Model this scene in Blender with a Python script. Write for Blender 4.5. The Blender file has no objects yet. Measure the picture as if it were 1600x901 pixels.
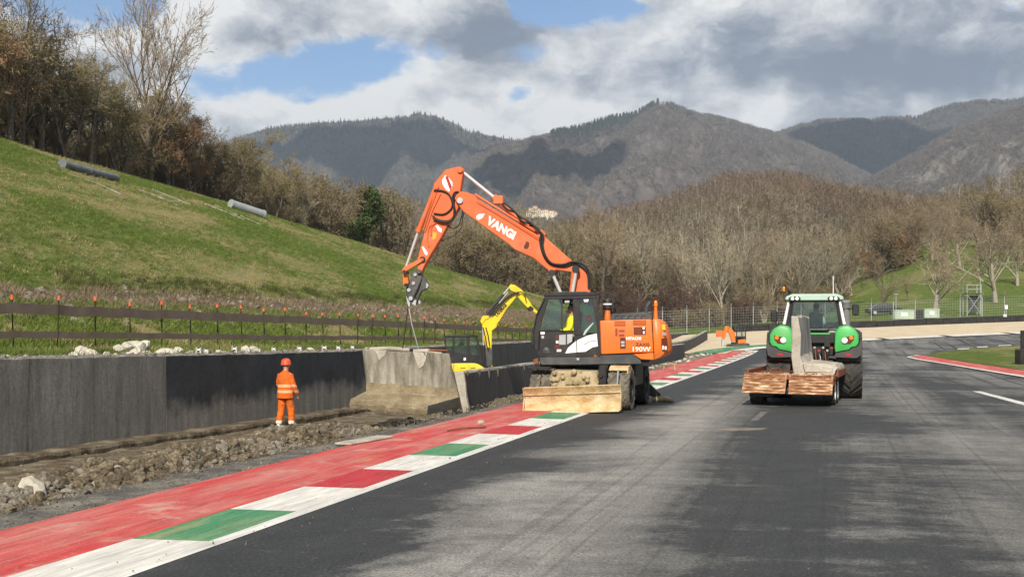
import bpy, bmesh, math, random
import numpy as np
from mathutils import Vector, Matrix

scene = bpy.context.scene
# ------------------------------------------------------------------ camera, world, sun, exposure
CAM_H, FOC, CX, HY = 2.15, 2000.0, 800.0, 508.0      # eye height, focal length and horizon row of the photograph
cam_data = bpy.data.cameras.new("camera")
cam = bpy.data.objects.new("camera", cam_data)
scene.collection.objects.link(cam)
cam.location = (0, 0, CAM_H)
cam.rotation_euler = (math.radians(90), 0, 0)
cam_data.sensor_width = 36
cam_data.lens = 36 * FOC / 1600
cam_data.shift_y = (HY - 450.5) / 1600
cam_data.clip_start = 0.2
cam_data.clip_end = 30000
scene.camera = cam

SUN_EL, SUN_AZ = 37.0, 9.0       # degrees above the horizon; degrees left of straight behind the camera
ea, aa = math.radians(SUN_EL), math.radians(SUN_AZ)
SUN_DIR = Vector((-math.sin(aa) * math.cos(ea), -math.cos(aa) * math.cos(ea), math.sin(ea)))
sun_data = bpy.data.lights.new("sun", 'SUN')
sun_data.energy = 5.0
sun_data.angle = math.radians(0.53)
sun_data.color = (1.0, 0.915, 0.79)
sun = bpy.data.objects.new("sun", sun_data)
scene.collection.objects.link(sun)
sun.rotation_euler = SUN_DIR.to_track_quat('Z', 'Y').to_euler()

world = bpy.data.worlds.new("World")
scene.world = world
world.use_nodes = True
wt = world.node_tree
wt.nodes.clear()
class NT:
    """short-hand for wiring nodes"""
    def __init__(s, nt): s.nt = nt
    def n(s, kind, **kw):
        nd = s.nt.nodes.new(kind)
        for k, v in kw.items(): setattr(nd, k, v)
        return nd
    def l(s, a, b): s.nt.links.new(a, b)
    def put(s, sock, v):
        if hasattr(v, 'is_output') or isinstance(v, bpy.types.NodeSocket): s.l(v, sock)
        else: sock.default_value = v
    def math(s, op, a, b=None, c=None, clamp=False):
        nd = s.n('ShaderNodeMath', operation=op, use_clamp=clamp)
        s.put(nd.inputs[0], a)
        if b is not None: s.put(nd.inputs[1], b)
        if c is not None: s.put(nd.inputs[2], c)
        return nd.outputs[0]
    def vec(s, op, a, b=None):
        nd = s.n('ShaderNodeVectorMath', operation=op)
        s.put(nd.inputs[0], a)
        if b is not None: s.put(nd.inputs[1], b)
        return nd.outputs[1] if op in ('DOT_PRODUCT', 'LENGTH', 'DISTANCE') else nd.outputs[0]
    def noise(s, vec, scale, detail=5, rough=0.55, dist=0.0):
        nd = s.n('ShaderNodeTexNoise')
        s.l(vec, nd.inputs['Vector'])
        nd.inputs['Scale'].default_value = scale
        nd.inputs['Detail'].default_value = detail
        nd.inputs['Roughness'].default_value = rough
        nd.inputs['Distortion'].default_value = dist
        return nd.outputs[0]
    def rng(s, v, a, b, c=0.0, d=1.0, smooth=False):
        nd = s.n('ShaderNodeMapRange')
        if smooth: nd.interpolation_type = 'SMOOTHSTEP'
        s.put(nd.inputs[0], v)
        for i, x in enumerate((a, b, c, d)): nd.inputs[1 + i].default_value = x
        return nd.outputs[0]
    def mix(s, fac, a, b, mode='MIX'):
        nd = s.n('ShaderNodeMix', data_type='RGBA', blend_type=mode)
        s.put(nd.inputs[0], fac)
        for i, x in ((6, a), (7, b)):
            if isinstance(x, tuple): nd.inputs[i].default_value = (*x, 1) if len(x) == 3 else x
            else: s.l(x, nd.inputs[i])
        return nd.outputs[2]
    def ramp(s, v, stops, interp='LINEAR'):
        nd = s.n('ShaderNodeValToRGB')
        s.l(v, nd.inputs[0])
        cr = nd.color_ramp
        cr.interpolation = interp
        while len(cr.elements) < len(stops): cr.elements.new(0.5)
        for e, (p, c) in zip(cr.elements, stops):
            e.position = p
            e.color = (*c, 1) if isinstance(c, tuple) else (c, c, c, 1)
        return nd.outputs[0]

w = NT(wt)
sky = w.n('ShaderNodeTexSky', sky_type='NISHITA', sun_disc=False)
sky.sun_elevation = ea
sky.sun_rotation = math.radians(180 + SUN_AZ)
sky.altitude = 300
sky.air_density = 1.0
sky.dust_density = 0.0
sky.ozone_density = 5.0
geo = w.n('ShaderNodeTexCoord').outputs['Generated']
def wdir(px, py):
    return Vector(((px - CX) / FOC, 1.0, (HY - py) / FOC)).normalized()
flat = w.vec('MULTIPLY', geo, (1.0, 1.0, 1.65))
def warpv(src, scale, amp, detail=4):
    nd = w.n('ShaderNodeTexNoise'); w.l(src, nd.inputs['Vector']); nd.inputs['Scale'].default_value = scale; nd.inputs['Detail'].default_value = detail; nd.inputs['Roughness'].default_value = 0.6
    q = w.vec('SCALE', w.vec('SUBTRACT', nd.outputs[1], (0.5, 0.5, 0.5))); q.node.inputs['Scale'].default_value = amp; return q
cp = w.vec('ADD', w.vec('ADD', flat, warpv(flat, 11.0, 0.06, 6)), (3.7, 1.2, 0.9))
big = w.noise(cp, 6.5, 12, 0.60)
up = w.noise(w.vec('ADD', cp, (-0.012, 0.0, 0.034)), 6.5, 12, 0.60)
up2 = w.noise(w.vec('ADD', cp, (-0.03, 0.0, 0.10)), 6.5, 6, 0.55)
soft = w.noise(w.vec('ADD', cp, (5.1, 2.3, 4.4)), 3.2, 4, 0.5)
# breaks in the cloud deck: the blue holes, ragged by the same turbulence as the clouds
gdir = w.vec('ADD', w.vec('MULTIPLY', geo, (1.0, 1.0, 1.75)), warpv(flat, 22.0, 0.045, 6))
gap = None
for px, py, r, k in ((440, 120, 0.040, 1.0), (500, 112, 0.042, 1.0), (560, 104, 0.040, 1.0), (615, 98, 0.032, 0.9), (388, 118, 0.034, 1.0), (340, 128, 0.036, 1.0), (300, 140, .022, .8), (470, 148, .02, .7),
                     (200, 4, 0.044, 1.0), (120, -8, 0.055, 1.0), (60, 10, 0.03, .6), (855, 2, 0.030, 1.0), (905, 0, 0.034, 1.0), (965, 6, 0.028, 0.7),
                     (812, 152, 0.018, 0.75), (690, 88, 0.02, 0.55), (640, 10, 0.02, .35), (1592, 8, 0.010, .4), (830, 90, .02, .35)):
    d = wdir(px, py)
    dist = w.vec('DISTANCE', gdir, tuple(Vector((d.x, d.y, d.z * 1.75))))
    g = w.rng(dist, 0.0, r * 1.55, k, 0.0, smooth=True)
    gap = g if gap is None else w.math('MAXIMUM', gap, g)
cover = w.math('SUBTRACT', w.math('ADD', big, 0.13), w.math("MULTIPLY", gap, 0.40))
alpha = w.rng(cover, 0.36, 0.53, 0.0, 1.0, smooth=True)
relief = w.math('ADD', w.math('MULTIPLY', w.math('SUBTRACT', big, up), 3.0), w.math('MULTIPLY', w.math('SUBTRACT', big, up2), 1.6))
thickness = w.math('ADD', w.math('MULTIPLY', cover, 0.6), w.math('MULTIPLY', soft, 0.8))
blobs = None                                        # heavier and lighter parts of the deck
for px, py, r, k in ((1170, 105, .05, -.22), (1320, 85, .06, -.2), (1480, 120, .07, -.22), (1560, 70, .06, -.2), (760, 75, .05, -.2), (640, 75, .035, -.18), (380, 85, .035, -.15), (560, 45, .03, -.1), (1000, 125, .035, -.2), (900, 60, .03, -.1),
                     (450, 175, .05, .30), (560, 170, .04, .25), (380, 160, .04, .3), (720, 185, .05, .25), (890, 195, .035, .3), (960, 85, .05, .2), (1060, 60, .05, .22), (1190, 160, .04, .25), (1270, 20, .06, .15), (1500, 45, .025, .3), (700, 30, .05, .2), (300, 30, .06, .15), (1420, 155, .03, .15), (150, 60, .06, .2), (480, 20, .05, .1)):
    d = wdir(px, py)
    g = w.rng(w.vec('DISTANCE', gdir, tuple(Vector((d.x, d.y, d.z * 1.75)))), 0.0, r * 1.5, k, 0.0, smooth=True)
    blobs = g if blobs is None else w.math('ADD', blobs, g)
relief = w.math('ADD', relief, blobs)
lum = w.math('ADD', relief, w.rng(thickness, 0.58, 0.92, 0.92, 0.10))
ccol = w.ramp(lum, [(0.0, (0.215, 0.255, 0.325)), (0.28, (0.33, 0.37, 0.435)), (0.56, (0.575, 0.60, 0.635)), (0.95, (0.93, 0.93, 0.915))])
bg_sky = w.n('ShaderNodeBackground'); w.l(sky.outputs[0], bg_sky.inputs[0]); bg_sky.inputs[1].default_value = 0.088
bg_cl = w.n('ShaderNodeBackground'); w.l(ccol, bg_cl.inputs[0]); bg_cl.inputs[1].default_value = 0.78
wm = w.n('ShaderNodeMixShader'); w.l(alpha, wm.inputs[0]); w.l(bg_sky.outputs[0], wm.inputs[1]); w.l(bg_cl.outputs[0], wm.inputs[2])
wo = w.n('ShaderNodeOutputWorld'); w.l(wm.outputs[0], wo.inputs[0])

vs = scene.view_settings
vs.view_transform = 'Standard'; vs.look = 'None'; vs.exposure = 0.44; vs.gamma = 1.0; vs.use_curve_mapping = False
scene.cycles.volume_bounces = 0
scene.cycles.max_bounces = 6
scene.cycles.transparent_max_bounces = 12
scene.cycles.use_denoising = True

# ------------------------------------------------------------------ materials
MATS = {}
def mat(name, cols, scale=3.0, rough=0.85, bump=0.0, bscale=None, stretch=(1, 1, 1), rot=0.0, detail=6, metal=0.0, lo=0.3, hi=0.7,
        coords='Object', spec=0.3, rnd=0.0, fine=0.0, fscale=60.0, grunge=None, gscale=1.5, gamt=0.5, translucent=0.0):
    """noise-mixed principled surface: cols spread over a noise field, optional fine speckle, grunge colour and per-object variation"""
    if name in MATS: return MATS[name]
    m = bpy.data.materials.new(name); m.use_nodes = True
    t = NT(m.node_tree); t.nt.nodes.clear()
    if coords == 'Position': v = t.n('ShaderNodeNewGeometry').outputs['Position']
    else: v = t.n('ShaderNodeTexCoord').outputs[coords]
    mp = t.n('ShaderNodeMapping'); t.l(v, mp.inputs[0]); mp.inputs['Scale'].default_value = stretch; mp.inputs['Rotation'].default_value = (0, 0, rot)
    vv = mp.outputs[0]
    if len(cols) == 1:
        rgb = t.n('ShaderNodeRGB'); rgb.outputs[0].default_value = (*cols[0], 1); c = rgb.outputs[0]
    else:
        f = t.noise(vv, scale, detail, 0.6)
        k = len(cols) - 1
        c = t.ramp(f, [(lo + (hi - lo) * i / k, x) for i, x in enumerate(cols)])
    if grunge:
        gf = t.rng(t.noise(vv, gscale, 8, 0.65), 0.5, 0.68, 0.0, gamt)
        c = t.mix(gf, c, grunge)
    if fine:
        ff = t.rng(t.noise(v, fscale, 2, 0.6), 0.25, 0.75, 1 - fine, 1 + fine)
        c = t.mix(1.0, c, ff, 'MULTIPLY')
    if rnd:
        oi = t.n('ShaderNodeObjectInfo')
        c = t.mix(1.0, c, t.rng(oi.outputs['Random'], 0, 1, 1 - rnd, 1 + rnd), 'MULTIPLY')
    p = t.n('ShaderNodeBsdfPrincipled')
    t.l(c, p.inputs['Base Color'])
    p.inputs['Roughness'].default_value = rough
    p.inputs['Metallic'].default_value = metal
    p.inputs['Specular IOR Level'].default_value = spec
    if bump:
        b = t.n('ShaderNodeBump'); b.inputs['Strength'].default_value = min(1.0, bump); b.inputs['Distance'].default_value = 0.05 * max(1.0, bump)
        t.l(t.noise(vv, bscale or scale * 4, 6, 0.65), b.inputs['Height']); t.l(b.outputs[0], p.inputs['Normal'])
    o = t.n('ShaderNodeOutputMaterial')
    if translucent:
        tr = t.n('ShaderNodeBsdfTranslucent'); t.l(c, tr.inputs[0])
        ms = t.n('ShaderNodeMixShader'); ms.inputs[0].default_value = translucent
        t.l(p.outputs[0], ms.inputs[1]); t.l(tr.outputs[0], ms.inputs[2]); t.l(ms.outputs[0], o.inputs[0])
    else: t.l(p.outputs[0], o.inputs[0])
    MATS[name] = m
    return m
def glass_mat(name, tint=(0.75, 0.86, 0.83), gloss=0.14):
    if name in MATS: return MATS[name]
    m = bpy.data.materials.new(name); m.use_nodes = True
    t = NT(m.node_tree); t.nt.nodes.clear()
    tr = t.n('ShaderNodeBsdfTransparent'); tr.inputs[0].default_value = (*tint, 1)
    gl = t.n('ShaderNodeBsdfGlossy'); gl.inputs['Roughness'].default_value = 0.04; gl.inputs[0].default_value = (0.9, 0.95, 0.95, 1)
    lw = t.n('ShaderNodeLayerWeight'); lw.inputs[0].default_value = 0.25
    f = t.math('ADD', t.math('MULTIPLY', lw.outputs['Fresnel'], 0.8), gloss)
    ms = t.n('ShaderNodeMixShader'); t.l(f, ms.inputs[0]); t.l(tr.outputs[0], ms.inputs[1]); t.l(gl.outputs[0], ms.inputs[2])
    o = t.n('ShaderNodeOutputMaterial'); t.l(ms.outputs[0], o.inputs[0])
    MATS[name] = m
    return m

# ------------------------------------------------------------------ objects and tags
col = scene.collection
def tag(o, label=None, cat=None, group=None, kind=None):
    if label: o['label'] = label
    if cat: o['category'] = cat
    if group: o['group'] = group
    if kind: o['kind'] = kind
    return o
def thing(name, loc, label, cat, group=None, rz=0.0):
    o = bpy.data.objects.new(name, None); col.objects.link(o)
    o.empty_display_size = 0.2
    o.location = loc; o.rotation_euler = (0, 0, rz)
    return tag(o, label, cat, group)
def world_loc(o):
    p = Vector((0, 0, 0))
    while o is not None:
        p += Vector(o.location); o = o.parent
    return p
def link_mesh(name, me, mats=None, parent=None):
    o = bpy.data.objects.new(name, me); col.objects.link(o)
    if mats and not me.materials:
        for m in (mats if isinstance(mats, (list, tuple)) else [mats]): me.materials.append(m)
    if parent is not None: o.parent = parent
    return o
def copy_tree(o, parent=None, loc=None, rz=None, scale=None):
    c = o.copy(); col.objects.link(c); c.parent = parent
    if loc is not None: c.location = loc
    if rz is not None: c.rotation_euler = (0, 0, rz)
    if scale is not None: c.scale = scale if hasattr(scale, '__len__') else (scale,) * 3
    for ch in list(o.children): copy_tree(ch, c)
    return c

class MB:
    """collects shapes in world (or local) metres and links them as one mesh object"""
    def __init__(s): s.v = []; s.f = []; s.m = []
    def add(s, vs, fs, mi=0):
        b = len(s.v); s.v += [tuple(x) for x in vs]; s.f += [tuple(i + b for i in f) for f in fs]; s.m += [mi] * len(fs)
        return s
    def prism(s, pts, ext, mi=0):
        n = len(pts); a = [Vector(p) for p in pts]; b = [p + Vector(ext) for p in a]
        return s.add(a + b, [tuple(range(n)), tuple(range(2 * n - 1, n - 1, -1))] + [(i, i + n, (i + 1) % n + n, (i + 1) % n) for i in range(n)], mi)
    def loft(s, rings, mi=0, caps=True, closed=True):
        n = len(rings[0]); vs = [p for r in rings for p in r]; fs = []
        for k in range(len(rings) - 1):
            for i in range(n if closed else n - 1):
                j = (i + 1) % n
                fs.append((k * n + i, k * n + j, (k + 1) * n + j, (k + 1) * n + i))
        if caps: fs += [tuple(range(n - 1, -1, -1)), tuple(range((len(rings) - 1) * n, len(rings) * n))]
        return s.add(vs, fs, mi)
    def box(s, c, hx, hy, hz, ax=(1, 0, 0), ay=(0, 1, 0), az=(0, 0, 1), mi=0):
        c, ax, ay, az = Vector(c), Vector(ax), Vector(ay), Vector(az)
        vs = [c + ax * (hx * i) + ay * (hy * j) + az * (hz * k) for k in (-1, 1) for j in (-1, 1) for i in (-1, 1)]
        return s.add(vs, [(0, 2, 3, 1), (4, 5, 7, 6), (0, 1, 5, 4), (2, 6, 7, 3), (0, 4, 6, 2), (1, 3, 7, 5)], mi)
    def tube(s, path, r, n=8, mi=0, caps=True):
        path = [Vector(p) for p in path]; k = len(path)
        rs = r if hasattr(r, '__len__') else [r] * k
        rings = []; ref = None
        for i, p in enumerate(path):
            d = (path[min(i + 1, k - 1)] - path[max(i - 1, 0)])
            if d.length < 1e-9: d = Vector((0, 0, 1))
            d.normalize()
            if ref is None: ref = Vector((0, 0, 1)) if abs(d.z) < 0.9 else Vector((1, 0, 0))
            x = (ref - d * ref.dot(d))
            if x.length < 1e-6: x = d.orthogonal()
            x.normalize(); y = d.cross(x); ref = x
            rings.append([p + (x * math.cos(2 * math.pi * j / n) + y * math.sin(2 * math.pi * j / n)) * rs[i] for j in range(n)])
        return s.loft(rings, mi, caps)
    def cyl(s, a, b, r, n=16, mi=0, r2=None): return s.tube([a, b], [r, r if r2 is None else r2], n, mi)
    def lathe(s, c, axis, prof, n=24, mi=0, caps=False):
        """prof: (radius, offset along axis)"""
        c = Vector(c); d = Vector(axis).normalized(); x = d.orthogonal().normalized(); y = d.cross(x)
        rings = [[c + d * h + (x * math.cos(2 * math.pi * j / n) + y * math.sin(2 * math.pi * j / n)) * r for j in range(n)] for r, h in prof]
        return s.loft(rings, mi, caps)
    def ball(s, c, r, n=12, mi=0, sq=(1, 1, 1)):
        c = Vector(c); k = max(5, n // 2); vs = []; fs = []
        for i in range(1, k):
            a = math.pi * i / k
            for j in range(n):
                b = 2 * math.pi * j / n
                vs.append(c + Vector((r * math.sin(a) * math.cos(b) * sq[0], r * math.sin(a) * math.sin(b) * sq[1], r * math.cos(a) * sq[2])))
        for i in range(k - 2):
            for j in range(n): fs.append((i * n + j, (i + 1) * n + j, (i + 1) * n + (j + 1) % n, i * n + (j + 1) % n))
        t = len(vs); vs += [c + Vector((0, 0, r * sq[2])), c - Vector((0, 0, r * sq[2]))]
        for j in range(n): fs += [(t, j, (j + 1) % n), (t + 1, (k - 2) * n + (j + 1) % n, (k - 2) * n + j)]
        return s.add(vs, fs, mi)
    def build(s, name, mats, parent=None, bevel=0.0, smooth=35, label=None, local=False, seg=1):
        me = bpy.data.meshes.new(name)
        off = Vector((0, 0, 0)) if (parent is None or local) else world_loc(parent)
        me.from_pydata([tuple(Vector(p) - off) for p in s.v], [], s.f)
        me.polygons.foreach_set('material_index', s.m)
        bm = bmesh.new(); bm.from_mesh(me)
        bmesh.ops.recalc_face_normals(bm, faces=bm.faces)
        if bevel:
            ed = [e for e in bm.edges if len(e.link_faces) == 2 and e.calc_face_angle(0) > math.radians(30)]
            bmesh.ops.bevel(bm, geom=ed, offset=bevel, segments=seg, affect='EDGES', clamp_overlap=True, profile=0.6)
        bm.to_mesh(me); bm.free()
        if smooth:
            me.polygons.foreach_set('use_smooth', [True] * len(me.polygons))
            me.set_sharp_from_angle(angle=math.radians(smooth))
        o = link_mesh(name, me, mats, parent)
        if label: o['label'] = label
        return o
def np_mesh(name, verts, faces, mats=None, parent=None, smooth=True):
    """verts (N,3) array, faces (M,3|4) array"""
    me = bpy.data.meshes.new(name)
    verts = np.asarray(verts, dtype=np.float32); faces = np.asarray(faces, dtype=np.int32)
    k = faces.shape[1]
    me.vertices.add(len(verts)); me.vertices.foreach_set('co', verts.ravel())
    me.loops.add(faces.size); me.loops.foreach_set('vertex_index', faces.ravel())
    me.polygons.add(len(faces)); me.polygons.foreach_set('loop_start', np.arange(0, faces.size, k, dtype=np.int32))
    try: me.polygons.foreach_set('loop_total', np.full(len(faces), k, dtype=np.int32))
    except Exception: pass
    me.polygons.foreach_set('use_smooth', np.full(len(faces), smooth))
    me.update(calc_edges=True); me.validate()
    return link_mesh(name, me, mats, parent)
def grid_faces(nr, nc):
    i = np.arange(nr - 1)[:, None] * nc + np.arange(nc - 1)[None, :]
    return np.stack([i, i + 1, i + nc + 1, i + nc], -1).reshape(-1, 4)
def grid_mesh(name, X, Y, Z, mats, parent=None):
    return np_mesh(name, np.stack([X, Y, Z], -1).reshape(-1, 3), grid_faces(*X.shape), mats, parent)

# ------------------------------------------------------------------ value noise and the lie of the land
def vnoise(x, y, seed=0):
    xi = np.floor(x).astype(np.int64); yi = np.floor(y).astype(np.int64); fx = x - xi; fy = y - yi
    fx = fx * fx * (3 - 2 * fx); fy = fy * fy * (3 - 2 * fy)
    def h(a, b):
        n = (a * 374761393 + b * 668265263 + seed * 1442695041) & 0xFFFFFFFF
        n = ((n ^ (n >> 13)) * 1274126177) & 0xFFFFFFFF
        return ((n ^ (n >> 16)) & 0xFFFF) / 65535.0
    return (h(xi, yi) * (1 - fx) + h(xi + 1, yi) * fx) * (1 - fy) + (h(xi, yi + 1) * (1 - fx) + h(xi + 1, yi + 1) * fx) * fy
def fbm(x, y, octv=5, seed=0, gain=0.5):
    s = 0; a = 1; t = 0
    for i in range(octv):
        s = s + a * (vnoise(x * 2 ** i, y * 2 ** i, seed + i * 17) - 0.5); t += a; a *= gain
    return s / t * 2
def sstep(a, b, x):
    t = np.clip((x - a) / (b - a), 0, 1); return t * t * (3 - 2 * t)
K0, K1 = 0.254, -6.11                       # the road's left edge: X = K0*Y + K1
def U(X, Y): return X - K0 * Y - K1         # metres right of that edge
def XU(u, Y): return u + K0 * Y + K1
def T0(X, Y):
    """track surface: level, then climbing gently beyond the bend and to the right"""
    X = np.asarray(X, float); Y = np.asarray(Y, float)
    s = (np.minimum(Y, 150) - 95) * 0.035 + (np.clip(X, -30, 75) - 20) * 0.03
    return 0.5 * (s + np.sqrt(s * s + 0.09)) * sstep(55, 90, Y) 
RY = np.array([0, 138, 160, 190, 225, 265, 300, 400, 620, 3000.]); RZ = np.array([0, 0, 1.2, 4.2, 9.5, 15.5, 19, 20, 10, 0.])
def MEADOW(X, Y):
    """the meadow hill beyond the barrier on the right"""
    a = X / np.maximum(Y, 1)
    wgt = sstep(0.16, 0.36, a + 0.00012 * (Y - 200))
    return wgt * np.interp(Y, RY, RZ) * (1 + 0.35 * (np.minimum(a, .8) - 0.33))
def CREST(Y): return np.interp(Y, [-40, 60, 101, 109, 125, 139, 149, 158, 174, 193, 207, 243, 280, 320], [24, 19.5, 16.9, 16.4, 15.9, 15.4, 14.7, 13.6, 12.1, 10.5, 9.0, 5.8, 2.5, 0])
def LEFT(u, Y):
    """trench, backfill behind the wall and the grass bank on the left"""
    C = CREST(Y); g = np.clip(C / 3.7, 0, 1)
    low = np.interp(Y, [30, 36, 70, 96, 150, 200], [1.45, 1.40, 0.95, 0.5, 0.6, 0.3])
    d = -u
    zb = 3.75 * g
    z = np.where(d < 17, low - 0.15 * (1 - (d - 10) / 7), 0)
    z = np.where((d >= 17) & (d < 19.5), low + (d - 17) / 2.5 * 0.5 * g, z)
    z = np.where((d >= 19.5) & (d < 25), low + 0.5 * g + (d - 19.5) / 5.5 * (np.maximum(zb - low - 0.5 * g, 0)), z)
    t = np.clip((d - 25) / 35, 0, 1)
    zs = np.maximum(zb, low) + (np.maximum(C, zb) - zb) * (t * 0.9 + 0.1 * np.sin(t * math.pi / 2))
    z = np.where(d >= 25, zs, z)
    z = np.where(d > 60, np.maximum(C, zb) + (d - 60) * 0.05, z)
    return z
def HILL(X, Y):
    u = U(X, Y)
    rough = 0.10 * fbm(X * 0.5, Y * 0.5, 4, 3) + 0.25 * fbm(X * 0.07, Y * 0.07, 3, 8) * np.clip((-u - 22) / 8, 0, 1)
    return LEFT(u, Y) + rough
def PIT(X, Y):
    d = ((U(X, Y) + 4.95) / 1.75) ** 2 + ((Y - 32.4) / 5.0) ** 2
    return np.exp(-d ** 3)
def TRENCH(X, Y):
    """dug soil between the wall and the kerb"""
    u = U(X, Y)
    floor = -0.42 - 0.012 * np.clip(Y - 24, 0, 14) - 0.2 * sstep(36.5, 40, Y) * sstep(-5.2, -6, u)
    z = np.interp(u, [-10, -8.7, -8.3, -6.0, -5.5, -4.9, -4.3, -3.6, -3.1, -2.7], [0, 0, 0.0, 0.02, 0.12, 0.40, 0.46, 0.38, 0.40, 0.40]) + floor
    lip = np.where(u > -3.5, -0.02, z)
    k = sstep(-4.0, -3.5, u)
    z = z * (1 - k) + (-0.03) * k
    near = sstep(33.0, 37.0, Y)
    zfar = np.interp(u, [-9, -5, -4.4, -3.4, -2.6], [-0.62, -0.6, -0.16, -0.08, -0.02])
    z = z * (1 - near) + zfar * near
    z = z * (1 - sstep(82, 91, Y)) - 0.02 * sstep(82, 91, Y)
    amp = np.interp(u, [-9, -6.2, -5.2, -3.8, -3.3, -2.7], [0.05, 0.08, 0.24, 0.26, 0.06, 0.0]) * (1 - 0.5 * near)
    # pit under the lifted block
    X0, Y0 = -3.6, 34.0
    pit = PIT(X, Y) * 4.2
    return (z + amp * (fbm(X * 1.3, Y * 1.3, 5, 21, 0.62)) - 0.45 * pit * (u < -3.2)) + T0(X, Y) 
def ray(px, py):
    return Vector(((px - CX) / FOC, 1.0, (HY - py) / FOC))
def at(px, py, Y):
    """the point at depth Y seen at pixel px, py of the photograph"""
    return Vector((0, 0, CAM_H)) + ray(px, py) * Y
def on(fn, px, py, lo=4.0, hi=500.0):
    """where the sight line through a pixel meets a height field"""
    r = ray(px, py); ys = np.geomspace(lo, hi, 4000)
    dz = CAM_H + r.z * ys - fn(r.x * ys, ys)
    k = np.argmax(dz < 0) if (dz < 0).any() else len(ys) - 1
    Y = float(ys[k])
    return Vector((r.x * Y, Y, float(fn(np.array([r.x * Y]), np.array([Y]))[0])))
def g0(px, py, dz=0.0):
    p = on(T0, px, py); p.z += dz; return p
def hz(fn, x, y): return float(fn(np.array([float(x)]), np.array([float(y)]))[0])

# ------------------------------------------------------------------ ground materials
def road_material():
    m = bpy.data.materials.new("asphalt"); m.use_nodes = True
    t = NT(m.node_tree); t.nt.nodes.clear()
    pos = t.n('ShaderNodeNewGeometry').outputs['Position']
    mp = t.n('ShaderNodeMapping', vector_type='TEXTURE'); t.l(pos, mp.inputs[0]); mp.inputs['Rotation'].default_value = (0, 0, -math.atan(K0))
    def st(sx, sy):
        q = t.n('ShaderNodeMapping'); t.l(mp.outputs[0], q.inputs[0]); q.inputs['Scale'].default_value = (sx, sy, 1); return q.outputs[0]
    # broad worn lanes along the track broken by cross streaks, fine aggregate
    lanes = t.noise(st(0.36, 0.030), 1.0, 5, 0.62, 0.5)
    patch = t.noise(st(0.36, 0.42), 0.45, 9, 0.70, 0.8)
    cross = t.noise(st(0.28, 2.2), 0.8, 5, 0.65)
    grain = t.noise(pos, 30.0, 3, 0.75)
    grain2 = t.noise(pos, 95.0, 2, 0.8)
    f = t.math('ADD', t.math('MULTIPLY', lanes, 0.65), t.math('ADD', t.math('MULTIPLY', patch, 0.65), t.math('MULTIPLY', cross, 0.2)))
    sx = t.n('ShaderNodeSeparateXYZ'); t.l(mp.outputs[0], sx.inputs[0])
    wob = t.math('ADD', sx.outputs[0], t.math('MULTIPLY', t.math('SUBTRACT', patch, 0.5), 3.2))
    def lane(c_, w_, k_): return t.math('MULTIPLY', t.rng(t.math('ABSOLUTE', t.math('SUBTRACT', wob, c_)), 0.0, w_, 1.0, 0.0, smooth=True), k_)
    f = t.math('ADD', f, t.math('SUBTRACT', t.math('ADD', lane(-3.1, 1.3, 0.17), lane(2.2, 1.2, 0.08)), t.math('ADD', lane(-5.2, 1.3, 0.24), lane(-0.6, 1.6, 0.08))))
    f = t.math('ADD', f, t.math('MULTIPLY', t.math('SUBTRACT', t.noise(pos, 5.0, 6, 0.8), 0.5), 0.30))
    c = t.ramp(t.rng(f, 0.52, 0.98), [(0.0, (0.023, 0.025, 0.027)), (0.40, (0.034, 0.036, 0.038)), (0.54, (0.092, 0.092, 0.089)), (1.0, (0.235, 0.228, 0.212))])
    c = t.mix(1.0, c, t.rng(grain, 0.32, 0.68, 0.35, 1.65), 'MULTIPLY')
    c = t.mix(1.0, c, t.rng(grain2, 0.3, 0.7, 0.45, 1.55), 'MULTIPLY')
    # (aggregate breaks up the edges of the worn areas)
    # tyre marks: thin dark streaks running with the track, mostly on the right
    mk = t.noise(st(5.5, 0.030), 1.0, 2, 0.5, 0.25)
    side = t.rng(sx.outputs[0], 2.0, 7.0, 0.25, 0.85)
    c = t.mix(t.math('MULTIPLY', t.rng(mk, 0.58, 0.64), side), c, (0.014, 0.014, 0.016))
    c = t.mix(1.0, c, t.rng(t.noise(pos, 1.4, 7, 0.75), 0.3, 0.7, 0.72, 1.30), 'MULTIPLY')
    c = t.mix(t.rng(t.noise(pos, 26.0, 2, 0.8), 0.60, 0.70, 0.0, 0.55), c, (0.20, 0.195, 0.18))
    dust = t.rng(t.noise(st(0.5, 1.5), 0.6, 6, 0.7), 0.62, 0.74, 0.0, 0.45)
    c = t.mix(dust, c, (0.17, 0.155, 0.125))
    p = t.n('ShaderNodeBsdfPrincipled'); t.l(c, p.inputs['Base Color'])
    t.l(t.rng(f, 0.5, 0.9, 0.62, 0.9), p.inputs['Roughness']); p.inputs['Specular IOR Level'].default_value = 0.35
    b = t.n('ShaderNodeBump'); b.inputs['Strength'].default_value = 0.7; b.inputs['Distance'].default_value = 0.012
    t.l(t.math('ADD', grain2, grain), b.inputs['Height']); t.l(b.outputs[0], p.inputs['Normal'])
    o = t.n('ShaderNodeOutputMaterial'); t.l(p.outputs[0], o.inputs[0])
    return m
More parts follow.
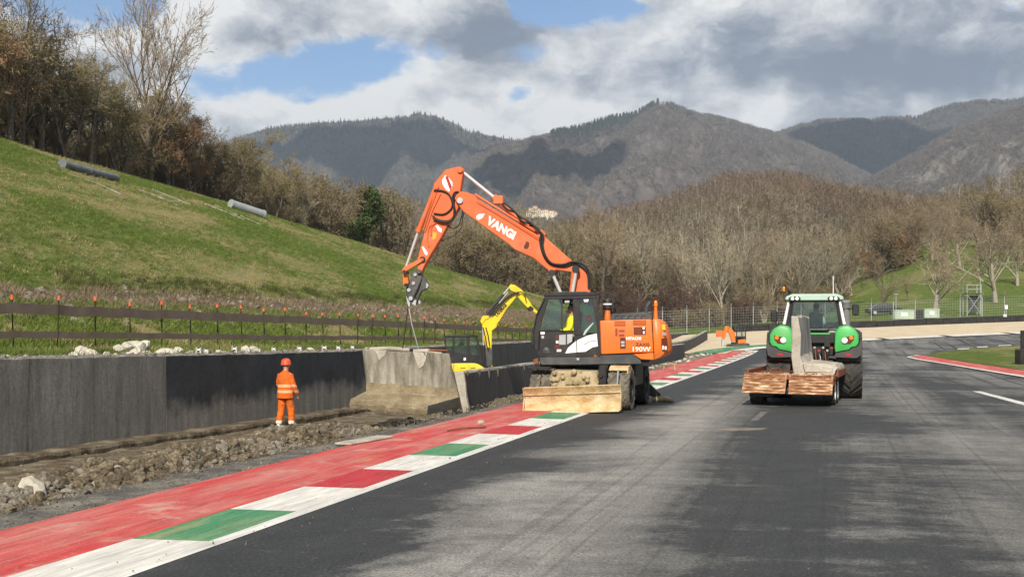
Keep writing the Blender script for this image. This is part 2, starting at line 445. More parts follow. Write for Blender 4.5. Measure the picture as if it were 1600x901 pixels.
def paint_material(name, c, dusty=(0.30, 0.25, 0.19), worn=0.5, under=(0.06, 0.06, 0.06)):
    """road paint: scuffed along the track, dusty, grainy"""
    m = bpy.data.materials.new(name); m.use_nodes = True
    t = NT(m.node_tree); t.nt.nodes.clear()
    pos = t.n('ShaderNodeNewGeometry').outputs['Position']
    mp = t.n('ShaderNodeMapping', vector_type='TEXTURE'); t.l(pos, mp.inputs[0]); mp.inputs['Rotation'].default_value = (0, 0, -math.atan(K0))
    q = t.n('ShaderNodeMapping'); t.l(mp.outputs[0], q.inputs[0]); q.inputs['Scale'].default_value = (1.6, 0.22, 1)
    a = t.noise(q.outputs[0], 1.3, 7, 0.68, 0.3)
    b_ = t.noise(pos, 22.0, 4, 0.75)
    d_ = t.noise(pos, 0.9, 6, 0.7)
    cc = t.mix(t.rng(a, 0.40, 0.66, 0.0, worn), c, tuple(min(1, x * 0.62 + y * 0.38) for x, y in zip(c, dusty)))
    q2 = t.n('ShaderNodeMapping'); t.l(mp.outputs[0], q2.inputs[0]); q2.inputs['Scale'].default_value = (9.0, 0.55, 1)
    cc = t.mix(1.0, cc, t.rng(t.noise(q2.outputs[0], 1.5, 6, 0.72), 0.3, 0.7, 0.62, 1.30), 'MULTIPLY')
    q3 = t.n('ShaderNodeMapping'); t.l(mp.outputs[0], q3.inputs[0]); q3.inputs['Scale'].default_value = (2.2, 0.35, 1)
    cc = t.mix(t.rng(t.noise(q3.outputs[0], 1.1, 7, 0.7, 0.4), 0.60, 0.74, 0.0, worn * 0.75), cc, (0.40, 0.29, 0.13))
    cc = t.mix(t.rng(d_, 0.56, 0.72, 0.0, worn * 0.9), cc, dusty)
    cc = t.mix(t.rng(b_, 0.60, 0.72, 0.0, 0.55), cc, under)
    cc = t.mix(t.rng(t.noise(pos, 34.0, 3, 0.75), 0.62, 0.70, 0.0, 0.8), cc, (0.55, 0.5, 0.42))
    p = t.n('ShaderNodeBsdfPrincipled'); t.l(cc, p.inputs['Base Color']); p.inputs['Roughness'].default_value = 0.72; p.inputs['Specular IOR Level'].default_value = 0.3
    b = t.n('ShaderNodeBump'); b.inputs['Strength'].default_value = 0.6; b.inputs['Distance'].default_value = 0.01
    t.l(b_, b.inputs['Height']); t.l(b.outputs[0], p.inputs['Normal'])
    o = t.n('ShaderNodeOutputMaterial'); t.l(p.outputs[0], o.inputs[0])
    return m
def grass_material(name, straw=0.6, dirt=False):
    m = bpy.data.materials.new(name); m.use_nodes = True
    t = NT(m.node_tree); t.nt.nodes.clear()
    pos = t.n('ShaderNodeNewGeometry').outputs['Position']
    mp = t.n('ShaderNodeMapping', vector_type='TEXTURE'); t.l(pos, mp.inputs[0]); mp.inputs['Rotation'].default_value = (0, 0, -math.atan(K0))
    q = t.n('ShaderNodeMapping'); t.l(mp.outputs[0], q.inputs[0]); q.inputs['Scale'].default_value = (1.0, 0.35, 1)
    a = t.noise(q.outputs[0], 0.16, 7, 0.66, 0.5); b_ = t.noise(pos, 1.6, 6, 0.7); f_ = t.noise(pos, 9.0, 4, 0.75)
    c = t.ramp(b_, [(0.3, (0.050, 0.078, 0.016)), (0.5, (0.098, 0.140, 0.028)), (0.7, (0.155, 0.180, 0.050))])
    c = t.mix(t.rng(a, 0.50, 0.64, 0.0, straw), c, (0.30, 0.25, 0.125))
    c = t.mix(t.rng(t.noise(pos, 0.55, 6, 0.7), 0.6, 0.72, 0.0, 0.5), c, (0.14, 0.115, 0.06))
    c = t.mix(1.0, c, t.rng(f_, 0.3, 0.7, 0.45, 1.55), 'MULTIPLY')
    if dirt:
        sx = t.n('ShaderNodeSeparateXYZ'); t.l(mp.outputs[0], sx.inputs[0])
        # the strip of scraped earth and brush at the foot of the bank (metres across the track)
        ux = t.math('ADD', sx.outputs[0], t.math('MULTIPLY', t.math('SUBTRACT', b_, 0.5), 3.0))
        c0 = K1 * math.cos(math.atan(K0))
        s1 = math.cos(math.atan(K0))
        e = t.math('MULTIPLY', t.rng(ux, c0 - 25.2 * s1, c0 - 24.2 * s1), t.rng(ux, c0 - 22.4 * s1, c0 - 21.4 * s1, 1.0, 0.0))
        soil = t.ramp(f_, [(0.3, (0.05, 0.035, 0.022)), (0.55, (0.12, 0.09, 0.06)), (0.75, (0.24, 0.20, 0.14))])
        c = t.mix(t.math('MULTIPLY', e, 0.9), c, soil)
        e2 = t.math('MULTIPLY', t.rng(ux, c0 - 13.5 * s1, c0 - 12.0 * s1), 0.75)
        c = t.mix(e2, c, soil)
    p = t.n('ShaderNodeBsdfPrincipled'); t.l(c, p.inputs['Base Color']); p.inputs['Roughness'].default_value = 0.95; p.inputs['Specular IOR Level'].default_value = 0.1
    b = t.n('ShaderNodeBump'); b.inputs['Strength'].default_value = 1.0; b.inputs['Distance'].default_value = 0.12
    t.l(t.math('ADD', f_, b_), b.inputs['Height']); t.l(b.outputs[0], p.inputs['Normal'])
    o = t.n('ShaderNodeOutputMaterial'); t.l(p.outputs[0], o.inputs[0])
    return m
M_ROAD = road_material()
M_RED = paint_material("red_kerb_paint", (0.46, 0.042, 0.042), dusty=(0.48, 0.32, 0.26), worn=1.15)
M_RED2 = paint_material("deep_red_kerb_paint", (0.42, 0.018, 0.028), dusty=(0.22, 0.10, 0.09), worn=0.6)
M_WHITE = paint_material("white_kerb_paint", (0.62, 0.605, 0.57), dusty=(0.36, 0.33, 0.28), worn=0.75, under=(0.16, 0.15, 0.14))
M_GREEN = paint_material("green_kerb_paint", (0.022, 0.20, 0.09), dusty=(0.34, 0.30, 0.17), worn=0.9)
M_LINE = paint_material("line_paint", (0.60, 0.59, 0.56), dusty=(0.28, 0.265, 0.24), worn=0.55, under=(0.10, 0.10, 0.10))
M_THIN = paint_material("faded_line_paint", (0.11, 0.11, 0.107), dusty=(.08, .08, .078), worn=0.8)
M_BANK = grass_material("bank_grass", 0.75, True)
M_MEADOW = grass_material("meadow_grass", 0.35)
M_INFIELD = grass_material("infield_grass", 0.8)
M_SOIL = mat("dug_soil", [(0.055, 0.042, 0.028), (0.125, 0.10, 0.068), (0.24, 0.21, 0.155)], 2.2, 0.97, 1.0, 9.0, coords='Position', fine=0.4, fscale=26, spec=0.1)
M_GRAVEL = mat("gravel_bed", [(0.44, 0.36, 0.25), (0.56, 0.475, 0.345)], 0.6, 0.95, 0.6, 12, coords='Position', fine=0.18, fscale=8, spec=0.1)
M_APRON = mat("grey_apron", [(0.05, 0.05, 0.048), (0.095, 0.09, 0.082), (0.19, 0.175, 0.145)], 1.6, 0.95, 0.9, 14, coords='Position', fine=0.5, fscale=24, grunge=(0.26, 0.23, 0.18), gscale=1.0, gamt=0.7)

# ------------------------------------------------------------------ ground sheets
def axis(parts): return np.concatenate([np.linspace(a, b, n, endpoint=False) for a, b, n in parts] + [[parts[-1][1]]])
gx = axis([(-6000, -400, 28), (-400, 600, 110), (600, 6000, 26)]); gy = axis([(-400, 110, 12), (110, 170, 24), (170, 520, 60), (520, 1200, 34), (1200, 9000, 30)])
GX, GY = np.meshgrid(gx, gy)
def BASE(X, Y):
    return T0(X, Y) + MEADOW(X, Y) - 2.2 * (1 - sstep(126, 134, Y)) - 3.0 * sstep(14, 22, -U(X, Y)) * (1 - sstep(300, 380, Y)) + 0.5 * fbm(X * 0.02, Y * 0.02, 3, 5) * sstep(140, 200, Y)
ground = tag(grid_mesh("ground", GX, GY, BASE(GX, GY), M_MEADOW), kind='structure')

YO = np.array([[8, 94], [14, 98], [18.2, 100.0], [20.8, 103.6], [25, 106.4], [29.7, 108.9], [37, 111], [45, 112.6], [70, 115.5], [140, 120]])
def yout(X): return np.interp(X, YO[:, 0], YO[:, 1])
ax = axis([(-14, 60, 110), (60, 140, 30)])
top = np.minimum((ax - K1) / K0, yout(ax))
tt = np.linspace(0, 1, 90) ** 0.8
AX = np.repeat(ax[None, :], len(tt), 0); AY = -24 + (top[None, :] + 24) * tt[:, None]
road = tag(grid_mesh("road", AX, AY, T0(AX, AY), M_ROAD), kind='structure')
# left kerb: red band, then blocks of white, green, white, red beside the road, then a thin white edge line
ys = np.arange(10.6 - 2.05 * 8, 100, 2.05)
def strip(u0, u1, y0, y1, n=2, dz=0.02):
    """sheet between two offsets from the road edge"""
    y = np.linspace(y0, y1, n); X = np.stack([XU(u0, y), XU(u1, y)], 0); Y = np.stack([y - K0 * u0 * 0, y], 0)
    return X, Y, T0(X, Y) + dz
kv, kf, km = [], [], []
def add_strip(u0, u1, y0, y1, mi, n=3, dz=0.02, dz2=None):
    X, Y, Z = strip(u0, u1, y0, y1, n, dz)
    if dz2 is not None: Z[1] += dz2 - dz
    b = sum(len(x) for x in kv); kv.append(np.stack([X, Y, Z], -1).reshape(-1, 3)); f = grid_faces(2, n) + b; kf.append(f); km.extend([mi] * len(f))
UB, UM = -2.55, -0.86
for i, y in enumerate(ys):
    y1 = min(y + 2.05, 98.5)
    ub = UB
    c = [1, 2, 1, 4][i % 4]
    add_strip(UM, -0.10, y, y1, c, 4, 0.045, 0.02)
    add_strip(ub, UM, y, y1, 0, 4, 0.03, 0.045)
    add_strip(-0.10, 0.05, y, y1, 5 if i % 1 else 3, 4, 0.02, 0.006)
kerb = np_mesh("kerb", np.concatenate(kv), np.concatenate(kf), [M_RED, M_WHITE, M_GREEN, M_LINE, M_RED2])
kerb.data.polygons.foreach_set('material_index', km); tag(kerb, kind='structure')
ya = np.linspace(-10, 99, 120)
rag = 0.16 * fbm(ya * 0.9, ya * 0 + 3.3, 4, 77)
wid = np.interp(ya, [0, 15, 24, 30, 99], [0.95, 0.9, 0.55, 0.4, 0.3])
XA = np.stack([XU(UB - wid + rag, ya), XU(UB + 0.02, ya)], 0); YA = np.stack([ya, ya], 0)
tag(grid_mesh("apron", XA, YA, T0(XA, YA) + 0.012, M_APRON), kind='structure')
uu = axis([(-10.4, -6.2, 30), (-6.2, -3.2, 60), (-3.2, -2.4, 10)]); yy = axis([(2, 12, 30), (12, 42, 330), (42, 104, 130)])
UU, YY = np.meshgrid(uu, yy); XX = XU(UU, YY)
tag(grid_mesh("dug_earth", XX, YY, TRENCH(XX, YY), M_SOIL), kind='structure')
# grass bank
uh = axis([(-230, -66, 40), (-66, -26, 70), (-26, -9.75, 60)]); yh = axis([(-40, 24, 24), (24, 130, 190), (130, 330, 110)])
UH, YH = np.meshgrid(uh, yh); XH = XU(UH, YH)
tag(grid_mesh("grass_bank", XH, YH, HILL(XH, YH), M_BANK), kind='structure')
# gravel trap
bar = [on(T0, *p) for p in ((1050, 523), (1110, 520), (1180, 517.5), (1260, 515), (1345, 512.5), (1450, 508), (1600, 502.5))]
BARX = np.array([XU(-9.6, 128)] + [p.x for p in bar[2:]] + [140]); BARY = np.array([128.0] + [p.y for p in bar[2:]] + [146.0])
def ybar(X): return np.interp(X, BARX, BARY)
xg = axis([(14, 60, 60), (60, 140, 30)])
def y_in(X): return np.where(X < 18.5, np.maximum(97.0, (X - XU(-2.3, 0)) / K0 - 0.0), yout(X) + 1.3)
XG = np.repeat(np.linspace(0, 1, 70)[None, :], 20, 0)
lo_x, hi_x = 9.0, 140.0
xg = axis([(lo_x, 60, 70), (60, hi_x, 30)])
lo = np.where(xg < 18.2, 93.5 + 0.25 * fbm(xg, xg * 0, 3, 4), yout(xg) + 2.6); hi_ = ybar(xg) + 0.8
XG = np.repeat(xg[None, :], 24, 0); YG = lo + (hi_ - lo) * np.linspace(0, 1, 24)[:, None]
XG = XG + np.where(YG > 0, np.clip(XU(-9.3, YG) - XG, 0, 40) * 0, 0)
tag(grid_mesh("gravel_trap", XG, YG, T0(XG, YG) + 0.035, M_GRAVEL), kind='structure')
# outer kerb of the bend: long white dashes on dark asphalt
M_DARK = mat("dark_asphalt", [(0.03, 0.03, 0.031), (0.05, 0.05, 0.05)], 1.5, 0.9, coords='Position', fine=.3)
ov, of_, om = [], [], []
xk = np.linspace(20.4, 120, 150)
for i in range(len(xk) - 1):
    a, b = xk[i], xk[i + 1]
    X = np.array([[a, b], [a, b]]); Y = np.array([[yout(a), yout(b)], [yout(a) + 2.6, yout(b) + 2.6]])
    base = sum(len(x) for x in ov); ov.append(np.stack([X, Y, T0(X, Y) + 0.05], -1).reshape(-1, 3)); of_.append(grid_faces(2, 2) + base)
    om.append(1 if (i % 9) < 8 and i > 10 else 0)
ok = np_mesh("outer_kerb", np.concatenate(ov), np.concatenate(of_), [M_DARK, M_WHITE]); ok.data.polygons.foreach_set('material_index', om); tag(ok, kind='structure')
def sheet(name, pix, m, dz, kind='structure', fn=T0, sub=0):
    pts = [on(fn, *p) for p in pix]
    me = bpy.data.meshes.new(name); me.from_pydata([(p.x, p.y, p.z + dz) for p in pts], [], [tuple(range(len(pts)))])
    bm = bmesh.new(); bm.from_mesh(me); bmesh.ops.triangulate(bm, faces=bm.faces)
    if sub: bmesh.ops.subdivide_edges(bm, edges=bm.edges, cuts=sub, use_grid_fill=True)
    bmesh.ops.recalc_face_normals(bm, faces=bm.faces)
    if bm.faces and sum(f.normal.z for f in bm.faces) < 0: bmesh.ops.reverse_faces(bm, faces=bm.faces)
    for v in bm.verts: v.co.z = hz(fn, v.co.x, v.co.y) + dz
    bm.to_mesh(me); bm.free()
    return tag(link_mesh(name, me, m), kind=kind)
sheet("green_runoff", [(1078, 552), (1100, 548.0), (1135, 543.6), (1175, 540.3), (1215, 537.6), (1215, 540.0), (1178, 543.2), (1142, 548.0), (1112, 553)], M_GREEN, 0.06)
sheet("runoff_line", [(1142, 548.2), (1178, 543.4), (1220, 540.2), (1220, 542.6), (1190, 545.5), (1168, 548.4)], M_LINE, 0.065)
# inner kerb of the right-hand bend and the grass inside it
sheet("infield_grass", [(1447, 556.5), (1458, 553), (1482, 549.2), (1520, 545.6), (1560, 543), (1605, 540.2), (1680, 536.5), (1750, 540), (1750, 590), (1680, 588.5), (1600, 580), (1540, 571), (1500, 565), (1465, 559.5)], M_INFIELD, 0.06, sub=2)
sheet("inner_kerb", [(1424, 558.5), (1438, 555.2), (1447, 556.5), (1465, 559.5), (1500, 565), (1540, 571), (1600, 580), (1680, 588.5), (1680, 602), (1600, 588.2), (1540, 578.5), (1500, 572), (1460, 565.5), (1436, 561.5)], M_RED, 0.04, sub=1)
sheet("kerb_line", [(1420, 558.0), (1424, 558.5), (1436, 561.5), (1460, 565.5), (1500, 572), (1540, 578.5), (1600, 588.2), (1680, 602), (1680, 604.4), (1600, 590.6), (1540, 580.3), (1500, 573.5), (1460, 566.7), (1434, 562.6), (1416, 558.4), (1432, 555), (1438, 555.2)], M_LINE, 0.043)
for x0, x1, y0, y1 in ((1496, 1514, 547.6, 547.0), (1527, 1543, 544.6, 543.9), (1560, 1580, 542.2, 541.4)):
    sheet("kerb_dash", [(x0, y0), (x1, y1), (x1, y1 - 1.2), (x0, y0 - 1.2)], M_LINE, 0.09)
sheet("edge_line", [(1520, 611.3), (1532, 611.3), (1600, 628.4), (1680, 648.5), (1680, 654.5), (1600, 633.2)], M_LINE, 0.006)
sheet("cross_line", [(1340, 611.5), (1575, 610.6), (1575, 611.6), (1340, 612.6)], M_THIN, 0.004)
sheet("paint_patch", [(1172, 657), (1189, 643), (1200, 643), (1184, 657)], M_THIN, 0.004)
sheet("dust_patch", [(1104, 672), (1130, 669), (1200, 668.5), (1190, 671.5), (1150, 672.5)], mat("pale_dust", [(0.12, 0.11, 0.09), (0.24, 0.215, 0.165)], 3, 0.95, coords='Position', fine=.4), 0.004)
# ------------------------------------------------------------------ hills and mountains
def forest_floor(name, cols, scale, **k): return mat(name, cols, scale, 0.97, coords='Position', spec=0.05, **k)
M_FAR = forest_floor("far_wooded_slope", [(0.075, 0.063, 0.056), (0.098, 0.084, 0.076), (0.122, 0.107, 0.097)], 0.016, detail=10, fine=0.35, fscale=0.09)
M_ROCKY = forest_floor("pale_wooded_slope", [(0.095, 0.085, 0.073), (0.135, 0.122, 0.106), (0.20, 0.183, 0.16)], 0.022, detail=12, fine=0.45, fscale=0.12)
M_PINE = forest_floor("conifer_slope", [(0.030, 0.036, 0.030), (0.060, 0.060, 0.050), (0.10, 0.09, 0.078)], 0.008, detail=10, fine=0.35, fscale=0.09)
M_MID = forest_floor("brown_wood_floor", [(0.07, 0.052, 0.034), (0.115, 0.09, 0.06), (0.155, 0.125, 0.08)], 0.06, detail=8, fine=0.3, fscale=0.6)
RIDGES = {}
def ridge(key, name, D, Df, Db, pts, m, base=0.0, p=1.25, amp=0.10, seed=1, nc=220, nr=70, freq=None, lift=0.0, px0=None, px1=None, slope_back=0.5, trees=0.0):
    """a hill range whose skyline, seen from the track, passes through pts; D metres to the crest, Df to its foot"""
    pts = sorted(pts); PX = np.array([a for a, _ in pts], float); CZ = np.array([CAM_H + (HY - b) / FOC * D - trees for _, b in pts])
    x0 = px0 if px0 is not None else PX[0]; x1 = px1 if px1 is not None else PX[-1]
    fr = freq or 5.0 / D * 3
    def Zf(px, r):
        c = np.interp(px, PX, CZ)
        X = (px - CX) / FOC * r
        t = (r - Df) / (D - Df)
        tt = np.clip(t, 0, 1)
        rid = 1 - 2 * np.abs(fbm(X * fr, r * fr * 0.35, 5, seed, 0.55))
        fine = fbm(X * fr * 5, r * fr * 4, 4, seed + 5)
        env = np.clip(tt * (1 - tt) * 4, 0, 1)
        z = base + (c - base) * (tt ** p + amp * env * (rid - 0.5) * 1.3 + amp * 0.25 * fine * np.clip(tt * 4, 0, 1) * np.clip((1.02 - tt) * 6, .12, 1))
        back = np.clip((r - D) / (Db - D), 0, 1)
        return z - (c - base) * slope_back * back - 3 * (tt <= 0)
    RIDGES[key] = dict(Z=Zf, D=D, Df=Df, Db=Db, px=(x0, x1))
    r = np.concatenate([np.linspace(Df, D, nr), np.linspace(D, Db, 8)[1:]]); px = np.linspace(x0, x1, nc)
    P, R = np.meshgrid(px, r)
    o = grid_mesh(name, (P - CX) / FOC * R, R, Zf(P, R), m)
    return tag(o, kind='structure')
ridge("peak_west", "mountain", 4600, 2300, 5600, [(-1500, 250), (-400, 200), (100, 245), (300, 235), (365, 218), (400, 208), (440, 199), (470, 194), (520, 194), (560, 191), (610, 186), (650, 180.5), (680, 183), (700, 190), (730, 207), (760, 213), (800, 221), (900, 235), (1100, 260), (1500, 280)], M_PINE, 0, 1.15, 0.20, 3, nc=330, trees=8)
ridge("peak_centre", "mountain", 3500, 1500, 4300, [(480, 420), (560, 355), (620, 320), (680, 280), (740, 246), (780, 228), (830, 214.5), (880, 206), (920, 198), (950, 190), (1000, 176), (1025, 166), (1040, 163), (1050, 162.5), (1075, 171), (1100, 178.5), (1150, 190), (1180, 199), (1210, 208), (1260, 226), (1320, 254), (1380, 285), (1450, 320), (1600, 380)], M_FAR, 0, 1.2, 0.21, 12, nc=330, trees=8)
ridge("peak_east", "mountain", 4300, 2500, 5300, [(900, 260), (1100, 230), (1215, 207), (1240, 198), (1270, 189), (1290, 186.5), (1330, 186), (1380, 184), (1430, 183.5), (1445, 178), (1480, 166), (1520, 159), (1552, 156), (1570, 159), (1600, 151), (1700, 130), (2000, 140), (3100, 200)], M_PINE, 0, 1.15, 0.15, 31, nc=300, trees=8)
ridge("peak_pale", "mountain", 2700, 1300, 3500, [(1200, 420), (1280, 340), (1330, 295), (1350, 283), (1390, 262), (1430, 238), (1470, 214), (1520, 190), (1560, 176), (1600, 164), (1750, 130), (2200, 160), (3100, 220)], M_ROCKY, 0, 1.1, 0.16, 44, nc=260, trees=8)
ridge("ridge_low", "wooded_hill", 1500, 620, 2000, [(-900, 320), (0, 280), (340, 250), (420, 258), (480, 276), (540, 290), (600, 300), (660, 312), (720, 322), (805, 336), (822, 323), (872, 325), (890, 337), (920, 338), (1000, 330), (1100, 330), (1250, 350)], M_MID, 0, 1.1, 0.12, 55, nc=240, trees=10)
ridge("ridge_mid", "wooded_hill", 820, 300, 1100, [(640, 470), (760, 415), (860, 355), (920, 336), (1000, 318), (1050, 300), (1080, 288), (1120, 275), (1150, 268), (1200, 263), (1240, 266), (1280, 274), (1330, 286), (1400, 296), (1460, 303), (1560, 315), (1750, 340)], M_MID, 0, 1.0, 0.10, 66, nc=240, trees=10)
ridge("ridge_near", "wooded_hill", 520, 250, 700, [(1240, 452), (1300, 400), (1360, 352), (1420, 318), (1470, 300), (1520, 287), (1560, 279), (1600, 270), (1800, 240), (2300, 250), (3100, 300)], M_MID, 0, 0.95, 0.07, 71, nc=200, trees=8)

# ------------------------------------------------------------------ tree shapes
M_BARK = mat("grey_bark", [(0.075, 0.060, 0.045), (0.16, 0.135, 0.105)], 5, 0.95, 0.5, 20, spec=0.1)
M_PALE = mat("pale_bark", [(0.20, 0.175, 0.135), (0.36, 0.325, 0.26)], 5, 0.95, 0.4, 20, spec=0.1)
M_TWIG = mat("brown_twigs", [(0.17, 0.132, 0.088), (0.27, 0.215, 0.15)], 0.8, 0.95, rnd=0.25, spec=0.05)
M_TWIG_OLIVE = mat("olive_twigs", [(0.18, 0.15, 0.08), (0.30, 0.255, 0.145)], 0.8, 0.95, rnd=0.2, spec=0.05)
M_TWIG_PALE = mat("pale_twigs", [(0.19, 0.165, 0.115), (0.30, 0.265, 0.195)], 0.8, 0.95, rnd=0.2, spec=0.05)
M_TWIG_RED = mat("red_brown_twigs", [(0.075, 0.048, 0.040), (0.115, 0.078, 0.062)], 0.8, 0.95, rnd=0.2, spec=0.05)
M_LEAF_DRY = mat("dry_oak_leaves", [(0.19, 0.11, 0.06), (0.30, 0.18, 0.10)], 1.5, 0.9, rnd=0.2, spec=0.1, translucent=0.25)
M_LEAF_OLIVE = mat("olive_leaves", [(0.17, 0.145, 0.06), (0.28, 0.24, 0.11)], 1.5, 0.9, rnd=0.2, spec=0.1, translucent=0.25)
M_LEAF_RUST = mat("rust_leaves", [(0.30, 0.11, 0.045), (0.42, 0.18, 0.085)], 1.5, 0.9, rnd=0.15, spec=0.1, translucent=0.25)
M_LEAF_IVY = mat("ivy_leaves", [(0.030, 0.050, 0.014), (0.075, 0.105, 0.03)], 1.5, 0.75, rnd=0.2, translucent=0.15)
def rv(rg): 
    v = Vector((rg.gauss(0, 1), rg.gauss(0, 1), rg.gauss(0, 1))); return v.normalized()
def tree_parts(seed, H, r0, clear=0.2, levels=4, spread=0.8, nchild=(7, 6, 5, 5), upward=0.35, twig=0.018, leaf=None, leafn=0, leafsize=0.09, limbs=1, gnarl=0.18, droop=0.0, lenf=(0.62, 0.55, 0.55, 0.55), sides=(7, 5, 4, 3)):
    """a branching tree: returns (trunk and limbs MB, twig verts/faces, leaf verts/faces)"""
    rg = random.Random(seed); wood = MB(); tv, tf, lv, lf = [], [], [], []
    def sliver(p, d, L, wd):
        s = d.cross(rv(rg)); 
        if s.length < 1e-4: s = d.orthogonal()
        s.normalize(); b = len(tv); m = p + d * (L * 0.55) + rv(rg) * L * 0.07
        tv.extend((p - s * wd, p + s * wd, m + s * wd * 0.6, p + d * L, m - s * wd * 0.6)); tf.append((b, b + 1, b + 2)); tf.append((b, b + 2, b + 4)); tf.append((b + 4, b + 2, b + 3))
    def leaves(p, d, n):
        for _ in range(n):
            q = p + rv(rg) * leafsize * 2.2 + d * rg.uniform(0, leafsize * 3); a = rv(rg) * leafsize * rg.uniform(.6, 1.3); c = a.cross(rv(rg)).normalized() * leafsize * 0.6
            b = len(lv); lv.extend((q - a, q + c, q + a, q - c)); lf.append((b, b + 1, b + 2)); lf.append((b, b + 2, b + 3))
    def grow(p, d, L, r, lev):
        last = lev >= levels
        if last:
            sliver(p, d, L, max(twig, r))
            for _ in range(2):
                k = rg.uniform(0.25, 0.8); sliver(p + d * L * k, (d + rv(rg) * 0.7).normalized(), L * rg.uniform(.35, .6), twig * 0.75)
            if leafn: leaves(p + d * L * rg.uniform(.3, 1), d, leafn)
            return
        n = (6, 5, 4, 3)[min(lev, 3)]
        path, rad, dirs = [p], [r], [d]
        q, dd = p, d
        for i in range(n):
            dd = (dd + rv(rg) * gnarl * (0.5 if lev == 0 else 1) + Vector((0, 0, upward * 0.25 - droop * lev * .1))).normalized()
            q = q + dd * (L / n); path.append(q); rad.append(r * (1 - 0.78 * (i + 1) / n)); dirs.append(dd)
        if lev < 3: wood.tube(path, rad, sides[min(lev, 3)], caps=False)
        else:
            for i in range(n): sliver(path[i], (path[i + 1] - path[i]).normalized(), (path[i + 1] - path[i]).length * 1.15, max(twig, rad[i]))
        k = nchild[min(lev, 3)]
        for j in range(k):
            f = (clear + (1 - clear) * (j + rg.random()) / k) if lev == 0 else (0.18 + 0.82 * (j + rg.random()) / k)
            f = min(f, 0.995); i = min(int(f * n), n - 1); fr = f * n - i
            b = path[i].lerp(path[i + 1], fr); rr = rad[i] * (1 - fr) + rad[i + 1] * fr
            ax_ = dirs[i]; s = ax_.cross(rv(rg)); s = s.normalized() if s.length > 1e-3 else ax_.orthogonal()
            sp = spread * rg.uniform(0.7, 1.25)
            nd = (ax_ * math.cos(sp) + s * math.sin(sp) + Vector((0, 0, upward * 0.6 - droop))).normalized()
            LL = L * lenf[min(lev, 3)] * rg.uniform(0.7, 1.2) * (1.15 - 0.45 * f if lev == 0 else 1.1 - 0.4 * f)
            grow(b, nd, LL, max(rr * 0.62, 0.012), lev + 1)
        if lev > 0: grow(path[-1], dirs[-1], L * 0.4, rad[-1], levels)
    for i in range(limbs):
        d = Vector((0, 0, 1)) if limbs == 1 else (Vector((math.cos(6.28 * i / limbs + seed), math.sin(6.28 * i / limbs + seed), 0)) * rg.uniform(.25, .6) + Vector((0, 0, 1))).normalized()
        grow(Vector((0, 0, -0.3)), d, H * (0.75 if limbs == 1 else 0.7), r0 if limbs == 1 else r0 * 0.6, 0)
    return wood, (tv, tf), (lv, lf)
PROTO = {}
def proto_tree(key, mw, mt, ml=None, **k):
    wood, (tv, tf), (lv, lf) = tree_parts(**k)
    me_w = bpy.data.meshes.new("trunk"); me_w.from_pydata([tuple(v) for v in wood.v], [], wood.f); me_w.materials.append(mw)
    me_w.polygons.foreach_set('use_smooth', [True] * len(me_w.polygons))
    me_c = bpy.data.meshes.new("crown"); n = len(tv)
    me_c.from_pydata([tuple(v) for v in tv + lv], [], tf + [tuple(i + n for i in f) for f in lf])
    me_c.materials.append(mt); me_c.materials.append(ml or mt)
    me_c.polygons.foreach_set('material_index', [0] * len(tf) + [1] * len(lf))
    PROTO[key] = (me_w, me_c)
def plant(key, name, x, y, z, s, rz, label, cat, group=None, sz=1.0):
    o = thing(name, (x, y, z), label, cat, group, rz); o.scale = (s, s, s * sz)
    for nm, me in zip(("trunk", "crown"), PROTO[key]): link_mesh(nm, me, None, o)
    return o
proto_tree('big', M_BARK, M_TWIG, seed=5, H=15, r0=0.34, clear=0.16, levels=4, spread=0.70, nchild=(11, 7, 6, 5), upward=0.34, twig=0.026, lenf=(0.85, .52, .5, .5), gnarl=.13)
proto_tree('bare', M_BARK, M_TWIG, seed=11, H=10, r0=0.2, clear=0.22, levels=4, spread=0.75, nchild=(9, 6, 6, 5), upward=0.3, twig=0.015)
proto_tree('bare2', M_BARK, M_TWIG, seed=19, H=9, r0=0.2, clear=0.12, levels=4, spread=0.85, nchild=(8, 7, 6, 5), upward=0.22, twig=0.015, limbs=1)
proto_tree('olive', M_BARK, M_TWIG_OLIVE, M_LEAF_OLIVE, seed=23, H=8, r0=0.24, clear=0.3, levels=4, spread=0.95, nchild=(9, 6, 6, 5), upward=0.12, twig=0.016, leafn=1, leafsize=0.045)
proto_tree('olive2', M_BARK, M_TWIG_OLIVE, M_LEAF_OLIVE, seed=29, H=8, r0=0.26, clear=0.26, levels=4, spread=0.9, nchild=(7, 6, 6, 5), upward=0.15, twig=0.016, leafn=1, leafsize=0.042, limbs=2)
proto_tree('oak', M_BARK, M_TWIG, M_LEAF_DRY, seed=31, H=7.5, r0=0.2, clear=0.1, levels=4, spread=0.9, nchild=(9, 6, 5, 4), upward=0.12, twig=0.016, leafn=5, leafsize=0.07)
proto_tree('pale', M_PALE, M_TWIG_PALE, seed=37, H=10, r0=0.22, clear=0.18, levels=4, spread=0.7, nchild=(8, 6, 5, 4), upward=0.3, twig=0.020, gnarl=0.26)
proto_tree('pale2', M_PALE, M_TWIG_PALE, seed=41, H=10, r0=0.2, clear=0.1, levels=4, spread=0.6, nchild=(7, 5, 5, 4), upward=0.4, twig=0.020, limbs=3, gnarl=0.22)
proto_tree('shrub', M_BARK, M_TWIG_RED, seed=43, H=5, r0=0.12, clear=0.03, levels=4, spread=0.85, nchild=(7, 6, 5, 4), upward=0.15, twig=0.016, limbs=4)
proto_tree('bush', M_BARK, M_TWIG, M_LEAF_OLIVE, seed=47, H=4.5, r0=0.12, clear=0.03, levels=4, spread=0.9, nchild=(7, 6, 5, 4), upward=0.12, twig=0.015, limbs=3, leafn=1, leafsize=0.042)
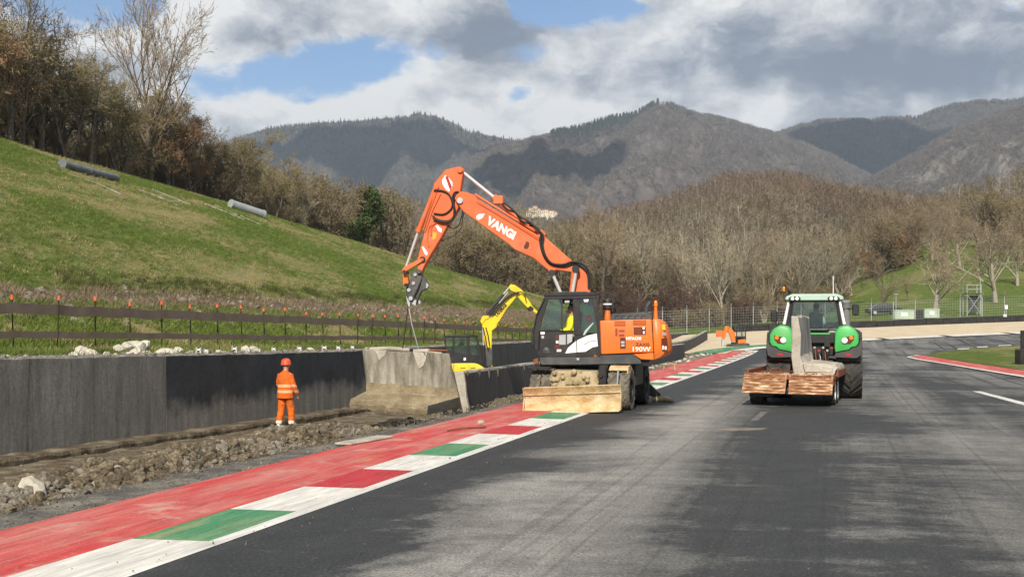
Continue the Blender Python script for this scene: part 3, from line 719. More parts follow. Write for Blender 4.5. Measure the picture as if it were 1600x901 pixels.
proto_tree('ivy', M_BARK, M_TWIG_OLIVE, M_LEAF_IVY, seed=53, H=8, r0=0.2, clear=0.03, levels=4, spread=0.7, nchild=(11, 6, 5, 4), upward=0.25, twig=0.015, leafn=4, leafsize=0.14, lenf=(.35, .55, .55, .55))
proto_tree('round', M_PALE, M_TWIG, seed=59, H=9, r0=0.3, clear=0.14, levels=4, spread=0.95, nchild=(10, 6, 6, 5), upward=0.16, twig=0.018, lenf=(.7, .55, .5, .5))
proto_tree('rust', M_BARK, M_LEAF_RUST, M_LEAF_RUST, seed=61, H=5, r0=0.14, clear=0.1, levels=4, spread=0.8, nchild=(8, 5, 5, 4), upward=0.2, twig=0.02, leafn=3, leafsize=0.12)

# ------------------------------------------------------------------ scattering of what nobody could count
def proto_obj(name, me, coll):
    o = bpy.data.objects.new(name, me); coll.objects.link(o); return o
def scatter(name, pts, sc, coll, rz=None, ids=None, tilt=None, seed=0):
    rg = np.random.default_rng(seed); pts = np.asarray(pts, np.float32); n = len(pts)
    me = bpy.data.meshes.new(name); me.vertices.add(n); me.vertices.foreach_set('co', pts.ravel())
    k = len(coll.objects)
    rot = np.zeros((n, 3), np.float32)
    if tilt is not None: rot[:, :2] = rg.uniform(-tilt, tilt, (n, 2))
    rot[:, 2] = rg.uniform(0, 6.283, n) if rz is None else rz
    for nm, ty, arr, ky in (('sc', 'FLOAT', np.broadcast_to(np.asarray(sc, np.float32), n), 'value'), ('pick', 'INT', rg.integers(0, k, n) if ids is None else ids, 'value'), ('rot', 'FLOAT_VECTOR', rot, 'vector')):
        a = me.attributes.new(nm, ty, 'POINT'); a.data.foreach_set(ky, np.ascontiguousarray(arr).ravel())
    o = bpy.data.objects.new(name, me); col.objects.link(o)
    ng = bpy.data.node_groups.get("scatter_" + coll.name)
    if ng is None:
        ng = bpy.data.node_groups.new("scatter_" + coll.name, 'GeometryNodeTree')
        ng.interface.new_socket("Geometry", in_out='INPUT', socket_type='NodeSocketGeometry'); ng.interface.new_socket("Geometry", in_out='OUTPUT', socket_type='NodeSocketGeometry')
        t = NT(ng); gi = t.n('NodeGroupInput'); go = t.n('NodeGroupOutput'); ip = t.n('GeometryNodeInstanceOnPoints')
        ci = t.n('GeometryNodeCollectionInfo'); ci.inputs[0].default_value = coll; ci.inputs[1].default_value = True; ci.inputs[2].default_value = True
        def attr(nm, ty):
            a = t.n('GeometryNodeInputNamedAttribute', data_type=ty); a.inputs[0].default_value = nm; return a.outputs[0]
        t.l(gi.outputs[0], ip.inputs['Points']); t.l(ci.outputs[0], ip.inputs['Instance']); ip.inputs['Pick Instance'].default_value = True
        t.l(attr('pick', 'INT'), ip.inputs['Instance Index']); t.l(attr('sc', 'FLOAT'), ip.inputs['Scale'])
        er = t.n('FunctionNodeEulerToRotation'); t.l(attr('rot', 'FLOAT_VECTOR'), er.inputs[0]); t.l(er.outputs[0], ip.inputs['Rotation'])
        t.l(ip.outputs[0], go.inputs[0])
    md = o.modifiers.new("scatter", 'NODES'); md.node_group = ng
    return tag(o, kind='stuff')

def wood_coll(name, mw, mt, n, seed, H=11, dens=1.0, conifer=False, leafm=None):
    c = bpy.data.collections.new(name)
    for i in range(n):
        rg = random.Random(seed + i); b = MB()
        if conifer:
            b.tube([(0, 0, 0), (0, 0, H)], [0.2, 0.03], 4, 0)
            for k in range(9):
                z = H * (0.12 + 0.86 * k / 9); R = (1 - k / 9.3) * H * 0.17 + .2; m = 7; a0 = rg.random() * 6
                for j in range(m):
                    a = a0 + 6.283 * j / m; rr = R * rg.uniform(.7, 1.2); d = Vector((math.cos(a), math.sin(a), 0)); s = Vector((-d.y, d.x, 0))
                    p0 = Vector((0, 0, z + H * 0.09)); b.add([p0, Vector((0, 0, z)) + d * rr + s * rr * .42, Vector((0, 0, z - H * .03)) + d * rr * 1.1, Vector((0, 0, z)) + d * rr - s * rr * .42], [(0, 1, 2), (0, 2, 3)], 1)
        else:
            hh = H * rg.uniform(.8, 1.1); nb = int(15 * dens)
            top = Vector((rg.uniform(-.5, .5), rg.uniform(-.5, .5), hh * .85))
            b.tube([(0, 0, -.5), top * 0.5 + Vector((rg.uniform(-.2, .2), 0, 0)), top], [0.17, 0.12, 0.04], 4, 0, caps=False)
            for k in range(nb):
                f = 0.28 + 0.72 * k / nb; p = top * f; a = rg.random() * 6.283; el = rg.uniform(.35, 1.15)
                d = Vector((math.cos(a) * math.cos(el), math.sin(a) * math.cos(el), math.sin(el))); L = hh * 0.36 * (1.2 - 0.7 * f) * rg.uniform(.7, 1.2)
                b.tube([p, p + d * L], [0.07, 0.02], 3, 0, caps=False)
                for q in range(int(13 * dens)):
                    g = rg.uniform(.15, 1); pp = p + d * L * g; e = (d * .6 + rv(rg)).normalized(); l2 = hh * 0.11 * rg.uniform(.6, 1.4); s = e.cross(rv(rg)).normalized() * 0.05
                    b.add([pp - s, pp + s, pp + e * l2], [(0, 1, 2)], 1)
        me = bpy.data.meshes.new(name + "_tree"); me.from_pydata([tuple(v) for v in b.v], [], b.f); me.polygons.foreach_set('material_index', b.m)
        me.materials.append(mw); me.materials.append(mt); proto_obj(name + "_tree", me, c)
    return c
M_WOODTRUNK = mat("wood_trunks", [(0.17, 0.145, 0.11), (0.31, 0.275, 0.22)], 1, 0.95, rnd=0.35, spec=.05)
M_WOODTWIG = mat("wood_twigs", [(0.090, 0.070, 0.038), (0.155, 0.122, 0.066)], 0.3, 0.95, rnd=0.3, spec=.05)
M_WOODTWIG2 = mat("russet_wood_twigs", [(0.105, 0.067, 0.043), (0.15, 0.10, 0.065)], 0.3, 0.95, rnd=0.3, spec=.05)
M_FARTWIG = mat("far_wood_twigs", [(0.10, 0.085, 0.072), (0.15, 0.13, 0.11)], 0.3, 0.95, rnd=0.4, spec=.05)
M_CONIFER = mat("conifer_needles", [(0.022, 0.032, 0.020), (0.045, 0.055, 0.035)], 1, 0.95, rnd=0.3, spec=.05)
M_WOODPALE = mat('pale_wood_trunks', [(0.20, 0.175, 0.135), (0.33, 0.295, 0.235)], 1, 0.95, rnd=0.3, spec=.05)
C_WOOD = wood_coll("brown_wood", M_WOODTRUNK, M_WOODTWIG, 3, 100)
for ob in wood_coll('pale_wood', M_WOODPALE, M_WOODTWIG, 2, 120, H=12.5, dens=.7).objects: C_WOOD.objects.link(ob)
for ob in wood_coll("russet_wood", M_WOODTRUNK, M_WOODTWIG2, 2, 140).objects: C_WOOD.objects.link(ob)
C_EVER = wood_coll("evergreen_wood", M_WOODTRUNK, M_LEAF_IVY, 2, 170, H=8, dens=1.3)
C_CON = wood_coll("conifer_wood", M_BARK, M_CONIFER, 3, 200, H=14, conifer=True)
def far_coll():
    c = bpy.data.collections.new("far_wood")
    for i in range(4):
        rg = random.Random(300 + i); b = MB()
        for k in range(46):
            p = Vector((rg.gauss(0, 2.6), rg.gauss(0, 2.6), rg.uniform(1.5, 10))); e = (rv(rg) + Vector((0, 0, .8))).normalized() * 2.6; s = e.cross(rv(rg)).normalized() * rg.uniform(.25, .6)
            b.add([p - s, p + s, p + e], [(0, 1, 2)], 1)
        b.tube([(0, 0, 0), (0, 0, 8)], [.25, .08], 3, 0, caps=False)
        me = bpy.data.meshes.new("far_tree"); me.from_pydata([tuple(v) for v in b.v], [], b.f); me.polygons.foreach_set('material_index', b.m)
        me.materials.append(M_WOODTRUNK); me.materials.append(M_FARTWIG); proto_obj("far_tree", me, c)
    return c
C_FAR = far_coll()
def on_ridge(name, n, seed, r0=None, r1=None, px=None, keep=None):
    R = RIDGES[name]; rg = np.random.default_rng(seed)
    a, b = px or R['px']; r0 = r0 or R['Df']; r1 = r1 or R['D'] * 1.01
    r = np.sqrt(rg.uniform(r0 ** 2, r1 ** 2, n)); p = rg.uniform(a, b, n)
    X = (p - CX) / FOC * r; z = R['Z'](p, r)
    pts = np.stack([X, r, z - 0.3], -1)
    if keep is not None: k = keep(p, r, X); pts = pts[k]
    return pts
# ------------------------------------------------------------------ surfaces of made things
M_ORANGE = mat("orange_machine_paint", [(0.66, 0.135, 0.016), (0.76, 0.17, 0.022)], 1.2, 0.42, grunge=(0.30, 0.13, 0.06), gscale=2.2, gamt=0.53, fine=0.06, spec=0.45)
M_ORANGE2 = mat("dusty_orange_paint", [(0.58, 0.105, 0.03), (0.70, 0.145, 0.045)], 1.6, 0.5, grunge=(0.36, 0.19, 0.11), gscale=2.0, gamt=0.68, fine=0.08, spec=0.4)
M_YELLOW = mat("yellow_machine_paint", [(0.70, 0.50, 0.015), (0.78, 0.57, 0.02)], 1.5, 0.45, grunge=(0.35, 0.26, 0.08), gscale=2.5, gamt=0.58, spec=0.45)
M_GREENP = mat("green_machine_paint", [(0.045, 0.33, 0.075), (0.06, 0.40, 0.095)], 1.5, 0.38, grunge=(0.15, 0.28, 0.10), gscale=2.5, gamt=0.48, spec=0.5)
M_BLACK = mat("black_metal", [(0.012, 0.012, 0.013), (0.026, 0.026, 0.027)], 2.5, 0.45, grunge=(0.07, 0.06, 0.05), gscale=3, gamt=0.35, spec=0.4)
M_GREY = mat("dark_grey_metal", [(0.045, 0.05, 0.052), (0.09, 0.095, 0.098)], 3, 0.5, grunge=(0.14, 0.12, 0.09), gscale=3, gamt=0.5, metal=0.2)
M_LGREY = mat("pale_grey_metal", [(0.36, 0.38, 0.39), (0.48, 0.50, 0.51)], 3, 0.45, metal=0.3, grunge=(0.2, 0.19, 0.17))
M_STEEL = mat("bare_steel", [(0.50, 0.50, 0.50), (0.66, 0.66, 0.66)], 2, 0.28, metal=0.6)
M_CHROME = mat("chrome_rod", [(0.72, 0.72, 0.72)], 1, 0.2, metal=0.55)
M_WPAINT = mat("white_panel_paint", [(0.72, 0.72, 0.71), (0.80, 0.80, 0.79)], 2, 0.45, grunge=(0.45, 0.42, 0.38), gamt=0.3)
M_RUBBER = mat("tyre_rubber", [(0.032, 0.032, 0.032), (0.075, 0.072, 0.068)], 3, 0.85, 0.4, 20, grunge=(0.14, 0.12, 0.09), gscale=2.0, gamt=0.6, spec=0.2)
M_MUDRUB = mat("muddy_tyre_rubber", [(0.06, 0.052, 0.042), (0.15, 0.135, 0.11)], 4, 0.92, 0.5, 20, grunge=(0.30, 0.265, 0.20), gscale=3.0, gamt=0.6, spec=0.15)
M_HOSE = mat("black_hose", [(0.014, 0.013, 0.012), (0.028, 0.026, 0.025)], 4, 0.55)
M_MUD = mat("dried_mud", [(0.20, 0.15, 0.085), (0.36, 0.29, 0.175), (0.46, 0.39, 0.26)], 4, 0.97, 1.0, 9, spec=0.1, fine=0.2)
M_BLADE = mat("muddy_blade_steel", [(0.36, 0.25, 0.125), (0.52, 0.39, 0.22), (0.62, 0.50, 0.31)], 2.6, 0.92, 0.8, 12, stretch=(1, 1, 1.6), grunge=(0.40, 0.22, 0.08), gscale=3.2, gamt=0.75, spec=0.15, fine=0.15, fscale=25)
M_RUSTY = mat("rusted_painted_steel", [(0.17, 0.07, 0.035), (0.36, 0.19, 0.10), (0.66, 0.52, 0.35)], 4.0, 0.85, 0.4, 10, stretch=(0.9, 0.9, 4.5), lo=0.36, hi=0.66, grunge=(0.19, 0.07, 0.035), gscale=2.6, gamt=0.75, spec=0.2)
M_RUST = mat("red_rust", [(0.13, 0.045, 0.025), (0.27, 0.11, 0.06)], 4, 0.9, 0.4, 14, spec=0.15)
M_CONC = mat("raw_concrete", [(0.27, 0.245, 0.205), (0.38, 0.35, 0.295), (0.48, 0.445, 0.38)], 1.6, 0.95, 0.5, 16, fine=0.15, fscale=22, spec=0.1)
M_CONCSTAIN = mat("stained_concrete", [(0.085, 0.078, 0.062), (0.21, 0.192, 0.155), (0.36, 0.335, 0.28)], 2.2, 0.95, 0.4, 14, stretch=(2.2, 2.2, 0.45), fine=0.15, fscale=22, spec=0.1)
M_FOOT = mat("earthy_concrete", [(0.11, 0.085, 0.052), (0.20, 0.16, 0.10), (0.29, 0.24, 0.16)], 2.0, 0.97, 0.6, 12, fine=0.2, fscale=20, spec=0.1)
def wall_paint(name, coat):
    m = bpy.data.materials.new(name); m.use_nodes = True
    t = NT(m.node_tree); t.nt.nodes.clear()
    pos = t.n('ShaderNodeNewGeometry').outputs['Position']
    def st(x, z): q = t.n('ShaderNodeMapping'); t.l(pos, q.inputs[0]); q.inputs['Scale'].default_value = (x, x, z); return q.outputs[0]
    streak = t.noise(st(2.6, 0.35), 1.3, 7, 0.68); mott = t.noise(pos, 1.1, 8, 0.7); fine = t.noise(pos, 16, 4, 0.75)
    c = t.ramp(streak, [(0.3, (0.11, 0.104, 0.093)), (0.5, (0.195, 0.186, 0.165)), (0.7, (0.28, 0.265, 0.235))])
    c = t.mix(t.rng(mott, 0.42, 0.66, 0.0, 0.55), c, (0.145, 0.14, 0.128))
    c = t.mix(t.rng(t.noise(st(3.0, 0.18), 3.0, 4, 0.6), 0.60, 0.72, 0.0, 0.6), c, (0.035, 0.034, 0.032))
    c = t.mix(t.rng(t.noise(st(0.5, 2.2), 1.2, 7, 0.7), 0.63, 0.72, 0.0, 0.35), c, (0.34, 0.325, 0.29))
    sx = t.n('ShaderNodeSeparateXYZ'); t.l(pos, sx.inputs[0])
    edge = t.math('ADD', sx.outputs[2], t.math('MULTIPLY', t.math('SUBTRACT', t.noise(st(0.9, 0.9), 0.9, 6, 0.65), 0.5), -1.5))
    k = t.rng(edge, 0.10, 0.46) if coat == 1 else None
    black = t.ramp(mott, [(0.35, (0.022, 0.025, 0.030)), (0.65, (0.050, 0.054, 0.061))])
    if coat == 1: c = t.mix(k, c, black)
    if coat == 2: c = t.mix(0.80, c, black)
    c = t.mix(1.0, c, t.rng(fine, 0.3, 0.7, 0.72, 1.28), 'MULTIPLY')
    p = t.n('ShaderNodeBsdfPrincipled'); t.l(c, p.inputs['Base Color']); p.inputs['Roughness'].default_value = 0.75; p.inputs['Specular IOR Level'].default_value = 0.3
    b = t.n('ShaderNodeBump'); b.inputs['Strength'].default_value = 0.5; b.inputs['Distance'].default_value = 0.02
    t.l(t.math('ADD', streak, fine), b.inputs['Height']); t.l(b.outputs[0], p.inputs['Normal'])
    o = t.n('ShaderNodeOutputMaterial'); t.l(p.outputs[0], o.inputs[0])
    return m
M_WALLA = wall_paint("worn_black_wall_paint", 0); M_WALLC = wall_paint("patchy_black_wall_paint", 1); M_WALLB = wall_paint("fresh_black_wall_paint", 2)
M_CAPC = mat("chipped_concrete_edge", [(0.20, 0.19, 0.165), (0.40, 0.38, 0.335)], 4, 0.95, 0.6, 20, coords='Position', spec=.1)
M_LAMPW = mat("clear_lamp", [(0.75, 0.75, 0.72)], 1, 0.15, spec=0.6)
M_LAMPR = mat("red_lamp", [(0.42, 0.025, 0.02)], 1, 0.2, spec=0.6)
M_LAMPO = mat("amber_lamp", [(0.75, 0.20, 0.02)], 1, 0.2, spec=0.6)
M_GRILLE = mat("dark_grille", [(0.20, 0.045, 0.02), (0.30, 0.065, 0.025)], 8, 0.7, stretch=(1, 1, 9))
M_DECALD = mat("dark_decal", [(0.11, 0.022, 0.012)], 1, 0.6)
M_SEAT = mat("dark_seat_fabric", [(0.02, 0.022, 0.024), (0.04, 0.042, 0.045)], 5, 0.9)
M_GLASS = glass_mat("cab_glass", (0.86, 0.92, 0.90), 0.05)
M_GLASSD = glass_mat("dusty_cab_glass", (0.74, 0.84, 0.81), 0.10)
M_SKIN = mat("skin", [(0.42, 0.22, 0.15), (0.50, 0.28, 0.20)], 4, 0.6, spec=.3)
M_BELT = mat("brown_rubber_belt", [(0.17, 0.12, 0.095), (0.25, 0.185, 0.145)], 1.5, 0.85, grunge=(0.24, 0.19, 0.155), gscale=1, coords='Position')
M_POST = mat("rusty_iron_post", [(0.018, 0.013, 0.011), (0.05, 0.034, 0.026)], 5, 0.9)
M_CAP = mat("orange_plastic_cap", [(0.72, 0.10, 0.03), (0.80, 0.15, 0.05)], 5, 0.6)
M_ROCK = mat("pale_broken_stone", [(0.34, 0.315, 0.26), (0.47, 0.44, 0.37), (0.58, 0.55, 0.48)], 2.5, 0.95, 0.6, 8, rnd=0.18, spec=.1)
M_ROCKG = mat("grey_broken_stone", [(0.085, 0.075, 0.06), (0.19, 0.17, 0.14), (0.33, 0.30, 0.25)], 2.5, 0.95, 0.6, 8, rnd=0.35, spec=.1)
M_PLASTIC = mat("grey_plastic_pipe", [(0.10, 0.115, 0.125), (0.15, 0.165, 0.175)], 2, 0.6, grunge=(.25, .24, .2), gscale=1.2)
M_RED = MATS.setdefault('_red', M_RED)

class Plane:
    """an upright plane through p whose horizontal direction is turned by th degrees from square-on; n points to the eye"""
    def __init__(s, p, th=0.0):
        a = math.radians(th); s.p = Vector(p); s.n = Vector((-math.sin(a), -math.cos(a), 0)); s.ex = Vector((math.cos(a), -math.sin(a), 0))
    def __call__(s, px, py, off=0.0):
        r = ray(px, py); o = Vector((0, 0, CAM_H)); q = s.p + s.n * off
        return o + r * ((q - o).dot(s.n) / r.dot(s.n))
    def poly(s, pts, off=0.0): return [s(x, y, off) for x, y in pts]
def zoomed(pts, x0, y0, k): return [(x0 + a / k, y0 + b / k) for a, b in pts]
def skin_mesh(name, nodes, edges, mats, parent, sub=2, root=0, local=True):
    """continuous body grown over a skeleton: nodes = (x, y, z, r[, r2])"""
    me = bpy.data.meshes.new(name); me.from_pydata([n[:3] for n in nodes], edges, [])
    o = bpy.data.objects.new(name, me); col.objects.link(o)
    sk = o.modifiers.new("skin", 'SKIN'); sk.use_smooth_shade = True
    for i, n in enumerate(nodes):
        sv = me.skin_vertices[0].data[i]; sv.radius = (n[3], n[4] if len(n) > 4 else n[3]); sv.use_root = (i == root)
    sb = o.modifiers.new("sub", 'SUBSURF'); sb.levels = sub; sb.render_levels = sub
    dg = bpy.context.evaluated_depsgraph_get(); dg.update()
    me2 = bpy.data.meshes.new_from_object(o.evaluated_get(dg)); me2.name = name
    bpy.data.objects.remove(o); bpy.data.meshes.remove(me)
    me2.materials.clear()
    me2.polygons.foreach_set('use_smooth', [True] * len(me2.polygons))
    return link_mesh(name, me2, mats, parent)
def text_mesh(name, body, origin, ex, ez, height, m, parent, width=None, depth=0.004, bold=0.03, shear=0.0):
    """lettering lying in the plane ex, ez with its lower left corner at origin"""
    cu = bpy.data.curves.new(name, 'FONT'); cu.body = body; cu.size = 1.0; cu.offset = bold; cu.extrude = 0.5; cu.shear = shear; cu.resolution_u = 3
    o = bpy.data.objects.new(name, cu); col.objects.link(o)
    dg = bpy.context.evaluated_depsgraph_get(); dg.update()
    me = bpy.data.meshes.new_from_object(o.evaluated_get(dg)); me.name = name
    bpy.data.objects.remove(o)
    xs = [v.co.x for v in me.vertices]; ys_ = [v.co.y for v in me.vertices]
    x0, x1, y0, y1 = min(xs), max(xs), min(ys_), max(ys_)
    ex, ez = Vector(ex).normalized(), Vector(ez).normalized(); nn = ex.cross(ez)
    kx = (width / (x1 - x0)) if width else height / (y1 - y0); off = world_loc(parent)
    for v in me.vertices:
        v.co = Vector(origin) - off + ex * ((v.co.x - x0) * kx) + ez * ((v.co.y - y0) * height / (y1 - y0)) + nn * (v.co.z * depth * 2)
    me.materials.clear()
    return link_mesh(name, me, m, parent)
def tyre(mb, c, axis, R, w, lugs=20, lug_h=0.035, rim_r=None, chev=True, up=Vector((0, 0, 1))):
    """a tyre with slanted tread lugs on mb: centre c, axle direction axis"""
    c = Vector(c); a = Vector(axis).normalized(); rr = rim_r or R * 0.58; h = w / 2
    mb.lathe(c, a, [(rr, -h * .72), (rr + (R - rr) * .35, -h * .98), (R * .93, -h), (R * 0.975, -h * .8), (R * .985, 0), (R * .975, h * .8), (R * .93, h), (rr + (R - rr) * .35, h * .98), (rr, h * .72)], 36)
    x = a.orthogonal().normalized(); y = a.cross(x)
    for i in range(lugs):
        for sd in (-1, 1):
            t0 = 2 * math.pi * (i + (0.5 if sd > 0 else 0)) / lugs; t1 = t0 + (2 * math.pi / lugs) * (0.95 if chev else 0.1); dt = math.pi / lugs * 0.62
            def P(t, s, r): return c + a * (s * sd) + (x * math.cos(t) + y * math.sin(t)) * r
            ri, ro = R * 0.965, R + lug_h * 0.3
            A = [P(t0 - dt, h * 1.02, R * .90), P(t0 + dt, h * 1.02, R * .90), P(t1 + dt, 0.02 * w, ri), P(t1 - dt, 0.02 * w, ri)]
            B = [P(t0 - dt * .8, h * 1.03, ro - .01), P(t0 + dt * .8, h * 1.03, ro - .01), P(t1 + dt * .8, 0.02 * w, ro), P(t1 - dt * .8, 0.02 * w, ro)]
            mb.loft([A, B])
    return mb
def rim(mb, c, axis, r, depth=0.06, mi=0):
    c = Vector(c); a = Vector(axis).normalized()
    mb.lathe(c, a, [(r, 0.0), (r * 1.02, .03), (r * 0.9, .02), (r * 0.82, -depth), (r * .45, -depth * .6), (r * .4, -depth * .1), (r * .18, 0), (0.001, 0)], 24, mi)
    x = a.orthogonal().normalized(); y = a.cross(x)
    for i in range(8):
        t = 2 * math.pi * i / 8; p = c + (x * math.cos(t) + y * math.sin(t)) * r * .32; mb.cyl(p - a * .02, p + a * .02, r * .05, 6, mi)
    return mb

# ------------------------------------------------------------------ people
def person(loc, rz, label, top, trousers, pose='stand', hair=None, helmet=None, shoes=M_BLACK, lean=0.0, head_turn=0.0, arm_pose=None, scale=1.0, hi_vis=False, group=None):
    o = thing("person", loc, label, "person", group, rz); o.scale = (scale,) * 3
    sit = pose == 'sit'
    def L(p): return (p[0], p[1] + lean * max(0, p[2] - (0.5 if sit else .95)), p[2])
    hipz = 0.50 if sit else 0.93
    dz = hipz - 0.93
    n = []; e = []
    def add(p, r, r2=None, to=None):
        q = L(p); n.append((*q, r) if r2 is None else (*q, r, r2))
        if to is not None: e.append((to, len(n) - 1))
        return len(n) - 1
    pel = add((0, 0, 0.95 + dz), 0.14, 0.11); wai = add((0, 0, 1.12 + dz), 0.13, 0.10, pel); che = add((0, 0, 1.32 + dz), 0.15, 0.11, wai); nb = add((0, 0.0, 1.45 + dz), 0.07, 0.07, che)
    nk = add((0, 0.02, 1.53 + dz), 0.055, None, nb); h1 = add((0, 0.04, 1.60 + dz), 0.075, 0.085, nk); h2 = add((0, 0.03, 1.68 + dz), 0.082, 0.10, h1); h3 = add((0, 0.025, 1.745 + dz), 0.06, 0.075, h2)
    ft = head_turn
    add((0.125 * math.sin(-ft), 0.03 + 0.125 * math.cos(ft), 1.625 + dz), 0.013, None, h1)                 # nose
    hands = []
    for s in (-1, 1):
        if sit: arm = [(s * .17, 0, 1.40), (s * .23, 0.06, 1.16), (s * .20, 0.30, 1.10), (s * .19, .36, 1.10)]
        else: arm = (arm_pose or {}).get(s) or [(s * .18, 0, 1.41), (s * .25, -0.02, 1.13), (s * .27, 0.08, 0.90), (s * .27, .10, .84)]
        arm = [(a, b, c + dz) for a, b, c in arm]
        i = add(arm[0], .06, None, che); i = add(arm[1], .045, None, i); i = add(arm[2], .032, None, i); i = add(arm[3], .035, .022, i); hands.append(i)
        d = (Vector(arm[3]) - Vector(arm[2])).normalized(); q = Vector(arm[3])
        for k in range(4):
            f = q + d * (0.085 + (0.012, .02, .015, 0)[k]) + Vector((0, (k - 1.5) * .017, -.01)); m_ = q + d * .05 + Vector((0, (k - 1.5) * .016, 0)); j = add(m_, .0095, None, i); add(f, .008, None, j)
        j = add(q + Vector((-s * .02, .03, 0)) + d * .01, .011, None, i); add(q + Vector((-s * .025, .045, 0)) + d * .045, .009, None, j)
        if sit: leg = [(s * .09, .02, .93), (s * .13, .44, .97), (s * .13, .50, .55), (s * .13, .62, .50)]
        else: leg = [(s * .085, 0, .90), (s * .12, .035 + .05 * s, .48), (s * .14, -.015 + .09 * s, .09), (s * .145, .12 + .09 * s, .04)]
        leg = [(a, b, c + (dz if sit else 0)) for a, b, c in leg]
        i = add(leg[0], .085, None, pel); i = add(leg[1], .058, None, i); i = add(leg[2], .04, None, i); add(leg[3], .04, .03, i)
    skin_mesh("body", n, e, M_SKIN, o, 2)
    # jacket, trousers, footwear
    def ring(cx, cy, cz, rx, ry, m=14, tilt=0.0):
        out = []
        for j in range(m):
            a = 2 * math.pi * j / m; q = L((cx + rx * math.cos(a), cy + ry * math.sin(a), cz + tilt * math.sin(a))); out.append(Vector(q))
        return out
    def smooth_path(p, k=4):
        p = [Vector(x) for x in p]; out = [p[0]]
        for i in range(len(p) - 1):
            p0, p1, p2, p3 = p[max(i - 1, 0)], p[i], p[i + 1], p[min(i + 2, len(p) - 1)]
            for j in range(1, k + 1):
                t = j / k; out.append(0.5 * ((2 * p1) + (p2 - p0) * t + (2 * p0 - 5 * p1 + 4 * p2 - p3) * t * t + (-p0 + 3 * p1 - 3 * p2 + p3) * t ** 3))
        return out
    hem = 0.93 if sit else 0.79
    jb = MB(); jr = random.Random(2)
    prof_ = [(hem - .005, .19, .155), (hem, .235, .185), (hem + .08, .23, .18), (1.04, .215, .165), (1.18, .215, .16), (1.32, .22, .155), (1.40, .205, .14), (1.45, .155, .115), (1.485, .09, .085), (1.515, .072, .075)]
    jb.loft([[v + Vector((jr.uniform(-.006, .006), jr.uniform(-.006, .006), 0)) for v in ring(0, -.005, z + dz, rx, ry)] for z, rx, ry in prof_])
    for s in (-1, 1):
        if sit: arm = [(s * .14, 0, 1.41), (s * .23, 0.06, 1.17), (s * .20, 0.28, 1.105)]
        else:
            arm = list(((arm_pose or {}).get(s) or [(s * .18, 0, 1.41), (s * .25, -0.02, 1.13), (s * .27, 0.08, 0.90)])[:3]); arm[0] = (s * .14, arm[0][1], 1.40)
        pth = smooth_path([L((x, y, z + dz)) for x, y, z in arm]); k = len(pth)
        jb.tube(pth, [.088 - .026 * i / (k - 1) + .004 * (i % 2) for i in range(k)], 10)
    jb.build("jacket", top, o, local=True, smooth=70)
    tb_ = MB()
    tb_.loft([ring(0, 0, z + dz, rx, ry) for z, rx, ry in ((.78, .16, .13), (.84, .185, .15), (.95, .18, .14), (1.0, .16, .13))])
    for s in (-1, 1):
        if sit: leg = [(s * .09, .0, .93 + dz), (s * .12, .25, .965 + dz), (s * .13, .46, .95 + dz), (s * .13, .50, .60 + dz)]
        else: leg = [(s * .085, 0, .90), (s * .105, .02 + .025 * s, .68), (s * .12, .035 + .05 * s, .48), (s * .135, .01 + .07 * s, .26), (s * .14, -.015 + .09 * s, .11)]
        pth = smooth_path([L(q) if sit else q for q in leg], 3); k = len(pth)
        tb_.tube(pth, [.108 - .028 * i / (k - 1) + .004 * (i % 2) for i in range(k)], 11)
    tb_.build("trousers", trousers, o, local=True, smooth=70)
    for s in (-1, 1):
        fz = dz if sit else 0; fy = .52 if sit else .09 * s; lz = .50 + dz if sit else 0
        n = []; e = []
        i = add((s * .14, fy - .03, .15 + lz - 0), .06); i = add((s * .14, fy - .02, .055 + lz), .058, .058, i); add((s * .148, fy + .15, .045 + lz), .05, .042, i)
        skin_mesh("boot", n, e, shoes, o, 1)
    hz_ = 1.66 + dz; hy = lean * (hz_ - (0.5 if sit else .95)) + .025
    if hair:
        hb = MB().ball((0, hy - .018, hz_ + .045), .108, 14, 0, (.95, 1.08, .98)); hb.v = [v for v in hb.v]
        keep = [f for f in hb.f if sum(hb.v[i][2] for i in f) / len(f) > hz_ + .02 or sum(hb.v[i][1] for i in f) / len(f) < hy - .01]; hb.f = keep; hb.m = [0] * len(keep)
        hb.build("hair", hair, o, local=True, smooth=80)
    if helmet:
        hb = MB(); hb.lathe((0, hy, hz_ + .02), (0, 0, 1), [(.138, -.02), (.140, -.005), (.130, .012), (.129, .05), (.112, .105), (.075, .14), (.03, .153), (0.001, .155)], 20)
        hb.box((0, hy + .145, hz_ + .0), .06, .03, .006); hb.box((0, hy, hz_ + .15), .02, .10, .02)
        hb.build("helmet", helmet, o, local=True, smooth=60)
    for s in (-1, 1): MB().ball((s * .032 + .07 * math.sin(-ft), hy + .088, 1.655 + dz), .012, 8).build("eye", M_LAMPW, o, local=True)
    return o
def hivis(name, base, band, zs):
    """high-visibility cloth with reflective bands at given heights"""
    m = mat(name, [tuple(x * .62 for x in base), base], 5, 0.85, 1.0, 11, grunge=tuple(x * .4 + .03 for x in base), gscale=4, gamt=.6)
    t = NT(m.node_tree); p = [x for x in t.nt.nodes if x.type == 'BSDF_PRINCIPLED'][0]; c = p.inputs['Base Color'].links[0].from_socket
    sx = t.n('ShaderNodeSeparateXYZ'); t.l(t.n('ShaderNodeTexCoord').outputs['Object'], sx.inputs[0]); f = None
    for a, b in zs:
        g = t.math('MULTIPLY', t.math('GREATER_THAN', sx.outputs[2], a), t.math('LESS_THAN', sx.outputs[2], b)); f = g if f is None else t.math('MAXIMUM', f, g)
    t.l(t.mix(f, c, band), p.inputs['Base Color'])
    return m
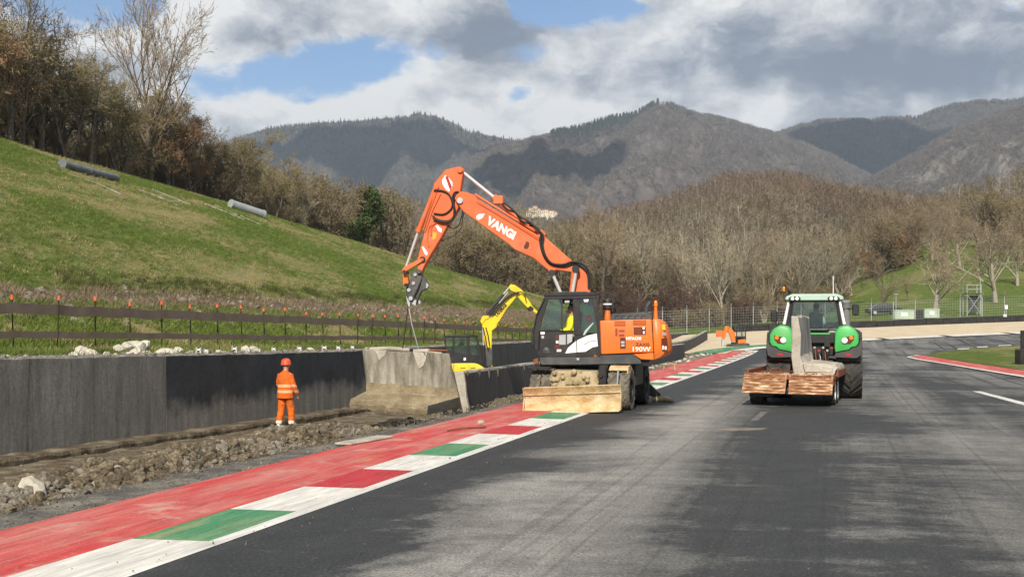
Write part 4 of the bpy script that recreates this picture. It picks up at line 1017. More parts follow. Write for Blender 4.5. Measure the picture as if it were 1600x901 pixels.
M_HIVIS_O = hivis("orange_hi_vis_jacket", (0.80, 0.155, 0.012), (0.78, 0.40, 0.22), [(0.93, 1.00), (1.08, 1.15)])
M_HIVIS_T = hivis("orange_hi_vis_trousers", (0.80, 0.17, 0.015), (0.72, 0.66, 0.58), [(0.02, 0.20)])
M_HIVIS_Y = mat("yellow_hi_vis_cloth", [(0.72, 0.70, 0.02), (0.85, 0.82, 0.04)], 6, 0.8, 0.4, 9)
M_HELMET = mat("orange_helmet", [(0.62, 0.06, 0.022), (0.74, 0.09, 0.03)], 6, 0.4, grunge=(.3, .1, .06), gscale=5)
M_GLOVE = mat("dark_gloves", [(.03, .03, .035), (.06, .06, .065)], 8, .9)
M_GREYHAIR = mat("grey_hair", [(0.18, 0.17, 0.16), (0.33, 0.31, 0.29)], 20, 0.9)
M_DARKHAIR = mat("dark_red_hair", [(0.05, 0.018, 0.016), (0.09, 0.03, 0.025)], 20, 0.9)
M_DKCLOTH = mat("dark_cloth", [(0.025, 0.028, 0.035), (0.05, 0.055, 0.065)], 6, 0.9)
M_PALECLOTH = mat("pale_green_shirt", [(0.40, 0.46, 0.40), (0.50, 0.56, 0.50)], 6, 0.9)
M_TANHELM = mat("tan_orange_helmet", [(0.62, 0.27, 0.10)], 1, 0.5)
M_WSHOE = mat("white_boots", [(0.62, 0.60, 0.56), (0.72, 0.70, 0.66)], 6, 0.8)

# ------------------------------------------------------------------ retaining wall, low barrier, L blocks, brackets
def wtop(Y): return float(np.interp(Y, [10, 23.75, 33.9, 41.3, 60, 150], [1.62, 1.55, 1.43, 1.36, 1.34, 1.38]))
WALL = thing("concrete_wall", (XU(-9.6, 40), 40, 0), "tall black painted concrete wall running beside the dug trench", "wall")
wl = -9.45; rg = random.Random(4)
dirv = Vector((K0, 1, 0)).normalized(); latv = Vector((1, -K0, 0)).normalized()
def wall_panel(y0, y1, zt0, zt1, h, u, th, mats, parent, name="panel", foot=None):
    b = MB(); N = 9; 
    a0 = Vector((XU(u, y0), y0, 0)); a1 = Vector((XU(u, y1), y1, 0))
    rings = []
    for i in range(N):
        f = i / (N - 1); p = a0.lerp(a1, f); zt = zt0 + (zt1 - zt0) * f; j = rg.uniform(-.018, .012) if 0 < i < N - 1 else 0
        q = rg.uniform(-.01, .012)
        rings.append([p + Vector((0, 0, zt - h)), p + Vector((0, 0, zt - .05 + q)) , p + latv * -.02 + Vector((0, 0, zt + j)), p - latv * th + Vector((0, 0, zt + rg.uniform(-.01, .015))), p - latv * th + Vector((0, 0, zt - h))])
    nn = 5
    vs = [v for r in rings for v in r]
    for k in range(N - 1):
        for i in range(nn):
            j = (i + 1) % nn
            b.f.append((k * nn + i, k * nn + j, (k + 1) * nn + j, (k + 1) * nn + i)); b.m.append(0 if i == 0 else 1)
    b.v = [tuple(v) for v in vs]; b.f += [(4, 3, 2, 1, 0), tuple(range((N - 1) * nn, N * nn))]; b.m += [0, 0]
    return b.build(name, mats, parent, smooth=0)
ysw = list(np.arange(9.4, 149, 2.9))
for i, y in enumerate(ysw):
    y1 = y + 2.888
    if 41.4 < y < 43: pass
    p = wall_panel(y, y1, wtop(y) + rg.uniform(-.012, .012), wtop(y1) + rg.uniform(-.012, .012), 2.1 if y < 90 else 1.4, wl + rg.uniform(-.002, .002), 0.3, [M_WALLA if y1 < 31.6 else M_WALLC if y1 < 45 else M_WALLB, M_CAPC], WALL)
fb = MB(); N = 120; rings = []
for i in range(N):
    y = 8 + i * 0.3; u0 = wl + 0.50 + rg.uniform(-.035, .035); zt = wtop(y) - 1.83 + rg.uniform(-.022, .022)
    p = Vector((XU(wl - .05, y), y, 0)); q = Vector((XU(u0, y), y, 0))
    rings.append([p + Vector((0, 0, zt - .5)), p + Vector((0, 0, zt + .02)), q + Vector((0, 0, zt)), q + Vector((.03, 0, zt - .06)), q + Vector((.0, 0, zt - .5))])
fb.loft(rings); fb.build("footing", M_SOIL, WALL, smooth=0)
M_CAPW = mat("weathered_white_steel", [(.26, .25, .23), (.45, .44, .41)], 8, .8)
# white bracket stubs along the wall's top
for i, (px, py) in enumerate(((311, 553), (323, 553), (367, 551), (388, 550), (428, 549.5), (468, 549), (507, 548.5), (529, 547.5), (551, 547), (405, 550))):
    r = ray(px, py); Y = -(K1 + wl - .16) / (K0 - r.x); x = r.x * Y; z = wtop(Y)
    o = thing("post_bracket", (x, Y, z), "", "bracket", "white bracket stubs on the wall top")
    o['label'] = ["white bracket stub at the seam where the wall turns black", "white bracket just beyond the seam on the wall top", "second white bracket past the seam, beside pale stones", "small white bracket between the second and third seams", "white bracket above the worker's helmet", "white bracket just past the worker on the wall top", "white bracket midway from worker to lifted block", "small white bracket near the lifted block on the wall", "last white bracket before the lifted block", "thin white bracket a little left of the worker"][i]
    h = (.15, .10, .17, .1, .12, .14, .15, .13, .13, .1)[i]; wd = (.06, .045, .065, .035, .05, .06, .065, .055, .045, .03)[i]
    b = MB(); b.box((x, Y, z + .012), wd * 1.3, .09, .012); b.box((x - wd * .8, Y, z + h * .55), .022, .07, h * .5); b.box((x + wd * .8, Y, z + h * .5), .022, .07, h * .45)
    b.build("stub", M_CAPW, o, .004)
    b = MB(); b.cyl((x - wd, Y - .03, z + h * .6), (x + wd, Y - .03, z + h * .6), .018, 8); b.build("cross_bolt", M_STEEL, o)
# low barrier
LOW = thing("concrete_barrier", (XU(-4.3, 50), 50, 0), "low black concrete barrier with chipped pale top behind the wheeled excavator", "barrier")
y = 35.2; k = 0
while y < 86:
    zt0 = float(np.interp(y, [35, 79], [.87, .92])); zt1 = float(np.interp(y + 3.4, [35, 79], [.87, .92]))
    wall_panel(y, y + 3.38, zt0, zt1, 1.9, -4.15, 0.28, [M_WALLB, M_CAPC], LOW); y += 3.4
for i in range(34):                                            # chips of bare concrete hanging over the painted edge
    y = 35.6 + i * 1.1 + rg.uniform(-.3, .3); w_ = rg.uniform(.05, .16); h = rg.uniform(.06, .28); p = Vector((XU(-4.15, y), y, .865)) + latv * 0.001
    b = MB().prism([p - dirv * w_ + Vector((0, 0, .01)), p + dirv * w_ + Vector((0, 0, .01)), p + dirv * w_ * .5 + Vector((0, 0, -h * .7)), p + Vector((0, 0, -h)), p - dirv * w_ * .6 + Vector((0, 0, -h * .5))], latv * .012)
    b.build("bare_patch", M_CAPC, LOW, smooth=0)
# the barrier's continuation along the gravel
FARW = thing("concrete_barrier", (XU(-5.4, 98), 98, 0), "grey concrete barrier with a pale top bordering the gravel trap", "barrier")
y = 80.0
while y < 117:
    ua, ub_ = np.interp(y, [80, 118], [-5.2, -5.9]), np.interp(y + 3.8, [80, 118], [-5.2, -5.9])
    wall_panel(y, y + 3.78, hz(T0, XU(ua, y), y) + .88, hz(T0, XU(ub_, y + 3.8), y + 3.8) + .88, 1.5, ua, 0.28, [M_WALLB, M_CAPC], FARW); y += 3.8
# ragged end of the barrier
b = MB(); e0 = Vector((XU(-4.15, 35.2), 35.2, 0))
prof = [(-.30, .86), (.02, .88), (.05, .55), (.10, .2), (.16, -.1), (.12, -.38), (-.34, -.42)]
b.prism([e0 + latv * a + Vector((0, 0, c)) - dirv * (.05 + .06 * (i % 2)) for i, (a, c) in enumerate(prof)], dirv * .12); b.build("broken_end", M_CONC, LOW, .02)

# lifted wall block: rough stem with a heavy foot toward the track
PB = Plane(at(640, 600, 34.7), 4)
BLK = thing("wall_block", PB(645, 640), "unpainted L-shaped concrete wall block being lifted from the trench on a sling", "concrete block")
ex, nb_ = PB.ex, PB.n
def block_ring(px_t, py_t, px_m, py_m, px_b, py_b, jag=0.0, r=random.Random(3)):
    """cross-section of the block through three front pixels: stem top, foot heel, foot toe"""
    t0 = PB(px_t, py_t, 0); m0 = PB(px_m, py_m, 0); f0 = PB(px_b, py_b, .75)
    J = lambda: Vector((r.uniform(-jag, jag), r.uniform(-jag, jag), r.uniform(-jag, jag)))
    return [t0 + J(), t0 + (m0 - t0) * .35 + J(), t0 + (m0 - t0) * .8 + nb_ * .02 + J(), m0 + nb_ * .12 + J() * .5, f0 + Vector((0, 0, .26)) - nb_ * .04, f0 + Vector((0, 0, .14)) + nb_ * .03 + J(), f0 + J(), m0 - nb_ * .34 + Vector((0, 0, -.33)) + J(), t0 - nb_ * .26 + J()]
N = 15; rings = []; rr = random.Random(8)
for i in range(N):
    f = i / (N - 1)
    xt = 567 + (701 - 567) * f; yt = 546.5 + 5.5 * f + rr.uniform(-1, 1) * (0 < i < N - 1); xm = 573 + (717 - 573) * f; ym = 610.5 + 9 * f
    xb = 547 + (668 - 547) * f; yb = 638 + 11 * f + rr.uniform(-.6, .6)
    rings.append(block_ring(xt, yt, xm, ym, xb, yb, .018, rr))
b = MB(); nn = 9; b.v = [tuple(v) for r in rings for v in r]
for k in range(N - 1):
    for i in range(nn):
        j = (i + 1) % nn; b.f.append((k * nn + i, k * nn + j, (k + 1) * nn + j, (k + 1) * nn + i)); b.m.append(0 if i < 2 else 1 if i < 7 else 2)
b.f += [tuple(range(nn - 1, -1, -1)), tuple(range((N - 1) * nn, N * nn))]; b.m += [2, 2]
b.build("block", [M_CONCSTAIN, M_FOOT, M_CONC], BLK, 0.008, smooth=25)
for pts in ([(583, 546), (604, 547), (601, 556), (596, 558), (592, 563), (588, 557)], [(645, 549), (667, 551), (665, 562), (661, 572), (655, 576), (651, 567)]):
    MB().prism([PB(x, y, .012) for x, y in pts], -nb_ * .05).build("broken_patch", M_CONC, BLK, .004)
for x0, y0, x1, y1 in ((578, 545, 640, 546.5), (646, 548, 690, 551)):
    MB().tube([PB(x0, y0, -.13), PB((x0 + x1) / 2, (y0 + y1) / 2 - 1.5, -.10), PB(x1, y1, -.13)], [.05, .06, .05], 7).build("mortar_ridge", M_CONC, BLK, smooth=0)
MB().tube([PB(660, 549, -.1), PB(675, 546.5, -.05), PB(700, 547.5, -.05)], .025, 6).build("reinforcing_bar", M_RUST, BLK)
# ------------------------------------------------------------------ the wheeled excavator
UA = Vector((0.246, 0.969, 0)).normalized(); UR = Vector((UA.y, -UA.x, 0))          # undercarriage: rearward (away), rightward
BC = Vector((1.47, 31.5, 0))                                                        # middle of the blade on the ground
EXC = thing("wheeled_excavator", (2.2, 34.0, 0), "big orange wheeled excavator with raised boom and muddy blade on the kerb", "excavator")
def up_pt(lat, back, z): return BC + UR * lat + UA * back + Vector((0, 0, z))
# blade: curved mouldboard, slightly rolled
roll = lambda lat: 0.045 * lat
def blade_pt(lat, back, z): return up_pt(lat, back, z + roll(lat) + .03)
prof = [(-.10, 0.0), (-.02, .06), (.05, .20), (.05, .36), (0.0, .50), (-.09, .62), (-.05, .64), (.05, .60), (.12, .36), (.11, .15), (.0, -.0)]
b = MB(); b.prism([blade_pt(-1.2, p, z) for p, z in prof], UR * 2.4 + Vector((0, 0, 0.108))); bl = b.build("blade", M_BLADE, EXC, .008)
MB().prism([blade_pt(-1.2, p, z) for p, z in [(-.125, -.025), (-.03, -.025), (-.01, .085), (-.045, .085)]], UR * 2.4 + Vector((0, 0, .108))).build("cutting_edge", M_BLADE, bl, .004)
MB().prism([blade_pt(-1.2, p, z) for p, z in [(-.0, .42), (.03, .43), (.02, .45), (-.012, .445)]], UR * 2.4 + Vector((0, 0, .108))).build("blade_rib", M_BLADE, bl, .006)
for s in (-1, 1):
    MB().prism([blade_pt(s * 1.2, p, z) for p, z in [(-.11, .0), (.12, .02), (.14, .5), (-.09, .63), (.045, .36)]], UR * (s * .03)).build("end_plate", M_BLADE, bl, .004)
    MB().loft([[up_pt(s * .5 + a, .20, .30 + c) for a, c in ((-.09, -.1), (.09, -.1), (.09, .1), (-.09, .1))], [up_pt(s * .38 + a, 1.0, .62 + c) for a, c in ((-.09, -.13), (.09, -.13), (.09, .13), (-.09, .13))]]).build("blade_arm", M_MUD, EXC, .01)
# frame
b = MB(); b.box(up_pt(0, 3.25, .78), .42, 1.55, .2, UR, UA); b.box(up_pt(0, 2.6, 1.0), .62, .75, .07, UR, UA); fr = b.build("chassis", M_BLACK, EXC, .03)
b = MB(); b.lathe(up_pt(0, 2.6, 1.03), (0, 0, 1), [(.62, 0), (.66, .03), (.66, .10), (.60, .13)], 40, caps=True); b.build("slew_ring", M_GREY, EXC)
b = MB()
b.loft([[up_pt(a, .95, c) for a, c in ((-.78, .34), (.42, .34), (.50, .70), (.40, .98), (-.70, .99), (-.80, .75))], [up_pt(a, 1.55, c) for a, c in ((-.7, .4), (.42, .4), (.5, .72), (.4, 1.0), (-.7, 1.02), (-.76, .76))]])
for i in range(26): b.ball(up_pt(rg.uniform(-.75, .42), .95 + rg.uniform(-.05, .02), rg.uniform(.5, .98)), rg.uniform(.03, .09), 7)
b.build("mudguard_plate", M_MUD, EXC, .02, smooth=60)
b = MB(); b.box(up_pt(-1.05, 1.0, 1.06), .30, .14, .03, UR, UA); b.build("step_plate", M_BLACK, EXC, .008)
b = MB(); b.box(up_pt(.60, 1.1, .80), .10, .16, .34, UR, UA); b.cyl(up_pt(.55, .9, .88), up_pt(.55, 1.0, .88), .07, 12); b.build("hydraulic_block", M_BLACK, EXC, .02)
axles = [(1.4, "front"), (4.05, "rear")]
for back, nm in axles:
    MB().tube([up_pt(-1.2, back, .52), up_pt(-.3, back, .55), up_pt(0, back, .58), up_pt(.3, back, .55), up_pt(1.2, back, .52)], [.09, .12, .24, .12, .09], 12).build("axle", M_BLACK, EXC)
    for s in (-1, 1):
        for k, lat in enumerate((.86, 1.145)):
            b = tyre(MB(), up_pt(s * lat, back, .52), UR, .52, .265, 17, .045, .30); t = b.build("tyre", M_MUDRUB if back < 2 else M_RUBBER, EXC)
            if k: rim(MB(), up_pt(s * (lat + .10), back, .52), UR * s, .30, .07).build("rim", M_BLACK, t)
    if back < 2:
        for s, x0, x1 in ((1, .74, 1.2), (-1, .74, 1.2)):
            bb = MB(); pts = []
            for i in range(9):
                a = math.radians(58 + 90 * i / 8); pts.append((back - .62 * math.cos(a), .53 + .60 * math.sin(a)))
            R0 = [[up_pt(s * x0, p, z), up_pt(s * x1, p, z), up_pt(s * x1, p, z - .03), up_pt(s * x0, p, z - .03)] for p, z in pts]
            bb.loft(R0)
            if s > 0: bb.loft([[up_pt(s * x1, p, z + .01), up_pt(s * (x1 + .03), p, z + .01), up_pt(s * (x1 + .03), p, z - .10), up_pt(s * x1, p, z - .10)] for p, z in pts]); bb.build("mudguard", M_BLADE, EXC, .0)
b = MB(); b.box(up_pt(1.02, 2.7, .86), .26, .62, .28, UR, UA); b.box(up_pt(1.0, 2.05, .6), .22, .2, .05, UR, UA); b.build("step_locker", M_BLACK, EXC, .03)
b = MB(); b.box(up_pt(-1.02, 2.7, .86), .26, .62, .28, UR, UA); b.build("step_locker", M_BLACK, EXC, .03)
b = MB(); b.cyl(up_pt(1.0, .75, .55), up_pt(1.03, .75, 1.05), .022, 8); b.build("marker_rod", M_LGREY, EXC)
# rear stabilisers, swung down
for s in (-1, 1):
    b = MB(); A = up_pt(s * .55, 5.05, .75); B = up_pt(s * 1.48, 5.1, .14)
    n_ = Vector((0, 0, 1)).cross(B - A).normalized(); d_ = (B - A).normalized(); q_ = d_.cross(n_)
    b.loft([[A + n_ * a * .12 + q_ * c * .20 for a, c in ((-1, -1), (1, -1), (1, 1), (-1, 1))], [A.lerp(B, .55) + n_ * a * .12 + q_ * c * .17 for a, c in ((-1, -1), (1, -1), (1, 1), (-1, 1))], [B + n_ * a * .09 + q_ * c * .08 for a, c in ((-1, -1), (1, -1), (1, 1), (-1, 1))]])
    sb_ = b.build("stabiliser_leg", M_BLACK, EXC, .015)
    MB().tube([up_pt(s * .5, 5.05, 1.0), up_pt(s * 1.1, 5.06, .62)], .06, 10).build("stabiliser_ram", M_BLACK, sb_)
    b = MB(); c = up_pt(s * 1.55, 5.1, .0); b.loft([[c + UR * (x * k) + UA * (y * k) + Vector((0, 0, z)) for x, y in ((-.26, -.2), (.26, -.2), (.3, 0), (.26, .2), (-.26, .2), (-.3, 0))] for z, k in ((.0, .9), (.05, 1), (.10, .95), (.16, .5))])
    b.build("stabiliser_foot", M_MUD, sb_, .01)
b = MB(); b.box(up_pt(0, 5.05, .75), .6, .18, .16, UR, UA); b.build("stabiliser_beam", M_BLACK, EXC, .02)

# upper structure
PU = Plane((2.2, 32.85, 0), 6.0)                                                     # its near side
ni = -PU.n                                                                          # inward
def slab(name, pts, off, th, m, parent, bevel=.012, **k):
    return MB().prism(PU.poly(pts, off), ni * th).build(name, m, parent, bevel, **k)
# lower deck
slab("deck_skirt", [(842, 556), (990, 552.6), (1001, 560.8), (1003, 569.5), (846, 571), (842.5, 566)], -.02, .16, M_GREY, EXC, .03)
slab("deck", [(848, 556.5), (1015, 552), (1015, 566), (850, 570)], -.2, 2.2, M_BLACK, EXC, .02)
slab("deck_lamp", [(901, 559), (905, 559), (905, 562.5), (901, 562.5)], 0.0, .03, M_LGREY, EXC, .004); slab("side_reflector", [(928, 554), (934, 554), (934, 557), (928, 557)], .0, .03, M_LAMPO, EXC, .004)
# cab shell built as frame pieces round the glass
cabm = M_BLACK; CW = 1.02
CAB = slab("cab_floor", [(838, 548), (937, 548), (938, 557), (842, 557)], 0, CW, cabm, EXC, .01)
for off in (0.0, -CW + .09):
    th = .09
    nm = "cab_side_frame"
    slab(nm, [(852, 460), (930, 458.3), (931.5, 466.2), (857, 467.8), (852, 470), (849, 466)], off, th, cabm, CAB, .01)      # roof rail
    slab(nm, [(849, 466.2), (857, 468), (848, 497), (842.6, 520), (841.5, 548), (835.5, 545), (831, 527), (831.6, 516), (838.4, 491)], off - .002, th, cabm, CAB, .01)  # front pillar
    slab(nm, [(925, 466.4), (931.3, 466.2), (938.5, 500), (938.5, 522), (933.2, 522), (932.8, 512)], off - .002, th, cabm, CAB, .006)     # rear pillar
    slab(nm, [(895, 467.2), (905.4, 466.8), (909, 523.5), (896, 523.5)], off - .002, th, cabm, CAB, .006)                               # centre pillar
# lower door and rear quarter
slab("door", [(843.5, 517.2), (895.6, 515.6), (895.8, 548.5), (842, 549)], -.003, .07, cabm, CAB, .012)
slab("rear_quarter", [(896.5, 524), (938.5, 521), (938.5, 556), (884, 556), (884, 549.5), (896.4, 549)], -.006, .07, cabm, CAB, .01)
slab("door_window", [(873.5, 523.2), (884, 522.4), (884, 538.2), (873.5, 538.2)], .004, .008, M_LGREY, CAB, .002)
slab("door_window", [(886, 522.2), (895, 521.6), (893.6, 533.5), (886, 537.8)], .004, .008, M_LGREY, CAB, .002)
slab("white_panel", [(901.6, 531.4), (918, 524), (932.5, 520.8), (934.3, 541), (926, 542.5), (915, 549.3), (902, 550.2)], .016, .02, M_WPAINT, CAB, .006)
slab("white_panel", [(900.4, 532), (901, 550.4), (883, 552), (887.5, 543)], .016, .02, M_WPAINT, CAB, .006)
slab("panel_groove", [(912, 537.8), (921, 532.6), (932, 532.2), (932, 533.1), (921.4, 533.5), (912.6, 538.6)], .019, .008, M_GREY, CAB, 0)
slab("speaker_panel", [(844, 549.6), (846.5, 543.5), (853, 540), (860, 541), (866.5, 549), (867.5, 553.5), (844, 553.5)], .01, .04, M_BLACK, CAB, .008)
for r_, dd in ((.085, .02), (.05, .028)): MB().lathe(PU(853.5, 547.6, dd), PU.n, [(r_, -.02), (r_, 0), (r_ * .8, .006), (.001, .006)], 18).build("grab_boss", M_GREY, CAB)
for pts, m in (([(844.5, 518.5), (851, 518.2), (851, 521.8), (844.5, 522)], M_WPAINT), ([(846, 524), (850, 524), (850, 528.5), (846, 528.5)], M_LGREY), ([(868, 523), (871.8, 523), (871.8, 531), (868, 531)], M_DECALD), ([(867, 538), (875, 537.2), (875, 544.8), (867, 545)], M_DECALD), ([(870, 545.6), (877, 545.4), (877, 549), (870, 549.2)], M_WPAINT), ([(868.6, 532), (872.6, 532), (872.6, 536), (868.6, 536)], M_WPAINT)):
    slab("sticker", pts, .004, .006, m, CAB, 0)
MB().tube([PU(842, 517, .02), PU(856, 515.5, .035), PU(872, 515, .035), PU(884, 518, .02)], .012, 6).build("hand_rail", M_BLACK, CAB)
# roof, back wall, far glass
MB().prism(PU.poly([(850, 460.4), (855, 457.4), (927, 456.2), (931, 458.6), (931, 461.5), (850, 463)], .02), ni * (CW + .04)).build("cab_roof", cabm, CAB, .02)
MB().prism(PU.poly([(860, 458.2), (918, 457), (917, 455), (866, 455.8)], -.2), ni * .6).build("roof_hatch", M_GREY, CAB, .015)
slab("back_wall", [(933.5, 505), (937.5, 505), (938.4, 550), (934.2, 550)], -.09, CW - .18, cabm, CAB, 0)
slab("side_glass", [(857, 468.3), (878, 467.7), (878, 514.6), (844, 516.6)], -.03, .008, M_GLASSD, CAB, 0)
slab("window_frame", [(876.6, 467.8), (879, 467.7), (879, 515), (876.6, 515)], -.018, .03, cabm, CAB, 0)
slab("rear_side_glass", [(905.6, 467), (924.8, 466.8), (932.6, 517), (928, 517.4), (918, 520), (911, 523), (908.7, 523)], -.03, .008, M_GLASSD, CAB, 0)
slab("quarter_trim", [(910.4, 523.6), (914, 516), (920.5, 509.5), (927, 503), (927.4, 505), (921.5, 512.5), (917, 518), (914, 523.2)], -.012, .012, M_LGREY, CAB, .003)
slab("far_glass", [(858, 468.6), (925, 467), (932, 520), (843.5, 519)], -CW + .03, .008, M_GLASS, CAB, 0)
slab("far_lower_side", [(843, 519), (934, 520), (937, 549), (842, 549)], -CW + .06, .05, cabm, CAB, 0)
fg = [PU(849.5, 467, -.08), PU(838.5, 492, -.08), PU(831.8, 517, -.08), PU(834, 541, -.08)]
MB().loft([[p, p + ni * (CW - .16)] for p in fg], caps=False, closed=False).build("windscreen", M_GLASS, CAB)
MB().prism(PU.poly([(892, 467.8), (905, 467.2), (905, 474), (892, 474)], -.12), ni * .5).build("sun_blind", M_BLACK, CAB, .004)
slab("air_duct", [(882, 468.2), (890, 468), (890, 473), (882, 473)], -.06, .2, M_LGREY, CAB, .01)
slab("control_console", [(866, 518), (888, 516.5), (890, 524), (866, 528)], -.2, .2, M_GREY, CAB, .02)
# seat
SEAT = slab("seat", [(880, 524), (903, 523), (904, 530), (880, 531)], -.28, .48, M_SEAT, CAB, .03); slab("seat_back", [(897, 522), (904, 523), (910, 488), (905, 484), (901, 487)], -.30, .44, M_SEAT, SEAT, .03)
slab("red_jacket_hook", [(916, 494), (922, 492), (925, 500), (920, 503), (915, 500)], -.5, .08, M_LAMPR, CAB, .01)
slab("roof_lamp", [(911.5, 467.8), (920, 467.4), (919, 471.6), (913, 471.8)], -.012, .03, M_WPAINT, CAB, .006)
MB().tube([PU(851, 466, .03), PU(838, 492, .05), PU(833, 519, .05)], .014, 6).build("front_grab_rail", M_BLACK, CAB)
b = MB(); b.prism(PU.poly([(829.5, 523), (833.5, 523), (834.5, 539), (830, 539)], .10), ni * .05); b.tube([PU(832, 529, .05), PU(835, 528, -.02)], .012, 6); b.build("door_mirror", M_BLACK, CAB, .01)
slab("step_lamp", [(832.5, 561), (841, 559), (842, 568), (834, 570)], .03, .12, M_RUST, EXC, .02)
# engine cover and counterweight
HOOD = slab("engine_cover", [(937.4, 500.6), (1018, 498.2), (1021, 550), (939.5, 553)], .01, 2.42, M_ORANGE, EXC, .03, seg=2)
slab("lower_cover", [(989, 553.2), (1021.2, 550.8), (1021.6, 562.2), (1001.5, 561.2)], .008, 2.4, M_ORANGE, EXC, .015)
slab("cover_side_gap", [(936.2, 501.5), (939, 501.5), (940.4, 553), (938.4, 553)], .003, 1.0, M_DECALD, EXC, 0)
cwp = [(1019.6, 498), (1029.5, 497.8), (1037, 502.4), (1041, 511), (1044.6, 526), (1046.3, 547), (1043, 554), (1036, 558.6), (1023, 562.4)]
b = MB(); r0 = PU.poly(cwp, -.05); rings = []
N = 9
for i in range(N):
    f = i / (N - 1); s_ = math.sin(math.pi * min(max(f, .0), 1.0)) ** .38 if 0 < f < 1 else 0
    dep = 2.44 * f
    rings.append([p.copy() + ni * (dep - .06) + PU.ex * ((x - 1019.6) / 60.0) * (0.22 * s_ - .0) - (PU.ex * ((x - 1019.6) / 60.0) * .28 * (1 - s_)) for p, (x, y) in zip(r0, cwp)])
b.loft(rings); b.build("counterweight", M_ORANGE, EXC, .02, smooth=50)
HT = slab("engine_top_grille", [(956, 489.6), (1016.6, 487.6), (1018, 498.2), (953.5, 500)], -.08, 1.9, M_GREY, EXC, .015)
for i in range(5):
    x = 959.5 + i * 10.3; slab("slot", [(x, 497.4), (x + 1.8, 492.6), (x + 8.6, 492), (x + 8.4, 493.4), (x + 3.2, 494), (x + 2.2, 497.3)], -.074, .03, M_BLACK, HT, 0)
b = MB(); p = PU(949.5, 500, -.5); zt = lambda y: CAM_H + (HY - y) / 59.5
for a, c, r_, m in ((500, 483, .075, 0),):
    b.lathe((p.x, p.y, zt(500)), (0, 0, 1), [(.085, 0), (.085, .12), (.07, .18), (.07, .3)], 18, caps=True)
AC = b.build("intake_pipe", M_ORANGE, EXC); b = MB(); b.lathe((p.x, p.y, zt(483.5)), (0, 0, 1), [(.10, 0), (.125, .02), (.125, .22), (.115, .26), (.05, .28)], 20, caps=True); pc = b.build("pre_cleaner", M_BLACK, AC)
MB().lathe((p.x, p.y, zt(476.3)), (0, 0, 1), [(.1262, 0), (.1262, .035)], 20).build("label_band", M_WPAINT, pc)
b = MB(); p = PU(1010, 490, -1.2); z0 = zt(489); b.tube([(p.x, p.y, z0 - .1), (p.x, p.y, z0 + .14), (p.x + .03, p.y, z0 + .2), (p.x + .10, p.y, z0 + .30)], [.05, .05, .05, .055], 12); b.build("exhaust_pipe", M_GREY, EXC)
b = MB(); p = PU(1024.5, 499, -.35); b.lathe((p.x, p.y, zt(499)), (0, 0, 1), [(.06, 0), (.055, .1), (.04, .26), (.04, .33), (.05, .34), (.05, .36)], 14, caps=True); bp = b.build("beacon_post", M_ORANGE, EXC)
b = MB(); b.lathe((p.x, p.y, zt(478)), (0, 0, 1), [(.055, 0), (.055, .02), (.045, .03), (.045, .10), (.03, .13), (.001, .135)], 14, caps=False); b.build("beacon", M_LAMPO, bp)
MB().tube([PU(931, 459, -.3), PU(941, 456.8, -.3), PU(952, 459, -.3), PU(957, 466, -.3), PU(957, 487, -.3)], .018, 6).build("guard_rail", M_BLACK, EXC)
MB().tube([PU(933, 463, -.7), PU(945, 462, -.7), PU(955, 470, -.7), PU(955, 489, -.7)], .018, 6).build("guard_rail", M_BLACK, EXC)
b = MB(); b.prism(PU.poly([(929, 460), (936, 462), (936, 474), (931, 474)], -.1), ni * .12); b.build("work_lamp", M_BLACK, EXC, .01)
# grilles, decals and lettering on the engine cover (measured on the photograph's close view)
def dec(pts): return zoomed(pts, 950, 495, 12.87)
def rect(x0, y0, x1, y1): return dec([(x0, y0), (x1, y0), (x1, y1), (x0, y1)])
for r_ in ((130, 78, 350, 190), (505, 62, 762, 168)):
    g = slab("vent_grille", rect(*r_), .016, .02, M_GRILLE, HOOD, .002)
    for k in range(4):
        y_ = r_[1] + (r_[3] - r_[1]) * (k + .5) / 4; slab("louvre", rect(r_[0] + 8, y_ - 7, r_[2] - 8, y_ + 5), .024, .012, M_ORANGE, g, 0)
g = slab("vent_grille", rect(518, 205, 760, 358), .016, .02, M_DECALD, HOOD, .002)
for k in range(6): slab("louvre", rect(545, 222 + k * 21, 662, 233 + k * 21), .022, .01, M_GRILLE, g, 0)
slab("sticker", rect(695, 200, 735, 245), .020, .004, M_WPAINT, g, 0); slab("sticker", rect(705, 285, 735, 338), .020, .004, M_WPAINT, g, 0)
slab("vent_grille", rect(145, 232, 192, 385), .016, .02, M_GRILLE, HOOD, .002)
g = slab("vent_grille", rect(200, 228, 350, 392), .014, .02, M_ORANGE2, HOOD, .002)
for y0, y1 in ((262, 300), (345, 390)): slab("handle_recess", rect(220, y0, 330, y1), .019, .01, M_GRILLE, g, 0)
g = slab("warning_plate", rect(245, 415, 356, 640), .016, .02, M_DECALD, HOOD, .002)
slab("sticker", rect(262, 485, 332, 530), .021, .006, M_LGREY, g, 0); slab("sticker", rect(268, 548, 332, 590), .021, .006, M_LGREY, g, 0)
o1, o2 = dec([(362, 462), (660, 455)]); text_mesh("lettering", "HITACHI", PU(*o1, .0125), PU.ex, (0, 0, 1), .082, M_WPAINT, HOOD, width=.385, bold=.045)
o1 = dec([(552, 588)])[0]; text_mesh("lettering", "ZAXIS", PU(*o1, .0125), PU.ex, (0, 0, 1), .085, M_DECALD, HOOD, width=.36, bold=.03)
o1 = dec([(497, 690)])[0]; text_mesh("lettering", "190W", PU(*o1, .0125), PU.ex, (0, 0, 1), .118, M_WPAINT, HOOD, width=.46, bold=.015)
